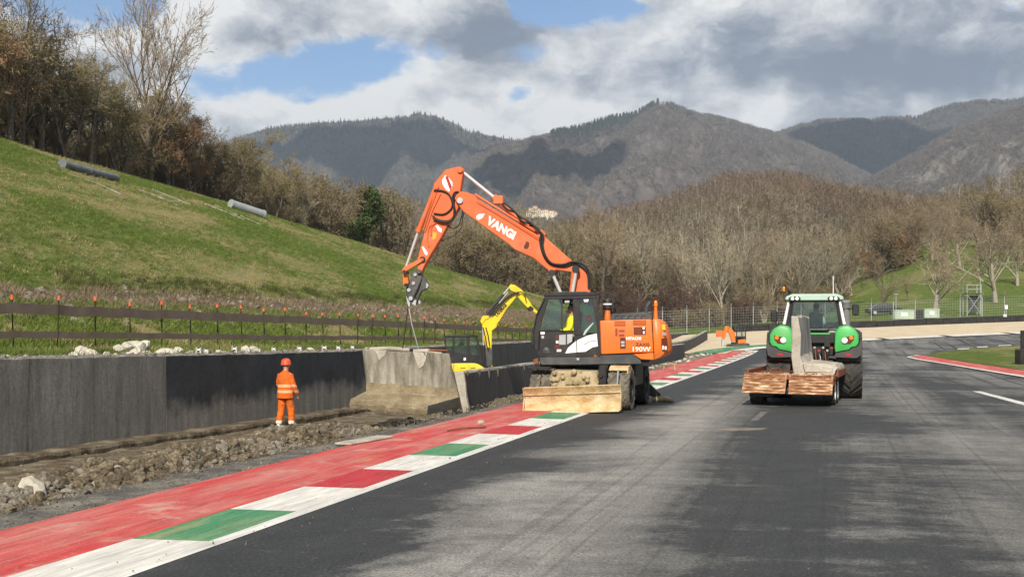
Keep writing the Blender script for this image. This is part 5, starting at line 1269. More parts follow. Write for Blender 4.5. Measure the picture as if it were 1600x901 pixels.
# lamps and stickers on the counterweight's rounded corner
PCW = Plane(PU(1036, 530, -.02), 40)
def cw(name, pts, m, off=.05, th=.05):
    q = zoomed(pts, 950, 495, 12.87); MB().prism([PCW(x, y, off) for x, y in q], -PCW.n * th).build(name, m, EXC, .006)
cw("warning_sticker", [(1040, 150), (1135, 155), (1140, 265), (1060, 262)], mat("yellow_sticker", [(0.75, .5, .03)], 1, .5), .03)
cw("camera_housing", [(1090, 310), (1150, 305), (1155, 375), (1095, 380)], M_LGREY, .04)
cw("tail_lamp_recess", [(1070, 430), (1170, 420), (1190, 640), (1090, 690), (1068, 600)], M_DECALD, .05)
cw("tail_lamp", [(1085, 580), (1112, 570), (1118, 655), (1090, 662)], M_LAMPW, .07); cw("tail_lamp", [(1130, 590), (1172, 585), (1175, 655), (1135, 662)], M_LAMPW, .07)

# boom, arm and tool, on the machine's centre line
PBM = Plane(PU(935, 500, -1.28), 6.0)
def bprism(name, pts, off, th, m, parent, bevel=.015, **k): return MB().prism(PBM.poly(pts, off), ni * th).build(name, m, parent, bevel, **k)
boom_px = [(708.8, 307.7), (713, 302), (720, 299.3), (729, 300), (743, 305.5), (746.5, 313), (770, 326.5), (839.7, 368.7), (846, 365), (895, 408.6), (908.5, 414), (919.6, 425), (923, 472), (887.5, 472), (893, 425), (868.5, 421.5), (864, 427), (858.5, 424), (833, 403), (804, 390), (795, 382), (724, 331), (713, 316.5)]
BOOM = bprism("boom", boom_px, .25, .50, M_ORANGE2, EXC, .02)
bprism("boom_flange", [(746, 312), (840, 367), (839, 371), (744, 316)], .275, .55, M_ORANGE2, BOOM, .006)
MB().tube([PBM(742, 303.5, .22), PBM(770, 321, .22), PBM(836, 361, .22)], .03, 8).build("boom_pipe", M_ORANGE2, BOOM); MB().tube([PBM(748, 313.5, .27), PBM(790, 339, .27), PBM(846, 374, .27)], .022, 8).build("boom_pipe", M_ORANGE2, BOOM); MB().tube([PBM(752, 319, .27), PBM(800, 348, .27), PBM(846, 377, .27)], .016, 8).build("boom_pipe", M_ORANGE2, BOOM)
for px, py, r_, m in ((718.5, 313.5, .085, M_LGREY), (861.5, 424, .075, M_ORANGE2), (899.5, 419.5, .10, M_BLACK), (907, 466, .14, M_ORANGE2), (843, 369, .06, M_ORANGE2)):
    p = PBM(px, py, .30); MB().cyl(p, p + ni * .62, r_, 16).build("pivot_pin", m, BOOM, .01)
bprism("boom_bracket", [(838, 362), (846, 358), (853, 365), (849, 373), (841, 372)], .2, .4, M_ORANGE2, BOOM)
bprism("boom_sticker", [(818.5, 384), (821, 381), (822, 376.5), (827, 379), (826.5, 385), (824, 389), (819, 388.5)], .253, .004, M_DECALD, BOOM, 0)
bprism("slash_mark", [(744.2, 337.5), (748, 334.4), (757.5, 333.5), (754.5, 340), (748.2, 343.5), (744.5, 341.5)], .254, .005, M_WPAINT, BOOM, 0)
t0 = PBM(757.3, 348.5, .252); t1 = PBM(801.5, 375, .252); tx = (t1 - t0); ez = PU.n.cross(tx).normalized()
if ez.z < 0: ez = -ez
text_mesh("lettering", "VANGI", t0, tx, ez, .235, M_WPAINT, BOOM, width=tx.length, bold=.05, shear=-.12)
ARM = bprism("dipper_arm", [(695.5, 265.5), (716.5, 260), (722, 262), (724, 266), (719, 298), (716, 325), (709, 338), (700, 351), (690, 370), (666.6, 408), (657, 428.5), (652, 424), (652.5, 404), (669, 340), (675, 315), (676.6, 294), (678, 286.6)], .18, .36, M_ORANGE2, EXC, .018)
for px, py, r_, m in ((718.5, 266, .07, M_ORANGE2), (682, 292.5, .06, M_ORANGE2), (660, 404.7, .075, M_BLACK), (654.5, 424, .06, M_GREY)):
    p = PBM(px, py, .24); MB().cyl(p, p + ni * .48, r_, 14).build("pivot_pin", m, ARM, .008)
bprism("hazard_stripe", [(691, 280.5), (696, 273.5), (701.5, 278), (707, 285), (707, 291), (701.5, 299.5), (696.5, 296), (691.2, 287.5)], .183, .005, M_WPAINT, ARM, 0)
bprism("hazard_stripe", [(695.5, 276), (699.5, 275), (706, 291.5), (703, 297)], .187, .005, M_LAMPR, ARM, 0)
bprism("hazard_stripe", [(680.5, 353), (683.5, 351.5), (690.5, 358), (689.5, 363.5), (685, 361)], .183, .005, M_WPAINT, ARM, 0); bprism("hazard_stripe", [(659, 385.6), (661.5, 384.8), (668.6, 395), (667, 399), (663.5, 397)], .183, .005, M_WPAINT, ARM, 0)
bprism("arm_sticker", [(676.5, 362), (682, 364), (681, 372), (675.5, 374.5)], .183, .004, mat("yellow_orange_decal", [(.8, .36, .03)], 1, .5), ARM, 0)
def ram(name, x0, y0, x1, y1, x2, y2, r, parent, off, m=M_ORANGE2, rr=.55):
    """cylinder from 0 to 1 and rod from 1 to 2"""
    o = MB().cyl(PBM(x0, y0, off), PBM(x1, y1, off), r, 16).build(name, m, parent, .006)
    a, c = PBM(x1, y1, off), PBM(x0, y0, off); d = (a - c).normalized()
    MB().cyl(a - d * .1, a + d * .02, r * 1.18, 16).build("gland", m, o, .004)
    e = PBM(x2, y2, off); MB().cyl(a, e, r * rr, 12).build("rod", M_CHROME, o)
    MB().cyl(e - PU.n * r * .9, e + PU.n * r * .9, r * 1.0, 12).build("rod_eye", m, o)
ram("arm_cylinder", 842, 369, 772, 308.5, 721, 267.5, .085, EXC, 0.0)
b = MB(); b.box(PBM(779, 313, 0), .14, .11, .12, PU.ex, ni); b.build("hose_manifold", M_ORANGE2, EXC, .03)
ram("bucket_cylinder", 681, 293.5, 653.5, 362, 632.5, 423, .07, EXC, 0.0)
MB().tube([PBM(688, 303, .2), PBM(675, 330, .2), PBM(664, 362, .2)], .018, 6).build("arm_pipe", M_ORANGE2, ARM); MB().tube([PBM(682, 300, .2), PBM(668, 338, .2), PBM(661, 360, .2)], .016, 6).build("arm_pipe", M_ORANGE2, ARM)
ram("boom_cylinder", 880, 474, 876.5, 459, 862.5, 426, .085, EXC, .42, M_BLACK); ram("boom_cylinder", 894, 478, 893.8, 462, 900.5, 421, .085, EXC, .42, M_BLACK)
bprism("tipping_link", [(628, 421.5), (630, 417.5), (656, 404), (661.5, 402), (663, 406.5), (659, 409), (632.5, 425), (629, 425)], .24, .09, M_ORANGE2, EXC, .01); bprism("tipping_link", [(628, 421.5), (630, 417.5), (656, 404), (661.5, 402), (663, 406.5), (659, 409), (632.5, 425), (629, 425)], -.15, .09, M_ORANGE2, EXC, .01)
bprism("lower_link", [(628.5, 422), (634, 421), (637, 436), (639, 441), (634.5, 447), (629, 445), (629.4, 432)], .13, .26, M_ORANGE, EXC, .012)
for px, py in ((631.5, 424.5), (634, 445)):
    p = PBM(px, py, .27); MB().cyl(p, p + ni * .5, .05, 12).build("link_pin", M_BLACK, EXC)
TOOL = bprism("quick_hitch", [(642.5, 426), (647, 422.8), (653, 423), (658, 427), (659.5, 434), (657, 441), (652, 452), (646.5, 464), (641.5, 471), (637.5, 466), (634.3, 458), (634, 450), (637.5, 446), (641.5, 440)], .16, .32, M_GREY, EXC, .02)
for px, py, r_ in ((648.5, 429, .05), (645.8, 442.5, .05), (638.5, 453, .055), (641.5, 466, .06)):
    p = PBM(px, py, .20); MB().cyl(p, p + ni * .4, r_, 12).build("hitch_pin", M_LGREY, TOOL, .008)
bprism("hook_bucket", [(660, 432), (664.5, 434.5), (667, 441), (669.5, 445), (668, 449.5), (663, 452.5), (658.5, 454.5), (654, 464), (649.6, 476), (648.4, 476), (651, 464), (655, 452), (657.5, 443)], .1, .2, M_GREY, EXC, .012)
bprism("hook_tip", [(666, 441), (669.6, 445), (668, 449.6), (665.4, 450.4)], .12, .24, M_LGREY, EXC, .006)
for pts in ([(634, 461), (638, 468), (641, 472), (640.5, 479.5), (638, 479), (636, 472)], [(641.5, 472), (649, 468), (651, 470), (649.4, 477.5), (644, 475)], [(654, 468), (657, 472), (656.4, 475), (653.6, 474)]): bprism("ripper_tooth", pts, .1, .2, M_LGREY, TOOL, .006)
# hoses
def hose(pts, r=.022, off=.24, parent=None, m=M_HOSE):
    P = [PBM(x, y, off + (q[0] if q else 0)) for x, y, *q in pts]
    sm = [P[0]]
    for i in range(len(P) - 1):
        p0, p1, p2, p3 = P[max(i - 1, 0)], P[i], P[i + 1], P[min(i + 2, len(P) - 1)]
        for k in range(1, 6):
            t = k / 5; sm.append(0.5 * ((2 * p1) + (p2 - p0) * t + (2 * p0 - 5 * p1 + 4 * p2 - p3) * t * t + (-p0 + 3 * p1 - 3 * p2 + p3) * t ** 3))
    MB().tube(sm, r, 7).build("hose", m, parent or EXC, smooth=80)
H = lambda pts: zoomed(pts, 640, 250, 4.507)
hose(H([(170, 215), (225, 215), (275, 240), (300, 300), (290, 345), (240, 380), (170, 375)]), .022, .22)
hose(H([(345, 222), (315, 232), (302, 275), (312, 330), (312, 395), (290, 430), (230, 435), (165, 410)]), .026, .27)
hose(H([(345, 225), (322, 245), (310, 290), (318, 350), (308, 400), (270, 428), (200, 420), (160, 392)]), .022, .25)
hose(H([(390, 300), (410, 295), (425, 310), (420, 335), (380, 345), (370, 380), (345, 460), (300, 480), (270, 460)]), .016, .10)
hose(H([(430, 310), (380, 380), (365, 470), (320, 525), (220, 570)]), .013, .02)
hose(H([(650, 310), (690, 350), (745, 370), (790, 430), (850, 450), (900, 490), (925, 520), (920, 570), (935, 640), (965, 700), (1010, 735), (1090, 745), (1160, 725), (1215, 750), (1255, 800), (1262, 900)]), .034, .29)
hose(H([(660, 300), (720, 345), (780, 400), (850, 440), (905, 495), (940, 530), (935, 590), (955, 670), (1000, 725), (1080, 735), (1150, 715), (1225, 735), (1268, 800), (1275, 900)]), .028, .33)
hose(H([(845, 455), (880, 470), (915, 500)]), .04, .2)
hose(H([(160, 450), (135, 480), (125, 560), (135, 610)]), .016, .2, m=M_ORANGE2); hose(H([(185, 440), (155, 470), (150, 530)]), .016, .2, m=M_ORANGE2)
# sling from the tool to the block
SL = thing("lifting_sling", PBM(638, 478, 0), "thin two-legged lifting sling hanging from the excavator's tool", "sling")
MB().tube([PBM(638.5, 478, 0), PBM(643, 505, .05), PB(655, 549, -.1)], .014, 6).build("sling_leg", M_LGREY, SL); MB().tube([PBM(637.6, 478, 0), PBM(634.5, 502, .05), PB(629, 547, -.1)], .014, 6).build("sling_leg", M_POST, SL)
# operator
op = PU(888, 521, -.48)
person((op.x + .10, op.y, op.z - .62), math.radians(80), "grey-haired operator in yellow hi-vis shirt sitting in the orange excavator's cab", M_HIVIS_Y, M_DKCLOTH, 'sit', hair=M_GREYHAIR, scale=1.0)

# ------------------------------------------------------------------ worker by the wall
WK = on(TRENCH, 446, 668.5)
person((WK.x, WK.y, WK.z), math.radians(-24), "worker in orange hi-vis suit and orange helmet standing by the black wall", M_HIVIS_O, M_HIVIS_T, 'stand', helmet=M_HELMET, shoes=M_WSHOE, scale=.985,
       arm_pose={1: [(.19, 0, 1.41), (.255, -.01, 1.13), (.27, .13, .92), (.27, .16, .86)], -1: [(-.17, 0, 1.41), (-.225, .04, 1.14), (-.17, .24, 1.0), (-.13, .29, .98)]})
# ------------------------------------------------------------------ tractor
class Body:
    """local frame on the ground: lat to the right, fwd along the heading, z up"""
    def __init__(s, p, h): s.p = Vector(p); s.h = Vector((h[0], h[1], 0)).normalized(); s.r = Vector((s.h.y, -s.h.x, 0))
    def __call__(s, lat, fwd, z): return s.p + s.r * lat + s.h * fwd + Vector((0, 0, z))
    def box(s, mb, lat, fwd, z, a, b, c, mi=0): return mb.box(s(lat, fwd, z), a, b, c, s.r, s.h, mi=mi)
    def prism(s, pts, fwd, th): return MB().prism([s(a, fwd, c) for a, c in pts], s.h * th)
TB = Body((9.02, 38.2, 0), (.247, 1))
TR = thing("tractor", TB(0, 0, 0), "green tractor with white cab roof pulling the rusty trailer", "tractor")
Rw = .97
for s in (-1, 1):
    t = tyre(MB(), TB(s * 1.02, 0, Rw), TB.r, Rw, .68, 17, .075, .5).build("rear_tyre", M_RUBBER, TR); rim(MB(), TB(s * 1.25, 0, Rw), TB.r * s, .5, .2).build("rim", M_GREENP, t)
    t = tyre(MB(), TB(s * .98, 2.75, .68), TB.r, .68, .5, 16, .055, .36).build("front_tyre", M_RUBBER, TR); rim(MB(), TB(s * 1.16, 2.75, .68), TB.r * s, .36, .15).build("rim", M_GREENP, t)
    # fender: green shell over the tyre, black lip below
    fb = MB(); rings = []
    for i in range(9):
        a = math.radians(8 + 120 * i / 8); R_ = Rw + .13
        c_, s_ = math.cos(a), math.sin(a)
        rings.append([TB(s * .62, -R_ * c_, Rw + R_ * s_ * 1.0), TB(s * 1.18, -R_ * c_, Rw + R_ * s_ * .995), TB(s * 1.33, -R_ * c_ * .96, Rw + R_ * s_ * .93), TB(s * 1.33, -R_ * c_ * .92, Rw + R_ * s_ * .89), TB(s * .62, -R_ * c_ * .93, Rw + R_ * s_ * .93)])
    fb.loft(rings); FD = fb.build("fender", M_BLACK, TR, .015, smooth=50)
    # rounded green rear panel
    pts = [(.58, 1.52), (.60, 1.36), (.75, 1.40), (.98, 1.44), (1.06, 1.52), (1.20, 1.54), (1.26, 1.66), (1.25, 1.88), (1.14, 2.04), (.96, 2.14), (.72, 2.10), (.60, 1.95)]
    r1 = [TB(s * a, -1.13 - .02, c) for a, c in pts]; r2 = [TB(s * a, -.70 + .05 * (a - .6), c * .985 + .06) for a, c in pts]; r0_ = [TB(s * (.93 + (a - .93) * .93), -1.175, 1.74 + (c - 1.74) * .94) for a, c in pts]
    MB().loft([r0_, r1, r2]).build("rear_panel", M_GREENP, FD, .012, smooth=28)
    pts = [(.59, 1.33), (.62, 1.22), (1.20, 1.20), (1.32, 1.28), (1.35, 1.55), (1.30, 1.80), (1.27, 1.60), (1.20, 1.52), (1.07, 1.50), (.99, 1.42), (.76, 1.38)]
    MB().loft([[TB(s * a, -1.20, c) for a, c in pts], [TB(s * a, -.75, c + .03) for a, c in pts]]).build("mudguard_lip", mat("grey_plastic", [(.05, .05, .053), (.075, .075, .078)], 3, .7), FD, .015)
    lp = [(.80, 1.72), (.86, 1.62), (1.02, 1.62), (1.12, 1.74), (1.13, 1.86), (1.00, 1.84), (.86, 1.80)]
    l0 = MB().prism([TB(s * a, -1.198, c) for a, c in lp], TB.h * .05).build("lamp_housing", M_DECALD, FD, .01)
    MB().lathe(TB(s * .865, -1.20, 1.715), -TB.h, [(.085, 0), (.085, .02), (.07, .03), (.001, .03)], 16).build("rear_lamp", M_LAMPW, l0); MB().lathe(TB(s * 1.05, -1.20, 1.79), -TB.h, [(.06, 0), (.06, .02), (.001, .025)], 14).build("indicator", M_LAMPO, l0)
    MB().box(TB(s * .96, -1.20, 1.30), .075, .012, .035, TB.r, TB.h).build("reflector", M_LAMPR, FD, .004)
# body, axle, gearbox, hood
b = MB(); b.tube([TB(-.95, 0, Rw), TB(-.3, 0, Rw), TB(.3, 0, Rw), TB(.95, 0, Rw)], [.16, .22, .22, .16], 14); TB.box(b, 0, .1, 1.0, .32, .7, .42); TB.box(b, 0, 1.6, .95, .26, 1.5, .3); b.build("transmission", M_BLACK, TR, .03)
b = MB(); b.loft([[TB(a * .42, 1.35, c) for a, c in ((-1, 1.1), (1, 1.1), (1, 1.75), (.7, 1.9), (-.7, 1.9), (-1, 1.75))], [TB(a * .36, 3.4, c) for a, c in ((-1, 1.0), (1, 1.0), (1, 1.45), (.7, 1.58), (-.7, 1.58), (-1, 1.45))]]); b.build("bonnet", M_GREENP, TR, .03)
b = MB(); b.tube([TB(-.9, 2.75, .68), TB(.9, 2.75, .68)], .12, 10); TB.box(b, 0, 3.5, .75, .35, .3, .2); b.build("front_axle", M_BLACK, TR, .02)
# cab
CB = MB(); TB.box(CB, 0, .35, 1.55, .60, .75, .30); CBO = CB.build("cab_base", M_BLACK, TR, .03)
def post(a0, f0, z0, a1, f1, z1, w, m, nm):
    MB().tube([TB(a0, f0, z0), TB((a0 + a1) / 2 * 1.03, (f0 + f1) / 2, (z0 + z1) / 2), TB(a1, f1, z1)], [w * 1.1, w, w], 8).build(nm, m, CBO)
for s in (-1, 1):
    post(s * .84, -.42, 1.72, s * .66, -.36, 2.90, .055, M_BLACK, "cab_pillar"); post(s * .80, 1.05, 1.6, s * .66, .95, 2.90, .05, M_BLACK, "cab_pillar"); post(s * .84, .3, 1.4, s * .7, .35, 2.9, .045, M_BLACK, "cab_pillar")
    MB().tube([TB(s * .87, -.46, 2.18), TB(s * .85, -.45, 2.24), TB(s * .73, -.42, 2.86)], [.05, .045, .038], 8).build("pillar_trim", M_WPAINT, CBO)
    MB().prism([TB(s * .80, -.38, 1.75), TB(s * .80, .98, 1.65), TB(s * .67, .92, 2.85), TB(s * .67, -.32, 2.85)], TB.r * (-s * .006)).build("side_window", M_GLASS, CBO)
MB().prism([TB(-.76, -.44, 2.02), TB(.76, -.44, 2.02), TB(.655, -.40, 2.86), TB(-.655, -.40, 2.86)], TB.h * .008).build("rear_window", M_GLASS, CBO)
MB().prism([TB(-.74, 1.02, 1.75), TB(.74, 1.02, 1.75), TB(.64, .95, 2.86), TB(-.64, .95, 2.86)], TB.h * .008).build("windscreen", M_GLASS, CBO)
b = MB(); b.tube([TB(-.76, -.45, 2.02), TB(.76, -.45, 2.02)], .03, 8); b.tube([TB(-.66, -.41, 2.87), TB(.66, -.41, 2.87)], .035, 8); b.tube([TB(-.77, -.45, 2.02), TB(-.64, -.42, 2.87)], .028, 8); b.tube([TB(.77, -.45, 2.02), TB(.64, -.42, 2.87)], .028, 8); b.build("window_frame", M_BLACK, CBO)
b = MB(); b.loft([[TB(a, -.55 + f, z) for a, f, z in ((-.83, 0, 2.90), (-.80, 0, 2.99), (-.62, 0, 3.05), (.62, 0, 3.05), (.80, 0, 2.99), (.83, 0, 2.90), (.60, 0, 2.88), (-.60, 0, 2.88))], [TB(a, .3, z) for a, z in ((-.87, 2.90), (-.84, 3.02), (-.64, 3.10), (.64, 3.10), (.84, 3.02), (.87, 2.90), (.6, 2.88), (-.6, 2.88))], [TB(a, 1.3, z) for a, z in ((-.80, 2.90), (-.76, 2.98), (-.6, 3.03), (.6, 3.03), (.76, 2.98), (.80, 2.90), (.6, 2.88), (-.6, 2.88))]])
RF = b.build("cab_roof", mat("pale_green_white_roof", [(.33, .46, .38), (.42, .55, .46)], 2, .5), CBO, .02)
for s in (-1, 1):
    MB().loft([[TB(s * a, -.565, z) for a, z in ((.40, 2.87), (.72, 2.87), (.74, 2.95), (.66, 3.0), (.44, 3.0), (.38, 2.95))], [TB(s * a, -.45, z) for a, z in ((.40, 2.87), (.72, 2.87), (.74, 2.95), (.66, 3.0), (.44, 3.0), (.38, 2.95))]]).build("lamp_pod", M_BLACK, RF, .01)
    for a in (.49, .62): MB().lathe(TB(s * a, -.57, 2.935), -TB.h, [(.055, 0), (.05, .015), (.001, .03)], 14).build("work_lamp", M_LAMPW, RF)
    MB().tube([TB(s * .72, .95, 2.60), TB(s * .95, .95, 2.66), TB(s * 1.12, .92, 2.66)], .025, 7).build("mirror_arm", M_BLACK, CBO)
    yz = 2.42 if s < 0 else 2.62
    b = MB(); b.box(TB(s * 1.21, .93, yz), .10, .05, .17, TB.r, TB.h); b.build("mirror", M_BLACK, CBO, .03)
MB().tube([TB(-1.14, .93, 2.25), TB(-1.14, .93, 2.05)], .015, 6).build("mirror_stay", M_BLACK, CBO)
b = MB(); b.tube([TB(-.83, .0, 2.86), TB(-.89, .0, 2.95), TB(-.89, .0, 3.17)], .022, 7); bs = b.build("beacon_stem", M_BLACK, CBO); MB().lathe(TB(-.89, 0, 3.17), (0, 0, 1), [(.035, 0), (.035, .03), (.04, .05), (.036, .12), (.02, .14), (.001, .14)], 14).build("beacon", M_LAMPO, bs)
MB().cyl(TB(.55, .1, 3.08), TB(.55, .1, 3.62), .011, 8).build("aerial_mast", M_WPAINT, CBO)
b = MB(); b.tube([TB(.93, 1.05, 1.6), TB(.93, 1.05, 2.72), TB(.93, .98, 2.88)], [.12, .12, .11], 14); b.build("exhaust_stack", mat("grey_stack", [(.16, .16, .17), (.22, .22, .23)], 3, .5), TR)
MB().tube([TB(.40, -.47, 2.02), TB(.55, -.48, 2.14), TB(.70, -.47, 2.26)], .015, 6).build("window_wiper", M_BLACK, CBO)
# three-point linkage, hoses and couplings between the wheels
b = MB(); rl = random.Random(5)
for i in range(30):
    c = TB(rl.uniform(-.45, .5), rl.uniform(-.95, -.6), rl.uniform(.62, 1.6)); b.box(c, rl.uniform(.02, .09), rl.uniform(.02, .08), rl.uniform(.02, .1), TB.r, TB.h)
for s in (-1, 1):
    b.tube([TB(s * .3, -.5, .75), TB(s * .45, -1.3, .62)], .045, 8); b.tube([TB(s * .38, -.6, 1.5), TB(s * .42, -1.05, .68)], .035, 8); b.tube([TB(s * .25, -.5, 1.5), TB(s * .4, -.75, 1.55)], .05, 8)
b.tube([TB(0, -.6, 1.3), TB(0, -1.1, 1.25)], .04, 8); b.build("linkage", M_BLACK, TR, .008)
b = MB(); TB.box(b, .08, -.5, 1.78, .52, .05, .16); b.build("rear_cover", M_BLACK, TR, .02); b = MB(); TB.box(b, .12, -.53, 1.90, .34, .04, .025); b.build("green_trim", M_GREENP, TR, .01)
for i in range(9):
    x = -.2 + i * .07; z = 1.5 - .1 * (i % 3); p = TB(x, -.9, z); MB().tube([p, TB(x + .03, -1.12, z - .05), TB(x + .05, -1.2, z - .3), TB(x * .3 + .1, -1.35, .75)], .018, 6).build("hydraulic_hose", (M_HOSE, M_LGREY, M_HOSE, M_RUST)[i % 4], TR)
for i in range(6): MB().cyl(TB(-.1 + .12 * i, -.92, 1.42 + .08 * (i % 2)), TB(-.1 + .12 * i, -1.0, 1.42 + .08 * (i % 2)), .035, 10).build("coupling", (M_LGREY, M_STEEL, M_LAMPR)[i % 3], TR)
b = MB(); TB.box(b, .2, .12, 2.02, .24, .22, .08); st_ = b.build("seat", M_SEAT, TR, .04); b = MB(); TB.box(b, .05, -.08, 2.28, .20, .06, .24); b.build("seat_back", M_SEAT, st_, .05)
q = TB(.06, .12, 2.02 - .49)
person(tuple(q), math.atan2(-TB.h.x, TB.h.y), "dark-haired tractor driver in a pale shirt seen through the rear window", M_PALECLOTH, M_DKCLOTH, 'sit', hair=M_DARKHAIR, head_turn=.4, scale=.93)

# ------------------------------------------------------------------ trailer with its block
RB = Body((7.32, 33.9, 0), (.335, 1))
TL = thing("trailer", RB(0, 0, 0), "low rusty flatbed trailer with two ribbed tailgate flaps behind the tractor", "trailer")
b = MB(); RB.box(b, 0, 2.3, .76, 1.18, 2.35, .05); b.build("deck", M_RUST, TL, .01)
b = MB()
for s in (-1, 1): RB.box(b, s * .5, 2.3, .62, .07, 2.3, .1)
for k in range(5): RB.box(b, 0, .3 + k, .68, 1.1, .05, .03)
b.build("chassis_beam", M_BLACK, TL, .008)
for s in (-1, 1):
    b = MB(); RB.box(b, s * 1.19, 2.75, .84, .035, 1.9, .10); b.build("side_board", M_RUST, TL, .012)
b = MB(); RB.box(b, 1.0, .25, .70, .17, .3, .14); b.build("corner_bracket", M_RUST, TL, .02)
for s, x0, x1 in ((-1, -1.16, -.025), (1, .03, 1.16)):
    g = MB(); z0, z1, t = .345, .86, -.10
    def GP(a, z, d=0.0): return RB(a + (-.05 * (z1 - z) / (z1 - z0) if s < 0 else -.02 * (z1 - z) / .5), -.03 + t * (z1 - z) / (z1 - z0) - d, z - .012 * a)
    g.prism([GP(x0, z0), GP(x1, z0), GP(x1, z1), GP(x0, z1)], RB.h * .04); TG = g.build("tailgate", M_RUSTY, TL, .006)
    for nm, pts in (("gate_rim", [(x0, z1 - .03), (x1, z1 - .03), (x1, z1 + .01), (x0, z1 + .01)]), ("gate_rim", [(x0, z0), (x1, z0), (x1, z0 + .04), (x0, z0 + .04)]), ("gate_rim", [(x0, z0 + .04), (x0 + .05, z0 + .04), (x0 + .05, z1 - .03), (x0, z1 - .03)]), ("gate_rim", [(x1 - .05, z0 + .04), (x1, z0 + .04), (x1, z1 - .03), (x1 - .05, z1 - .03)])):
        MB().prism([GP(a, z, .022) for a, z in pts], RB.h * .03).build(nm, M_RUSTY, TG, .006)
    for k in range(5):
        z = z0 + .07 + k * .078; MB().prism([GP(x0 + .06, z, .02), GP(x1 - .06, z, .02), GP(x1 - .06, z + .046, .02), GP(x0 + .06, z + .046, .02)], RB.h * .022).build("gate_rib", M_RUSTY, TG, .005)
for i in range(60):
    if i == 0: crumbs = MB()
    crumbs.ball(RB(rl.uniform(-1.0, 1.15), rl.uniform(-.02, .25), .83 + rl.uniform(-.02, .03)), rl.uniform(.015, .05), 6)
cr = crumbs.build("deck_rubble", M_CONC, TL, smooth=0); cr['kind'] = 'stuff'
for k, f in enumerate((1.15, 2.05)):
    MB().cyl(RB(-1.0, f, .37), RB(1.0, f, .37), .06, 10).build("trailer_axle", M_BLACK, TL)
    for s in (-1, 1):
        t = tyre(MB(), RB(s * .98, f, .37), RB.r, .37, .30, 18, .012, .23, chev=False).build("trailer_tyre", M_RUBBER, TL); rim(MB(), RB(s * 1.09, f, .37), RB.r * s, .235, .07).build("rim", M_WPAINT, t)
for s in (-1, 1):
    b = MB(); RB.box(b, s * 1.02, 1.6, .80, .19, .95, .02); b.build("wheel_cover", M_RUST, TL, .01)
b = MB(); b.tube([RB(-.5, 4.6, .62), RB(0, 6.0, .60)], .07, 8); b.tube([RB(.5, 4.6, .62), RB(0, 6.0, .60)], .07, 8); b.build("drawbar", M_BLACK, TL)
b = MB(); RB.box(b, -.75, .25, .42, .3, .12, .18); RB.box(b, .0, .5, .45, .1, .2, .16); b.build("axle_stand", M_BLACK, TL, .02); b = MB(); RB.box(b, .12, .02, .46, .16, .02, .035); b.build("number_plate_holder", M_GREY, TL, .004)
MB().tube([RB(-.62, .6, .82), RB(-.5, .62, .98), RB(-.33, .6, 1.0), RB(-.1, .5, .84)], .014, 6).build("bent_strap", M_RUST, TL)
# the block on the trailer: upright stem at the left, thick rough foot to the right
LB = Body(RB(.17, .55, .80), (.375, 1)); BL2 = thing("wall_block", LB(0, 0, 0), "L-shaped concrete wall block standing on the rusty trailer", "concrete block")
r8 = random.Random(12)
def lring(f, jag):
    J = lambda a: r8.uniform(-jag, jag) * a * 1.5
    pts = [(-.10, 0.02), (-.13, .5), (-.14, 1.1), (-.17, 1.60), (.04, 1.60), (.08, 1.1), (.10, .55), (.14, .34), (.35, .33), (.75, .30), (.92, .29), (1.0, .19), (.98, .06), (.9, .0), (.5, .06), (.25, .03)]
    return [LB(a + J(1), f + J(1.3), c + J(1.0) * (c > .05)) for a, c in pts]
rings = [lring(f, .035 if 0 < i < 8 else .02) for i, f in enumerate(np.linspace(0, 2.3, 9))]; b = MB(); nn = 16; b.v = [tuple(v) for r in rings for v in r]
for k in range(8):
    for i in range(nn):
        j = (i + 1) % nn; b.f.append((k * nn + i, k * nn + j, (k + 1) * nn + j, (k + 1) * nn + i)); b.m.append(1 if i in (4, 5) else 0)
b.f += [tuple(range(nn - 1, -1, -1)), tuple(range(8 * nn, 9 * nn))]; b.m += [0, 0]
b.build("block", [M_CONC, mat("streaked_grey_concrete", [(0.10, 0.10, 0.095), (0.17, 0.168, 0.16), (0.33, 0.32, 0.30)], 2.2, .95, .3, 14, stretch=(3, 3, .22), lo=.35, hi=.72)], BL2, .025, smooth=25)
MB().prism([LB(.145, .02, .35), LB(.95, .02, .24), LB(.92, .02, .08), LB(.55, .02, .10), LB(.2, .02, .08)], -LB.h * .05).build("broken_face", M_CONC, BL2, .02)

# ------------------------------------------------------------------ yellow mini excavator in the gap
PY = Plane(at(730, 560, 46.0), -4)
MY = thing("mini_excavator", PY(735, 634), "yellow mini excavator with black cab working between the two walls", "excavator")
iy = -PY.n
def ysl(name, pts, off, th, m, parent=MY, bevel=.012, **k): return MB().prism(PY.poly(pts, off), iy * th).build(name, m, parent, bevel, **k)
Z = lambda pts: zoomed(pts, 680, 440, 5.63)
BD = ysl("body", Z([(112, 722), (170, 712), (310, 708), (350, 712), (400, 735), (440, 762), (446, 800), (300, 812), (214, 830), (118, 818)]), 0, 1.45, M_YELLOW, bevel=.05, seg=2)
ysl("body_slot", Z([(135, 760), (148, 758), (148, 800), (135, 800)]), .004, .02, M_BLACK, BD, 0); ysl("body_seam", Z([(162, 715), (166, 715), (166, 815), (162, 815)]), .003, .01, M_BLACK, BD, 0)
for x0 in (222, 310): ysl("body_slot", Z([(x0, 757), (x0 + 45, 755), (x0 + 45, 761), (x0, 763)]), .004, .02, M_BLACK, BD, 0)
C2 = ysl("cab_roof", Z([(82, 480), (100, 472), (330, 465), (372, 470), (382, 486), (88, 492)]), .02, 1.15, M_BLACK, bevel=.02)
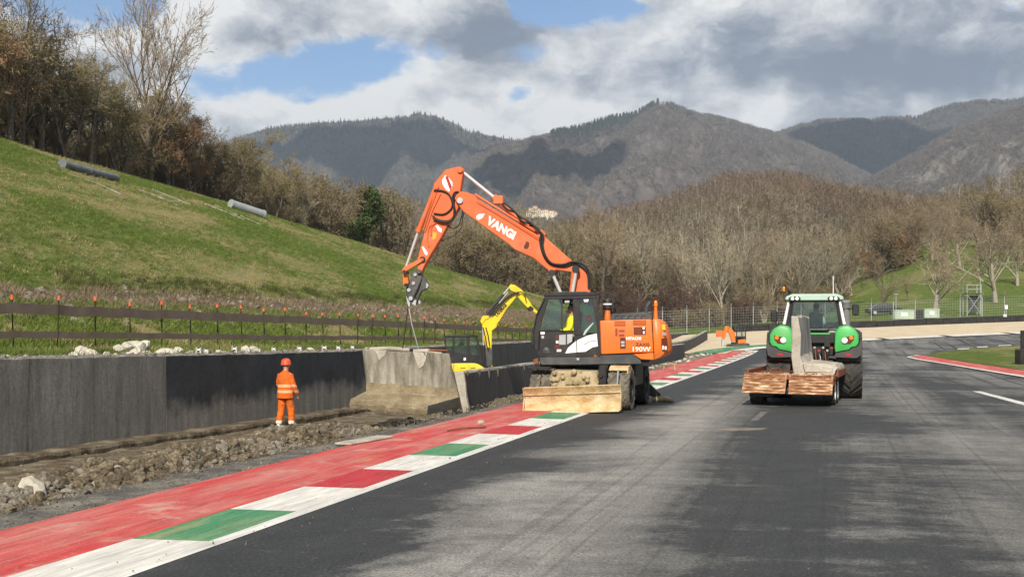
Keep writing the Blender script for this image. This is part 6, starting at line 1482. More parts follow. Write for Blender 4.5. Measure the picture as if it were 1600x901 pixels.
for pts in ([(84, 488), (96, 488), (108, 705), (94, 705)], [(152, 485), (168, 485), (180, 705), (164, 705)], [(278, 480), (304, 480), (304, 700), (280, 700)], [(352, 478), (372, 478), (420, 690), (404, 695)]):
    for off in (0, -1.0): ysl("cab_pillar", Z(pts), off, .07, M_BLACK, C2, .006)
ysl("cab_side", Z([(94, 605), (420, 660), (424, 716), (100, 718)]), -.005, .06, M_BLACK, C2, .006); ysl("cab_side", Z([(94, 650), (410, 660), (424, 716), (100, 718)]), -1.02, .06, M_BLACK, C2, .006)
ysl("cab_glass", Z([(97, 490), (152, 488), (166, 610), (105, 606)]), -.03, .01, M_GLASS, C2, 0); ysl("cab_glass", Z([(304, 482), (354, 480), (400, 655), (304, 645)]), -.03, .01, M_GLASS, C2, 0)
ysl("cab_glass", Z([(170, 488), (276, 484), (278, 640), (176, 650)]), -.03, .01, M_GLASSD, C2, 0); ysl("cab_glass", Z([(97, 490), (360, 480), (402, 655), (105, 650)]), -1.0, .01, M_GLASS, C2, 0)
ysl("small_sticker", Z([(250, 668), (270, 666), (270, 690), (250, 692)]), .005, .01, M_WPAINT, C2, 0)
p = PY(*Z([(232, 640)])[0], -.5); person((p.x, p.y, p.z - .58), math.radians(-75), "operator with a tan helmet inside the yellow mini excavator's cab", M_DKCLOTH, M_DKCLOTH, 'sit', helmet=M_TANHELM, scale=.92)
ysl("boom_foot", Z([(440, 590), (480, 572), (505, 600), (506, 720), (480, 752), (452, 745), (446, 690)]), .06, .26, M_GREY, bevel=.02)
B2 = ysl("boom", Z([(412, 375), (400, 360), (418, 330), (470, 320), (510, 300), (660, 128), (690, 95), (712, 110), (708, 142), (625, 245), (566, 345), (545, 370), (540, 400), (500, 430), (496, 570), (506, 742), (470, 755), (452, 740), (474, 690), (452, 600), (424, 480)]), 0.02, .24, M_YELLOW, bevel=.015)
ysl("dipper_arm", Z([(648, 42), (664, 22), (700, 28), (762, 70), (790, 118), (838, 186), (852, 212), (888, 250), (908, 262), (900, 292), (884, 276), (810, 226), (740, 150), (700, 92), (660, 74)]), .0, .2, M_YELLOW, bevel=.012)
ysl("arm_linkage", Z([(808, 234), (838, 210), (868, 232), (862, 250), (832, 262)]), .03, .26, M_BLACK, bevel=.01)
ysl("base_bracket", Z([(396, 345), (420, 300), (466, 298), (478, 318), (440, 335), (412, 378)]), .05, .3, M_YELLOW, bevel=.01)
def yram(pts, r, rr, parent):
    a, c, e = [PY(*q, .05) for q in Z(pts)]; o = MB().cyl(a, c, r, 12).build("cylinder", M_BLACK, parent); MB().cyl(c, e, r * rr, 10).build("rod", M_CHROME, o)
yram([(455, 285), (600, 110), (650, 50)], .05, .5, MY); yram([(470, 292), (560, 190), (640, 90)], .035, .6, MY); yram([(428, 680), (424, 560), (418, 400)], .05, .5, MY)
for pts in ([(480, 300), (560, 205), (640, 130), (700, 95), (760, 90), (790, 120), (800, 170)], [(500, 295), (590, 190), (650, 135), (690, 108), (740, 100)], [(420, 400), (440, 480), (452, 560), (470, 600)], [(445, 400), (465, 470), (478, 560)]):
    MB().tube([PY(*q, .10) for q in Z(pts)], .02, 6).build("hose", M_HOSE, MY, smooth=80)
t0 = PY(*Z([(540, 318)])[0], .024); t1 = PY(*Z([(640, 208)])[0], .024); tx = t1 - t0; ez = PY.n.cross(tx).normalized(); ez = ez if ez.z > 0 else -ez
text_mesh("lettering", "YANMAR", t0, tx, ez, .16, M_BLACK, B2, width=tx.length, bold=.04)
for k, off in enumerate((.05, -1.15)):
    tr = []
    for i in range(20):
        a = 2 * math.pi * i / 20; cx_, cy_ = (118 + 20 if math.cos(a) < 0 else 372), 0
        tr.append(PY(*Z([((128 if math.cos(a) < 0 else 390) + 78 * math.cos(a), 925 - 0 + 78 * math.sin(a))])[0], off))
    t = MB().prism(tr, iy * .32).build("track", M_RUBBER, MY, .015)
    for i in range(20):
        a = 2 * math.pi * (i + .5) / 20; q = PY(*Z([((128 if math.cos(a) < 0 else 390) + 82 * math.cos(a), 925 + 82 * math.sin(a))])[0], off + .005); MB().box(q + iy * .16, .03, .17, .03, PY.ex, iy).build("track_shoe", M_RUBBER, t)
ysl("undercarriage", Z([(180, 830), (380, 830), (380, 920), (180, 920)]), -.35, .8, M_BLACK)

# ------------------------------------------------------------------ small orange excavator out by the gravel
pO = g0(1150, 541.5); PO = Plane((pO.x, pO.y, 0), 0); io = -PO.n
MO = thing("mini_excavator", pO, "small orange tracked excavator at the edge of the gravel trap", "excavator")
def osl(name, pts, off, th, m, parent=MO, bevel=.02, **k): return MB().prism(PO.poly(pts, off), io * th).build(name, m, parent, bevel, **k)
Zo = lambda pts: zoomed(pts, 980, 480, 6.4375)
for off in (.2, -1.0):
    t = osl("track", Zo([(1000, 385), (1015, 368), (1220, 360), (1236, 376), (1225, 394), (1015, 408)]), off, .35, M_RUBBER)
osl("undercarriage", Zo([(1060, 350), (1180, 350), (1180, 380), (1060, 380)]), -.1, .8, M_BLACK)
osl("body", Zo([(1118, 328), (1185, 318), (1198, 332), (1196, 358), (1115, 364)]), .1, 1.3, M_ORANGE); osl("engine_cover", Zo([(1100, 300), (1196, 310), (1198, 330), (1100, 335)]), .0, 1.1, M_BLACK)
oc = osl("cab", Zo([(1094, 290), (1196, 290), (1196, 315), (1094, 320)]), .0, 1.0, M_BLACK); osl("cab_roof", Zo([(1094, 196), (1196, 192), (1197, 204), (1094, 206)]), .05, 1.1, M_BLACK, oc)
for x0 in (1096, 1150, 1186):
    for off in (0, -.92): osl("cab_pillar", Zo([(x0, 204), (x0 + 9, 204), (x0 + 9, 295), (x0, 295)]), off, .08, M_BLACK, oc, 0)
osl("cab_glass", Zo([(1105, 206), (1186, 206), (1186, 292), (1105, 292)]), -.5, .02, M_GLASS, oc, 0)
osl("boom", Zo([(1050, 345), (1040, 300), (1018, 240), (1010, 212), (1030, 200), (1060, 225), (1085, 260), (1092, 340)]), -.2, .3, M_ORANGE); osl("dipper_arm", Zo([(1035, 205), (1000, 185), (985, 192), (975, 250), (958, 300), (958, 318), (980, 320), (1000, 260), (1015, 225)]), -.2, .25, M_ORANGE)
osl("breaker", Zo([(952, 318), (982, 322), (978, 400), (962, 412), (955, 395)]), -.15, .3, M_LGREY)
# ------------------------------------------------------------------ belt fence on the left
def GZ(x, y):
    u = x - K0 * y - K1
    return hz(HILL, x, y) if (u < -9.75 and y < 330) else hz(BASE, x, y)
FN = thing("belt_fence", (XU(-17.3, 40), 40, GZ(XU(-17.3, 40), 40)), "fence of rusty iron posts with orange caps carrying two brown rubber belts", "fence")
rf = random.Random(9)
fy = [26.4 + 2.0 * i for i in range(46)]; fz = [float(np.interp(y, [30, 36, 70, 96, 130], [1.50, 1.42, .97, .55, .45])) for y in fy]
pm = capm = None
posts = []
for i, (y, z) in enumerate(zip(fy, fz)):
    x = XU(-17.3, y); h = 1.62 + rf.uniform(-.09, .07); tl = Vector((rf.uniform(-.07, .07), rf.uniform(-.07, .07), 0))
    b = MB().tube([Vector((x, y, z - .5)), Vector((x, y, z + h)) + tl], .022 if y < 60 else .026, 6); p = b.build("post", M_POST, FN)
    MB().tube([Vector((x, y, z + h - .09)) + tl, Vector((x, y, z + h + .04)) + tl], [.04, .034], 8).build("post_cap", M_CAP, p)
    posts.append(Vector((x, y, z)))
for a, c in zip(posts[:-1], posts[1:]):
    for z0, z1 in ((.80, 1.10), (.10, .30)):
        z0 += .28; z1 += .28; sag = rf.uniform(.01, .07)
        pts = []
        for f in (0, .5, 1): q = a.lerp(c, f) + latv * .03; s_ = sag * math.sin(math.pi * f); pts.append((q + Vector((0, 0, z0 - s_)), q + Vector((0, 0, z1 - s_))))
        b = MB().loft([[l, h_, h_ + latv * .012, l + latv * .012] for l, h_ in pts]); b.build("belt", M_BELT, FN, smooth=0)

# ------------------------------------------------------------------ stones
def stone_mesh(name, seed, m, sub=2, sq=(1, .8, .62)):
    rg_ = random.Random(seed); bm = bmesh.new(); bmesh.ops.create_icosphere(bm, subdivisions=sub, radius=1)
    cuts = [(rv(rg_), rg_.uniform(.45, .85)) for _ in range(9)]
    for v in bm.verts:
        for d, k in cuts:
            t = v.co.dot(d)
            if t > k: v.co -= d * (t - k) * .92
        v.co *= 1 + rg_.uniform(-.05, .05); v.co.x *= sq[0]; v.co.y *= sq[1]; v.co.z *= sq[2]
    me = bpy.data.meshes.new(name); bm.to_mesh(me); bm.free(); me.materials.append(m); return me
ROCKW = [stone_mesh("stone", s, M_ROCK) for s in range(6)]; ROCKG = [stone_mesh("stone", 20 + s, M_ROCKG) for s in range(6)]
def stone(mesh, p, s, label, group=None, name="stone"):
    o = link_mesh(name, mesh); o.location = p; o.rotation_euler = (rf.uniform(-.5, .5), rf.uniform(-.5, .5), rf.uniform(0, 6)); o.scale = (s * rf.uniform(.8, 1.2), s * rf.uniform(.8, 1.2), s * rf.uniform(.8, 1.1))
    return tag(o, label, "stone", group)
def behind(px, u):
    r = (px - CX) / FOC; Y = -(K1 + u) / (K0 - r); return r * Y, Y
for px, up_, s in ((8, .2, .22), (118, .1, .30), (130, .38, .34), (146, .2, .26), (166, .1, .24), (180, .12, .22), (186, .62, .24), (197, .7, .3), (210, .72, .34), (225, .75, .28), (200, .12, .30), (212, .16, .26), (226, .2, .22), (246, .1, .2), (258, .2, .26), (268, .3, .28), (280, .55, .22), (296, .3, .2), (345, .1, .2), (372, .15, .22), (383, .5, .2), (398, .3, .24), (404, .15, .2), (446, .1, .16), (486, .1, .2), (575, .12, .18), (586, .15, .22), (604, .12, .2), (618, .14, .24), (632, .1, .18), (648, .12, .2), (664, .1, .22), (680, .14, .24), (776, .2, .24), (790, .26, .3), (803, .2, .26), (816, .24, .3), (826, .2, .26), (838, .2, .3)):
    x, y = behind(px, -10.5 - up_ * 2.2); z = GZ(x, y)
    stone(rf.choice(ROCKW), (x, y, z + up_ * .25 + .05), s * 1.0, "pale broken stone behind the black wall's top", "pale stones behind the wall")
for px, py, s, lab in ((52, 765, .42, "largest pale boulder at the near end of the rubble heap"), (84, 756, .30, "grey boulder leaning against the large pale boulder"), (30, 782, .22, "small pale rock below the large boulder at the heap's near end"), (110, 770, .2, "flat grey slab rock just past the boulders on the heap"), (150, 755, .16, "small angular stone on the heap's front edge before the rusty bar"), (186, 731, .12, "little white stone lying on top of the dark rubble"), (222, 738, .15, "pale stone at the heap's edge above the grey apron"), (257, 726, .15, "broken pale stone midway along the heap"), (330, 704, .15, "dark angular stone on the heap below the wall seam"), (345, 700, .18, "grey block of rubble in the stony part of the heap"), (410, 686, .16, "stone on the heap nearest the worker"), (80, 706, .07, "small white stone on the wall's footing")):
    p = on(TRENCH, px, py); stone((ROCKW if 'largest' in lab or 'white' in lab else ROCKG)[rf.randrange(6)], (p.x, p.y, p.z + s * .05), s * .6, lab, name="boulder" if s > .25 else "stone")
for px, py, s in ((1000, 579, .2), (1008, 577, .16), (1018, 578, .22), (1026, 574, .16), (1046, 571, .16), (1060, 567, .2), (1070, 563, .22), (1080, 560, .2), (1090, 558, .22), (1098, 556, .2), (1106, 554, .16), (1112, 555.5, .14), (1075, 566, .14)):
    p = on(TRENCH, px, py); stone(rf.choice(ROCKW), (p.x, p.y, p.z + .06), s, "pale stone between red kerb and low barrier", "stones along the kerb")
CS = bpy.data.collections.new("rubble_stones")
for me in ROCKG: proto_obj("stone", me, CS)
rn = np.random.default_rng(5); n = 26000
y = rn.uniform(10, 40, n); u = -4.7 + rn.normal(0, .62, n) + .25 * np.sin(y * .9); k = (u > -6.3) & (u < -3.35); y, u = y[k], u[k]; x = XU(u, y)
clump = vnoise(x * 1.1, y * 1.1, 5); k = (clump > .42) & (PIT(x, y) < .15); x, y = x[k], y[k]
sc = np.clip(rn.lognormal(-3.45, .58, len(x)), .012, .13)
scatter("rubble", np.stack([x, y, TRENCH(x, y) + sc * .25], -1), sc, CS, tilt=1.2)
CC = bpy.data.collections.new("soil_clods")
M_CLOD = mat("soil_clod", [(0.07, 0.056, 0.038), (0.16, 0.13, 0.09), (0.28, 0.24, 0.175)], 3, .97, .8, 9, rnd=.45, spec=.05)
for s_ in range(5): proto_obj("clod", stone_mesh("clod", 60 + s_, M_CLOD), CC)
n = 26000; y = rn.uniform(10, 40, n); u = -4.75 + rn.normal(0, .6, n) + .25 * np.sin(y * .9); k = (u > -6.6) & (u < -3.3) & (vnoise(XU(u, y) * .8, y * .8, 6) > .2) & (PIT(XU(u, y), y) < .12); y, u = y[k], u[k]; x = XU(u, y)
sc = np.clip(rn.lognormal(-3.05, .5, len(x)), .015, .17)
scatter("earth_clods", np.stack([x, y, TRENCH(x, y) + sc * .2], -1), sc, CC, tilt=1.2)
n = 2600; y = rn.uniform(9, 100, n); u = rn.uniform(-9, -3.0, n); x = XU(u, y)
scatter("rubble", np.stack([x, y, TRENCH(x, y)], -1), np.clip(rn.lognormal(-3.7, .5, n), .01, .09), CS, tilt=1)
n = 1500; y = rn.uniform(40, 98, n); u = rn.normal(-3.35, .35, n); k = u < -2.75; y, u = y[k], u[k]; x = XU(u, y)
scatter("rubble", np.stack([x, y, TRENCH(x, y)], -1), np.clip(rn.lognormal(-2.9, .5, len(x)), .02, .18), CS, tilt=1)
n = 1800; y = rn.uniform(8, 60, n) ; u = rn.uniform(-3.2, 12, n) * rn.random(n) - 1; x = XU(u, y)
n2 = 5000; y2 = rn.uniform(8, 60, n2); u2 = rn.uniform(-3.6, -2.4, n2); x2 = XU(u2, y2); scatter("rubble", np.stack([x2, y2, T0(x2, y2) + .02], -1), np.clip(rn.lognormal(-4.6, .55, n2), .004, .05), CS, tilt=1)
scatter("grit", np.stack([x, y, T0(x, y) + .03], -1), np.clip(rn.lognormal(-4.9, .4, n), .004, .018), CS, tilt=1)
n = 1900; y = rn.uniform(32, 110, n); u = rn.uniform(-25, -20.8, n); x = XU(u, y)
scatter("rubble", np.stack([x, y, HILL(x, y)], -1), np.clip(rn.lognormal(-2.6, .6, n), .03, .3), CS, tilt=1)

n = 2600; y = rn.uniform(10, 95, n); u = wl - rn.uniform(.02, .3, n); x = XU(u, y); zz = np.array([wtop(a) for a in y])
scatter("mortar_crumbs", np.stack([x, y, zz + .005], -1), np.clip(rn.lognormal(-3.7, .55, n), .01, .09), CS, tilt=1)
# ------------------------------------------------------------------ grass and brush
def tuft_coll(name, m, nb, h, sp, w, n, seed):
    c = bpy.data.collections.new(name)
    for i in range(n):
        rg_ = random.Random(seed + i); b = MB()
        for k in range(nb):
            a = rg_.uniform(0, 6.28); p = Vector((math.cos(a), math.sin(a), 0)) * rg_.uniform(0, sp); d = (Vector((math.cos(a + rg_.uniform(-1, 1)), math.sin(a + rg_.uniform(-1, 1)), 0)) * rg_.uniform(.2, .9) + Vector((0, 0, 1))).normalized(); L = h * rg_.uniform(.5, 1.2); s = d.cross(rv(rg_)).normalized() * w
            b.add([p - s, p + s, p + d * L * .6 + s * .6 , p + d * L + Vector((d.x, d.y, 0)) * L * .3, p + d * L * .6 - s * .6], [(0, 1, 2), (0, 2, 4), (4, 2, 3)])
        me = bpy.data.meshes.new(name); me.from_pydata([tuple(v) for v in b.v], [], b.f); me.materials.append(m); proto_obj(name, me, c)
    return c
M_BLADE1 = mat("grass_blades", [(0.085, 0.13, 0.024), (0.17, 0.215, 0.052)], .5, .9, rnd=.35, spec=.1, translucent=.2)
M_BLADE2 = mat("straw_blades", [(0.26, 0.215, 0.10), (0.40, 0.33, 0.175)], .5, .9, rnd=.25, spec=.1, translucent=.2)
M_BLADE3 = mat("rank_grass_blades", [(0.055, 0.068, 0.02), (0.12, 0.125, 0.05)], .5, .9, rnd=.4, spec=.1, translucent=.2)
M_BRUSH = mat("dry_brush", [(0.17, 0.125, 0.085), (0.34, 0.27, 0.185)], .5, .95, rnd=.4, spec=.05)
C_G1 = tuft_coll("green_tuft", M_BLADE1, 16, .17, .16, .010, 3, 1); C_G2 = tuft_coll("straw_tuft", M_BLADE2, 13, .17, .18, .010, 3, 40); C_G3 = tuft_coll("rank_tuft", M_BLADE3, 18, .5, .22, .014, 3, 60); C_BR = tuft_coll("brush_tuft", M_BRUSH, 12, .5, .3, .012, 4, 80)
def lay(name, coll, n, u0, u1, y0, y1, s0, s1, fn=HILL, seed=0, keep=None, pw=1.0):
    g = np.random.default_rng(seed); yy_ = y0 + (y1 - y0) * g.random(n) ** pw; u_ = g.uniform(u0, u1, n); x_ = XU(u_, yy_)
    if keep is not None: k_ = keep(x_, yy_, u_, g); x_, yy_ = x_[k_], yy_[k_]
    return scatter(name, np.stack([x_, yy_, fn(x_, yy_) - .02], -1), g.uniform(s0, s1, len(x_)), coll, tilt=.25, seed=seed)
straw = lambda x, y: fbm(x * .22, y * .09, 4, 14)
lay("grass", C_G1, 95000, -62, -24.5, 40, 240, .6, 1.25, seed=1, pw=1.5, keep=lambda x, y, u, g: straw(x, y) < .18 + g.normal(0, .1, len(x)))
lay("dry_grass", C_G2, 44000, -62, -24.5, 40, 240, .6, 1.2, seed=2, pw=1.5, keep=lambda x, y, u, g: straw(x, y) > .08 + g.normal(0, .1, len(x)))
lay("rank_grass", C_G3, 1700, -26.2, -24.6, 38, 120, .35, .8, seed=3, keep=lambda x, y, u, g: vnoise(x * .5, y * .5, 3) > .35)
lay("brush", C_BR, 3600, -24.8, -21.8, 34, 130, .25, .8, seed=4)
lay("grass", C_G1, 26000, -23.0, -10.6, 26, 120, .8, 1.6, seed=5, keep=lambda x, y, u, g: vnoise(x * .35, y * .35, 31) > .28)
lay("dry_grass", C_G2, 9000, -21.4, -10.6, 26, 120, .7, 1.5, seed=6, keep=lambda x, y, u, g: vnoise(x * .35, y * .35, 31) < .5)
lay("rank_grass", C_G3, 900, -12.6, -10.2, 26, 110, .4, .8, seed=7, keep=lambda x, y, u, g: vnoise(x * .5, y * .5, 9) > .5)
g = np.random.default_rng(8); xy = g.uniform((22, 48), (62, 100), (16000, 2))
# ------------------------------------------------------------------ trees
TH = {k: max(v.co.z for v in me[1].vertices) for k, me in PROTO.items()}
rt = random.Random(77)
def tree_at(key, x, y, h, name, label, group=None, cat="tree", sink=.1):
    return plant(key, name, x, y, GZ(x, y) - sink, h / TH[key], rt.uniform(0, 6.28), label, cat, group, rt.uniform(.92, 1.08))
# along the crest of the bank: (pixel column, distance right of edge, shape, height, label)
front = [(-55, -62, 'olive', 14, "olive-brown tree half out of frame at the top of the bank"), (18, -61.5, 'bare', 16, "tall grey tree with a pale trunk, the first in the treeline"), (62, -63, 'olive', 11.5, "olive tree beside the tall pale-trunked tree"), (105, -61.5, 'olive2', 10.5, "foremost forked olive tree over the longer grey pipes"),
         (140, -61, 'olive', 10, "dark spreading olive tree with a crooked trunk on the crest"), (185, -62, 'olive2', 9.5, "dark olive tree in front of the great bare tree"), (236, -62.5, 'big', 21.5, "great bare fan-shaped tree rising highest above the treeline"), (262, -61.5, 'oak', 9.8, "oak with brown dry leaves below the great bare tree"),
         (298, -62, 'oak', 8.8, "smaller brown-leaved oak beside the first oak on the crest"), (340, -63, 'bush', 8.5, "rounded brown bush tree after the oaks on the crest"), (378, -61.5, 'olive', 8, "olive bush tree just above the short grey pipe"), (425, -62, 'olive2', 8.4, "dark olive bush behind the short grey pipe"),
         (478, -61, 'pale', 7.5, "small white-limbed bare tree at the bank's edge"), (575, -60, 'ivy', 10.5, "green ivy-clad tree where the bank runs out")]
for px, u, key, h, lab in front:
    x, y = behind(px, u); tree_at(key, x, y, h, {"oak": "oak_tree", "ivy": "ivy_tree"}.get(key, "bare_tree"), lab)
LOOK = {'olive': "olive-brown tree", 'olive2': "twin-stemmed olive tree", 'bare': "upright bare brown tree", 'bare2': "wide bare brown tree", 'bush': "bushy brown tree", 'oak': "brown-leaved oak", 'round': "broad bare tree", 'pale': "pale-limbed bare tree", 'pale2': "many-stemmed pale tree", 'shrub': "red-brown shrub"}
def spot(px, table):
    for lim, txt in table:
        if px < lim: return txt
    return table[-1][1]
CRESTSPOT = [(20, "behind the pale-trunked crest tree"), (90, "left of the longer grey pipes"), (150, "above the longer grey pipes"), (210, "left of the great bare tree"), (260, "at the great bare tree's foot"), (320, "behind the brown-leaved oaks"), (365, "between oaks and short grey pipe"), (430, "above the short grey pipe"), (480, "past the short grey pipe"), (999, "at the treeline's low end")]
keys = ['olive', 'olive2', 'bare', 'bush', 'bare', 'bare2', 'olive', 'oak', 'bare2']
for i in range(80):
    px = -70 + 640 * (i / 79) + rt.uniform(-8, 8); u = -rt.choice([63, 66, 70, 75, 80, 86]) - rt.random() * 3; x, y = behind(px, u)
    key = rt.choice(keys if px < 330 else ['bush', 'bare2', 'bare', 'olive', 'olive2', 'bush']); h = rt.uniform(9.5, 13)
    if px < 170 and key in ('bare', 'bare2'): h *= 1.2
    if px > 300: h *= .86
    tree_at(key, x, y, h, "bare_tree", LOOK[key] + " " + spot(px, CRESTSPOT), "treeline on the bank")
for i in range(42):                                                     # low growth closing the treeline's foot
    px = -50 + 650 * (i / 41) ** .6 + rt.uniform(-6, 6); x, y = behind(px, -rt.uniform(64, 72)); tree_at('bush', x, y, rt.uniform(2.8, 5.2), "shrub", "low brown shrub " + spot(px, CRESTSPOT), "shrubs under the treeline", "shrub")
MIDSPOT = [(560, "beyond the treeline's low end"), (620, "beside the green ivy-clad tree"), (665, "behind the excavator's dipper arm"), (720, "under the boom near the dipper"), (790, "under the orange boom's middle"), (850, "behind the yellow boom's tip"), (999, "behind the boom's foot")]
for i in range(84):
    px = 570 + 375 * (i / 83) + rt.uniform(-10, 10); y = rt.uniform(200, 300); x = (px - CX) / FOC * y
    key = rt.choice(['bare2', 'bush', 'olive', 'bare2', 'round', 'bare', 'bush', 'olive2']); tree_at(key, x, y, rt.uniform(10, 16) * (1 if key != 'bush' else .75), "bare_tree", LOOK[key] + " " + spot(px, MIDSPOT), "trees beyond the bank")
for i in range(22):
    px = 420 + 200 * (i / 21) + rt.uniform(-8, 8); y = rt.uniform(185, 260); x = (px - CX) / FOC * y; key = rt.choice(['bare2', 'bare', 'bush', 'olive']); tree_at(key, x, y, rt.uniform(8, 13), "bare_tree", LOOK[key] + " " + spot(px, MIDSPOT), "trees beyond the bank")
for px, y, h, lab in ((1130, 168, 13.5, "white-trunked bare tree rising behind the small orange excavator"), (1000, 182, 14, "pale bare tree behind the red-brown shrubs")):
    tree_at('pale', (px - CX) / FOC * y, y, h, "bare_tree", lab)
GRSPOT = [(975, "behind the orange engine cover"), (1040, "behind the red-brown shrubs"), (1110, "beside the red-brown shrub clump"), (1165, "around the white-trunked tree"), (1215, "behind the tractor's mirror"), (1999, "behind the tractor's cab roof")]
for i in range(34):
    px = 930 + 360 * (i / 33) + rt.uniform(-9, 9); y = rt.uniform(172, 225); x = (px - CX) / FOC * y
    key = rt.choice(['pale', 'pale2', 'bare2', 'pale2', 'bare']); tree_at(key, x, y, rt.uniform(10.5, 15.5), "bare_tree", LOOK[key] + " in the thicket " + spot(px, GRSPOT), "pale trees behind the gravel")
for i in range(30):
    px = 930 + 370 * (i / 29) + rt.uniform(-9, 9); y = rt.uniform(180, 230); x = (px - CX) / FOC * y
    tree_at(rt.choice(['bush', 'olive', 'bush']), x, y, rt.uniform(5, 10), "shrub", "bushy brown undergrowth tree " + spot(px, GRSPOT), "undergrowth behind the gravel", "shrub")
for i in range(13):
    px = 962 + 11 * i + rt.uniform(-4, 4); y = rt.uniform(152, 166); x = (px - CX) / FOC * y; tree_at('shrub', x, y, rt.uniform(5, 8), "shrub", "red-brown leafless shrub behind the orange engine cover", "red-brown shrubs", "shrub")
for i in range(16):
    px = 1060 + 15 * i + rt.uniform(-6, 6); y = rt.uniform(146, 160); x = (px - CX) / FOC * y; tree_at(rt.choice(['shrub', 'bush', 'pale2']), x, y, rt.uniform(2.5, 5), "shrub", "low scrub bush " + spot(px, GRSPOT), "scrub behind the gravel", "shrub")
def on_meadow(px, py): return on(BASE, px, py, 135, 620)
for px, py, key, h, lab in ((1376, 487, 'bare2', 8.2, "dark-trunked bare tree on the meadow beside the parked car"), (1460, 491, 'round', 9.5, "bare round tree with a pale forked trunk behind the green containers"), (1556, 472, 'round', 11.5, "broad bare tree behind the scaffold tower"), (1418, 470, 'bare', 4.5, "small thin tree alone on the meadow slope"), (1312, 486, 'pale', 8, "slim pale tree just behind the tractor's cab"), (1350, 438, 'rust', 5.5, "rust-orange tree low on the meadow's edge"), (1412, 415, 'rust', 7, "rust-orange tree under the wood at the meadow's top")):
    p = on_meadow(px, py); tree_at(key, p.x, p.y, h, "rust_tree" if key == 'rust' else "bare_tree", lab)
for i in range(66):
    px = rt.uniform(1285, 1640); lim = np.interp(px, [1285, 1340, 1400, 1450, 1520, 1600, 1640], [452, 430, 408, 396, 385, 372, 365]); py = lim + rt.uniform(-30, 16)
    p = on_meadow(px, py); key = rt.choice(['bare', 'bare2', 'round', 'bush', 'bare2']); tree_at(key, p.x, p.y, rt.uniform(8, 13), "bare_tree", LOOK[key] + " " + spot(px, [(1345, "on the meadow nearest the tractor"), (1400, "above the meadow's dark-trunked tree"), (1440, "beside the rust-orange tree"), (1500, "above the meadow's round tree"), (1560, "above the scaffold tower"), (1999, "at the meadow's right end")]), "trees above the meadow")
for px, py in ((1590, 446), (1530, 430), (1500, 418), (1478, 440), (1575, 410), (1330, 462), (1600, 425)):
    p = on_meadow(px, py); tree_at(rt.choice(['round', 'bare2']), p.x, p.y, rt.uniform(8, 11), "bare_tree", "bare tree scattered on the open meadow", "trees on the meadow")

# ------------------------------------------------------------------ small things on the bank and the track
def lying(name, px0, py0, px1, py1, r, m, label, cat, n=12, fn=HILL, lift=None, parts=None, group=None):
    a, c = on(fn, px0, py0), on(fn, px1, py1); a.z += lift if lift is not None else r * .8; c.z += lift if lift is not None else r * .8
    o = thing(name, a.lerp(c, .5), label, cat, group)
    b = MB().cyl(a, c, r, n); q = b.build("tube", m, o, .0)
    d = (c - a).normalized()
    if parts:
        for t in (0.02, .98): MB().lathe(a.lerp(c, t), d, [(r * 1.08, -.08), (r * 1.08, .08)], n, caps=True).build("collar", m, q)
        MB().lathe(c + d * .004, d, [(r * .84, 0), (r * .001, 0)], n).build("open_end", M_BLACK, q)
    return o
lying("drain_pipe", 97, 262, 139, 274, .33, M_PLASTIC, "upper grey plastic pipe of the pair lying on the bank", "pipe", 18, parts=1); lying("drain_pipe", 140, 274, 181, 283.5, .31, M_PLASTIC, "lower grey plastic pipe of the pair lying on the bank", "pipe", 18, parts=1)
lying("drain_pipe", 360, 324, 412, 341, .42, mat("pale_grey_pipe", [(.22, .24, .25), (.30, .32, .33)], 2, .6), "short pale grey pipe lying at the edge of the treeline", "pipe", 18, parts=1)
for k, (a, b_, c, d_) in enumerate(((106, 273, 150, 287), (150, 287, 190, 305), (216, 297, 246, 308), (246, 308, 281, 323), (238, 297, 298, 321), (320, 319, 350, 331), (350, 331, 382, 344), (336, 321, 372, 337), (376, 338, 408, 352), (420, 353, 427, 357))):
    lying("fallen_pole", a, b_, c, d_, .05, M_CAPC, "thin pale pole lying on the grass bank", "pole", 7, group="fallen poles on the bank")
p0 = g0(535, 698); p1 = g0(602, 686); sl = thing("kerb_slab", p0.lerp(p1, .5), "flat white concrete slab lying on the apron's edge near the block", "slab")
b = MB(); d = (p1 - p0).normalized(); s_ = Vector((d.y, -d.x, 0)); b.box(p0.lerp(p1, .5) + Vector((0, 0, .05)), (p1 - p0).length / 2, .17, .025, d, s_); b.build("slab", M_CONC, sl, .02); MB().box(p0.lerp(p1, .5) + Vector((0, 0, .01)) - s_ * .02, (p1 - p0).length / 2 * .9, .14, .02, d, s_).build("mortar_bed", M_FOOT, sl)
p0 = g0(699, 677, .06); p1 = g0(759, 671.5, .06); st2 = thing("iron_rod", p0.lerp(p1, .5), "thin rusty iron rod lying across the red kerb", "rod"); MB().tube([p0, p0.lerp(p1, .4) + Vector((0, 0, .02)), p1], .018, 6).build("rod_bar", M_RUST, st2)
p = g0(751, 668, .06); stone(ROCKW[2], (p.x, p.y, p.z + .05), .09, "lump of pale concrete on the red kerb beside the iron rod", name="concrete_lump")
p = on(TRENCH, 1046, 580); tb = thing("trestle", p, "small wooden trestle standing in the rubble beside the red kerb", "trestle")
b = MB(); b.box(p + Vector((0, 0, .34)), .36, .09, .035, (1, .1, 0)); b.build("beam", M_MUD, tb, .01)
for a, c in ((-.28, -.1), (-.24, .12), (.26, -.1), (.28, .12)): MB().tube([p + Vector((a, c, -.1)), p + Vector((a * .9, c * .3, .33))], .03, 6).build("leg", M_MUD, tb)
p = g0(1125, 526.5); ob = thing("barrier_block", p, "orange plastic barrier block at the end of the grey walls", "barrier"); b = MB(); s16 = p.y / FOC
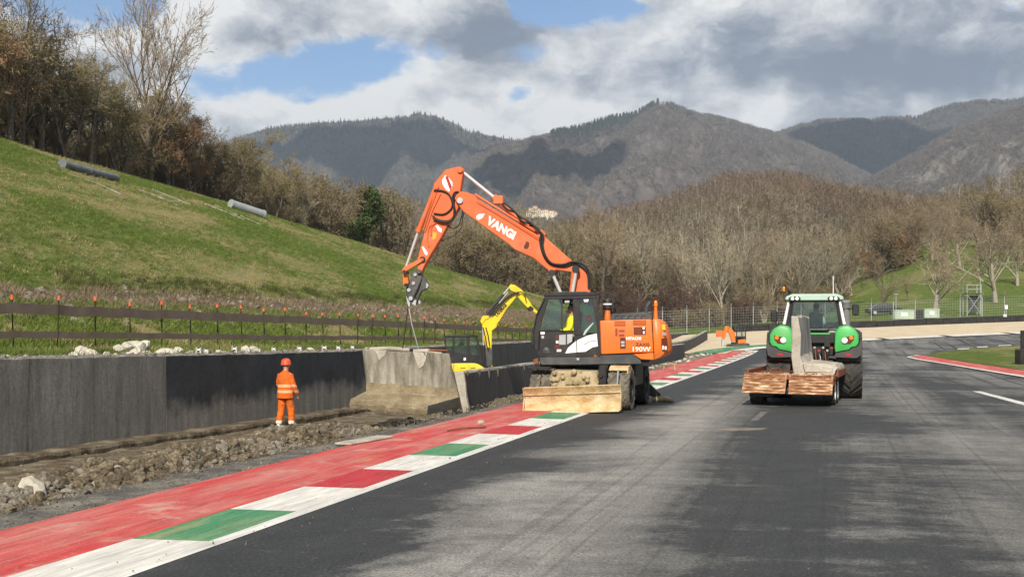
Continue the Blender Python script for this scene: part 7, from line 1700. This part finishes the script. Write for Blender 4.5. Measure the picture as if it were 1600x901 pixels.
b.prism([p + Vector((-7 * s16, 0, 0)), p + Vector((8 * s16, 0, 0)), p + Vector((7.5 * s16, 0, 10 * s16)), p + Vector((-6.5 * s16, 0, 10 * s16))], (0.2, .6, 0)); b.build("shell", M_CAP, ob, .05); b = MB().box(p + Vector((0, -.02, 2.2 * s16)), 6 * s16, .02, .06); b.build("base_slot", M_ORANGE2, ob)
p = g0(1603, 571); mk = thing("marker_block", p, "black padded marker block with a tall panel at the infield's edge", "marker"); s16 = p.y / FOC
b = MB(); b.box(p + Vector((12 * s16, .3, 13 * s16)), 22 * s16, .4, 13 * s16); b.build("pad", M_BLACK, mk, .06); b = MB(); b.box(p + Vector((16 * s16, .35, 40 * s16)), 20 * s16, .08, 15 * s16); b.build("panel", M_BLACK, mk, .02)

# ------------------------------------------------------------------ behind the gravel: tyre barrier, fence, tower, containers, car
TBR = thing("belted_barrier", on(T0, 1345, 512.5), "long low black barrier along the back of the gravel trap", "barrier")
xs = np.linspace(XU(0, 0) + 33, 100, 46)
xs = np.arange(23.0, 100, 1.9)
for a, c in zip(xs[:-1], xs[1:]):
    A = Vector((a, ybar(a), hz(T0, a, ybar(a)))); B = Vector((c - .03, ybar(c - .03), hz(T0, c, ybar(c)))); h = .70 + rf.uniform(-.015, .015); dd = (B - A).normalized(); nrm = Vector((dd.y, -dd.x, 0))
    MB().prism([A + nrm * .02 * rf.random(), B, B + Vector((0, 0, h)), A + Vector((0, 0, h))], -nrm * .5).build("belt_panel", M_BLACK, TBR, .03)
p = on(T0, 1563, 503); bx = thing("white_box", (p.x, ybar(p.x) - .05, p.z + .3), "small white box fixed on the black barrier", "box"); MB().box((p.x, ybar(p.x) - .12, hz(T0, p.x, ybar(p.x)) + .72), .16, .10, .13).build("case", M_WPAINT, bx, .02); MB().box((p.x, ybar(p.x) - .225, hz(T0, p.x, ybar(p.x)) + .72), .10, .005, .07).build("lid", M_LGREY, bx)
CF = thing("catch_fence", (45, 144, 2), "tall wire catch fence with cranked grey posts behind the black barrier", "fence")
fx = np.arange(10.5, 100, 2.6); fp = []
for x in fx:
    y = ybar(x) + 5.0 if x > 18 else 133.5; z = hz(BASE, x, y); h = 2.4
    b = MB().tube([(x, y, z - .4), (x, y, z + h), (x - .05, y - .35, z + h + .45)], .045, 6); b.build("post", M_LGREY, CF); fp.append(Vector((x, y, z)))
wb = MB()
for a, c in zip(fp[:-1], fp[1:]):
    for k in range(9): wb.tube([a + Vector((0, 0, .15 + k * .28)), c + Vector((0, 0, .15 + k * .28))], .007, 3, caps=False)
    for k in range(9):
        q = a.lerp(c, k / 9); wb.tube([q + Vector((0, 0, .1)), q + Vector((0, 0, 2.4))], .006, 3, caps=False)
wm_ = wb.build("wire_mesh", M_LGREY, CF, smooth=0); wm_['kind'] = 'stuff'
def atbase(px, y): x = (px - CX) / FOC * y; return Vector((x, y, hz(BASE, x, y)))
pt = atbase(1519, 147); tw = thing("scaffold_tower", pt, "grey scaffold camera tower with a railed platform behind the barrier", "tower")
for a, c in ((-.8, -.6), (.8, -.6), (-.8, .7), (.8, .7)): MB().tube([pt + Vector((a, c, -.3)), pt + Vector((a, c, 3.5))], .05, 6).build("upright", M_LGREY, tw)
MB().box(pt + Vector((0, .05, 2.45)), .9, .75, .05).build("platform", M_GREY, tw)
for z in (2.95, 3.45): MB().tube([pt + Vector((-.85, -.6, z)), pt + Vector((.85, -.6, z)), pt + Vector((.85, .7, z)), pt + Vector((-.85, .7, z)), pt + Vector((-.85, -.6, z))], .035, 6).build("rail", M_LGREY, tw)
for s in (-1, 1): MB().tube([pt + Vector((-.8 * s, -.6, .1)), pt + Vector((.8 * s, -.6, 2.4))], .03, 6).build("brace", M_LGREY, tw)
MB().box(pt + Vector((.2, .2, 1.3)), .5, .05, .9).build("back_sheet", M_GREY, tw); MB().tube([pt + Vector((1.0, .2, -.2)), pt + Vector((1.0, .2, 4.4))], .035, 6).build("mast", M_LGREY, tw)
for px, wd, lab, m in ((1411, 1.15, "pale green container under the pale-trunked tree, nearer the tractor", "x"), (1454, .85, "pale green container nearer the scaffold tower", "x")):
    q = atbase(px, 145); o = thing("container", q, lab, "container"); mm = mat("pale_green_sheet", [(.30, .40, .30), (.40, .48, .38)], 2, .6, grunge=(.5, .47, .38)); b = MB().box(q + Vector((0, 0, .55)), wd, .5, .5); cb = b.build("box", mm, o, .02)
    MB().box(q + Vector((0, 0, 1.07)), wd * 1.03, .54, .04).build("lid", mm, o, .01); MB().box(q + Vector((0, -.51, .6)), wd * .3, .01, .2).build("notice", M_WPAINT, cb)
q = atbase(1434, 145.4); o = thing("dark_cabinet", q, "dark cabinet standing between the two pale green containers", "cabinet"); MB().box(q + Vector((0, 0, .5)), .55, .4, .52).build("case", M_GREY, o, .02); MB().box(q + Vector((0, -.405, .5)), .48, .008, .44).build("door", M_BLACK, o)
q = atbase(1400, 143); o = thing("lamp_post", q, "slim pole with a small lamp head near the parked car", "lamp post"); MB().tube([q, q + Vector((0, 0, 3.0))], [.05, .035], 7).build("pole", M_LGREY, o); MB().box(q + Vector((-.05, -.1, 3.02)), .22, .12, .05).build("lamp_head", M_LGREY, o, .02)
q = atbase(1572, 142); o = thing("sign_post", q, "small white board on a post by the fence", "sign"); MB().tube([q, q + Vector((0, 0, 1.3))], .04, 6).build("post", M_LGREY, o); MB().box(q + Vector((0, -.05, 1.25)), .16, .02, .22).build("board", M_WPAINT, o, .005)
q = on(BASE, 1381, 492, 136, 300); car = thing("parked_car", q, "dark parked car on the meadow behind the fence", "car"); L = 2.1
cp_ = [(-L, .25), (-L, .75), (-L * .86, .88), (-L * .5, 1.38), (L * .25, 1.42), (L * .62, .95), (L * .95, .82), (L, .5), (L * .97, .25)]
MB().prism([q + Vector((a, -.82, c)) for a, c in cp_], (0, 1.64, 0)).build("body", mat("dark_car_paint", [(.02, .025, .03)], 1, .3, spec=.6), car, .12, seg=2)
for sgn in (-1, 1): MB().prism([q + Vector((a, .83 * sgn, c)) for a, c in ((-L * .72, .92), (-L * .46, 1.3), (L * .22, 1.34), (L * .5, .95))], (0, .012, 0)).build("side_window", M_GREY, car)
for a in (-1.3, 1.3):
    for sgn in (-1, 1): t = tyre(MB(), q + Vector((a, .75 * sgn, .32)), (0, 1, 0), .32, .2, 16, .005, .2, chev=False).build("tyre", M_RUBBER, car); rim(MB(), q + Vector((a, .86 * sgn, .32)), (0, sgn, 0), .2, .04).build("rim", M_LGREY, t)
# ------------------------------------------------------------------ hill village
mw_ = mat("pale_stone_wall", [(.46, .40, .32), (.60, .54, .45)], .4, .95, rnd=.2); mr_ = mat("old_roof_tiles", [(.24, .13, .085), (.34, .21, .14)], .5, .95, rnd=.25)
for i, (px, py, wd, h) in enumerate(((826, 333, 6, 6), (829.5, 326.5, 5, 7), (834, 330, 6, 8), (836, 324, 5, 8), (840, 327.5, 6, 6), (842, 332, 7, 5), (846, 329, 6, 6), (850, 332, 7, 5), (852, 328, 6, 5), (856, 331, 7, 5), (860, 330, 7, 5.5), (864, 331, 6, 5), (867, 332, 5, 4.5))):
    R_ = 1430 + (i * 7 % 13) * 2.7; x = (px - CX) / FOC * R_; z = CAM_H + (HY - py - 2.5) / FOC * R_; h *= .55; o = thing("village_house", (x, R_, z), "pale stone house in the far hill village", "house", "village houses"); w2 = wd * .5
    b = MB().box((x, R_, z - 5), w2, 4, h * .5 + 5); b.build("wall", mw_, o); zt_ = z + h * .5
    MB().prism([Vector((x - w2 * 1.06, R_ - 4.3, zt_ - .02)), Vector((x - w2 * 1.06, R_ + 4.3, zt_ - .02)), Vector((x - w2 * 1.06, R_, zt_ + 1.5))], (w2 * 2.12, 0, 0)).build("roof", mr_, o)
    for k in (-.45, .4): MB().box((x + w2 * k, R_ - 4.03, zt_ - 2.2), .45, .04, .7).build("window", M_GREY, o)
# ------------------------------------------------------------------ woods on the hills
R9 = np.random.default_rng(2)
def wood(key, n, seed, coll, s0, s1, **k):
    p = on_ridge(key, n, seed, **k); g_ = np.random.default_rng(seed); ids = None
    if coll is C_WOOD:                                          # stands of like trees: brown, pale-stemmed, russet
        z = vnoise(p[:, 0] * .014, p[:, 1] * .010, seed) + g_.normal(0, .12, len(p)); nt_ = len(coll.objects)
        order = {o.name.split('.')[0]: [i for i, q in enumerate(coll.objects) if q.name.split('.')[0] == o.name.split('.')[0]] for o in coll.objects}
        a, b_, c_ = order['brown_wood_tree'], order['pale_wood_tree'], order['russet_wood_tree']
        ids = np.array([g_.choice(c_ if t_ > .68 else b_ if t_ < .30 else a) for t_ in z], np.int32)
    return scatter("forest", p, g_.uniform(s0, s1, len(p)) * (.85 + .4 * vnoise(p[:, 0] * .03, p[:, 1] * .03, 5)), coll, ids=ids, seed=seed)
wood("ridge_mid", 6200, 1, C_WOOD, .75, 1.2)
wood("ridge_mid", 800, 11, C_EVER, .6, 1.2, r1=620, keep=lambda p, r, X: vnoise(X * .02, r * .02, 3) > .55)
wood("ridge_low", 8200, 3, C_WOOD, .75, 1.2, px=(-200, 1150), keep=lambda p, r, X: ~((p > 814) & (p < 880) & (r > 1330)))
wood("ridge_near", 3000, 5, C_WOOD, .7, 1.1, r0=300, keep=lambda p, r, X: (r > 345 + 0.02 * (p - 1450)))
wood("ridge_low", 130, 21, C_EVER, .55, .9, r0=1385, r1=1424, px=(812, 882))
wood("peak_centre", 30000, 6, C_FAR, .8, 1.25, r0=1900)
wood("peak_west", 20000, 7, C_FAR, .8, 1.25, r0=2800, px=(250, 900))
wood("peak_pale", 14000, 8, C_FAR, .6, 1.1, r0=1600, px=(1200, 1750))
wood("peak_east", 15000, 9, C_FAR, .8, 1.25, r0=3000, px=(1150, 1700))
wood("peak_west", 2600, 12, C_CON, 1.0, 1.7, r0=4050, px=(360, 860), keep=lambda p, r, X: (vnoise(X * .006, r * .006, 8) > .5) | (r > 4560))
wood("peak_centre", 900, 13, C_CON, 1.0, 1.9, r0=3380, r1=3520, px=(860, 1030))
wood("peak_centre", 500, 15, C_CON, .6, 1.0, r0=3440, r1=3510, px=(1040, 1210))
wood("peak_east", 900, 14, C_CON, .7, 1.2, r0=4220, r1=4320, px=(1200, 1640))
# the wood on the village knoll is cleared; clouds above the valley that throw their shade on the mountains
M_CLOUD = mat("cloud_white", [(0.85, 0.85, 0.85)], 1, 1.0, spec=0)
for i, (x, y, z, ax_, ay_) in enumerate(((75, 2950, 330, 165, 420), (-440, 4150, 500, 520, 520), (1180, 3950, 480, 430, 480))):
    k = (1750 - z) / SUN_DIR.z; c = Vector((x, y, z)) + SUN_DIR * k
    bm = bmesh.new(); bmesh.ops.create_icosphere(bm, subdivisions=5, radius=1)
    P = np.array([v.co[:] for v in bm.verts]); nz = fbm(P[:, 0] * 1.6 + i * 9, P[:, 1] * 1.6 + P[:, 2], 5, 90 + i, .6)
    for v, q in zip(bm.verts, nz): v.co *= 1 + .55 * float(q); v.co = Vector((v.co.x * ax_, v.co.y * ay_, v.co.z * (90 if v.co.z > 0 else 25)))
    me = bpy.data.meshes.new("cloud"); bm.to_mesh(me); bm.free(); me.polygons.foreach_set('use_smooth', [True] * len(me.polygons))
    o = link_mesh("cloud", me, M_CLOUD); o.location = c; tag(o, kind='stuff')
# ------------------------------------------------------------------ air
hm = bpy.data.materials.new("haze"); hm.use_nodes = True; t = NT(hm.node_tree); t.nt.nodes.clear()
pv = t.n('ShaderNodeVolumePrincipled'); pv.inputs['Color'].default_value = (0.66, 0.80, 1.0, 1); pv.inputs['Density'].default_value = 0.0001; pv.inputs['Anisotropy'].default_value = 0.1
om_ = t.n('ShaderNodeOutputMaterial'); t.l(pv.outputs[0], om_.inputs['Volume'])
hz_o = MB().box((0, 4200, 445), 9800, 5200, 475).build("haze", hm, smooth=0); tag(hz_o, kind='stuff')
# ------------------------------------------------------------------ look-alikes are told apart by their order across the view
same = {}
for o in scene.objects:
    if o.parent is None and o.get('label') and o.get('group'): same.setdefault(o['label'], []).append(o)
ORD = "first second third fourth fifth sixth seventh eighth ninth tenth eleventh twelfth thirteenth fourteenth fifteenth sixteenth seventeenth eighteenth nineteenth".split()
TENS = {20: "twenty", 30: "thirty", 40: "forty"}
def ordinal(i): return ORD[i - 1] if i < 20 else {20: "twentieth", 30: "thirtieth", 40: "fortieth"}[i] if i % 10 == 0 else TENS[i // 10 * 10] + "-" + ORD[i % 10 - 1]
for lab, os_ in same.items():
    if len(os_) > 1:
        for i, o in enumerate(sorted(os_, key=lambda q: q.location.x / max(q.location.y, 1))): o['label'] = lab + ", " + ordinal(i + 1) + " from left"
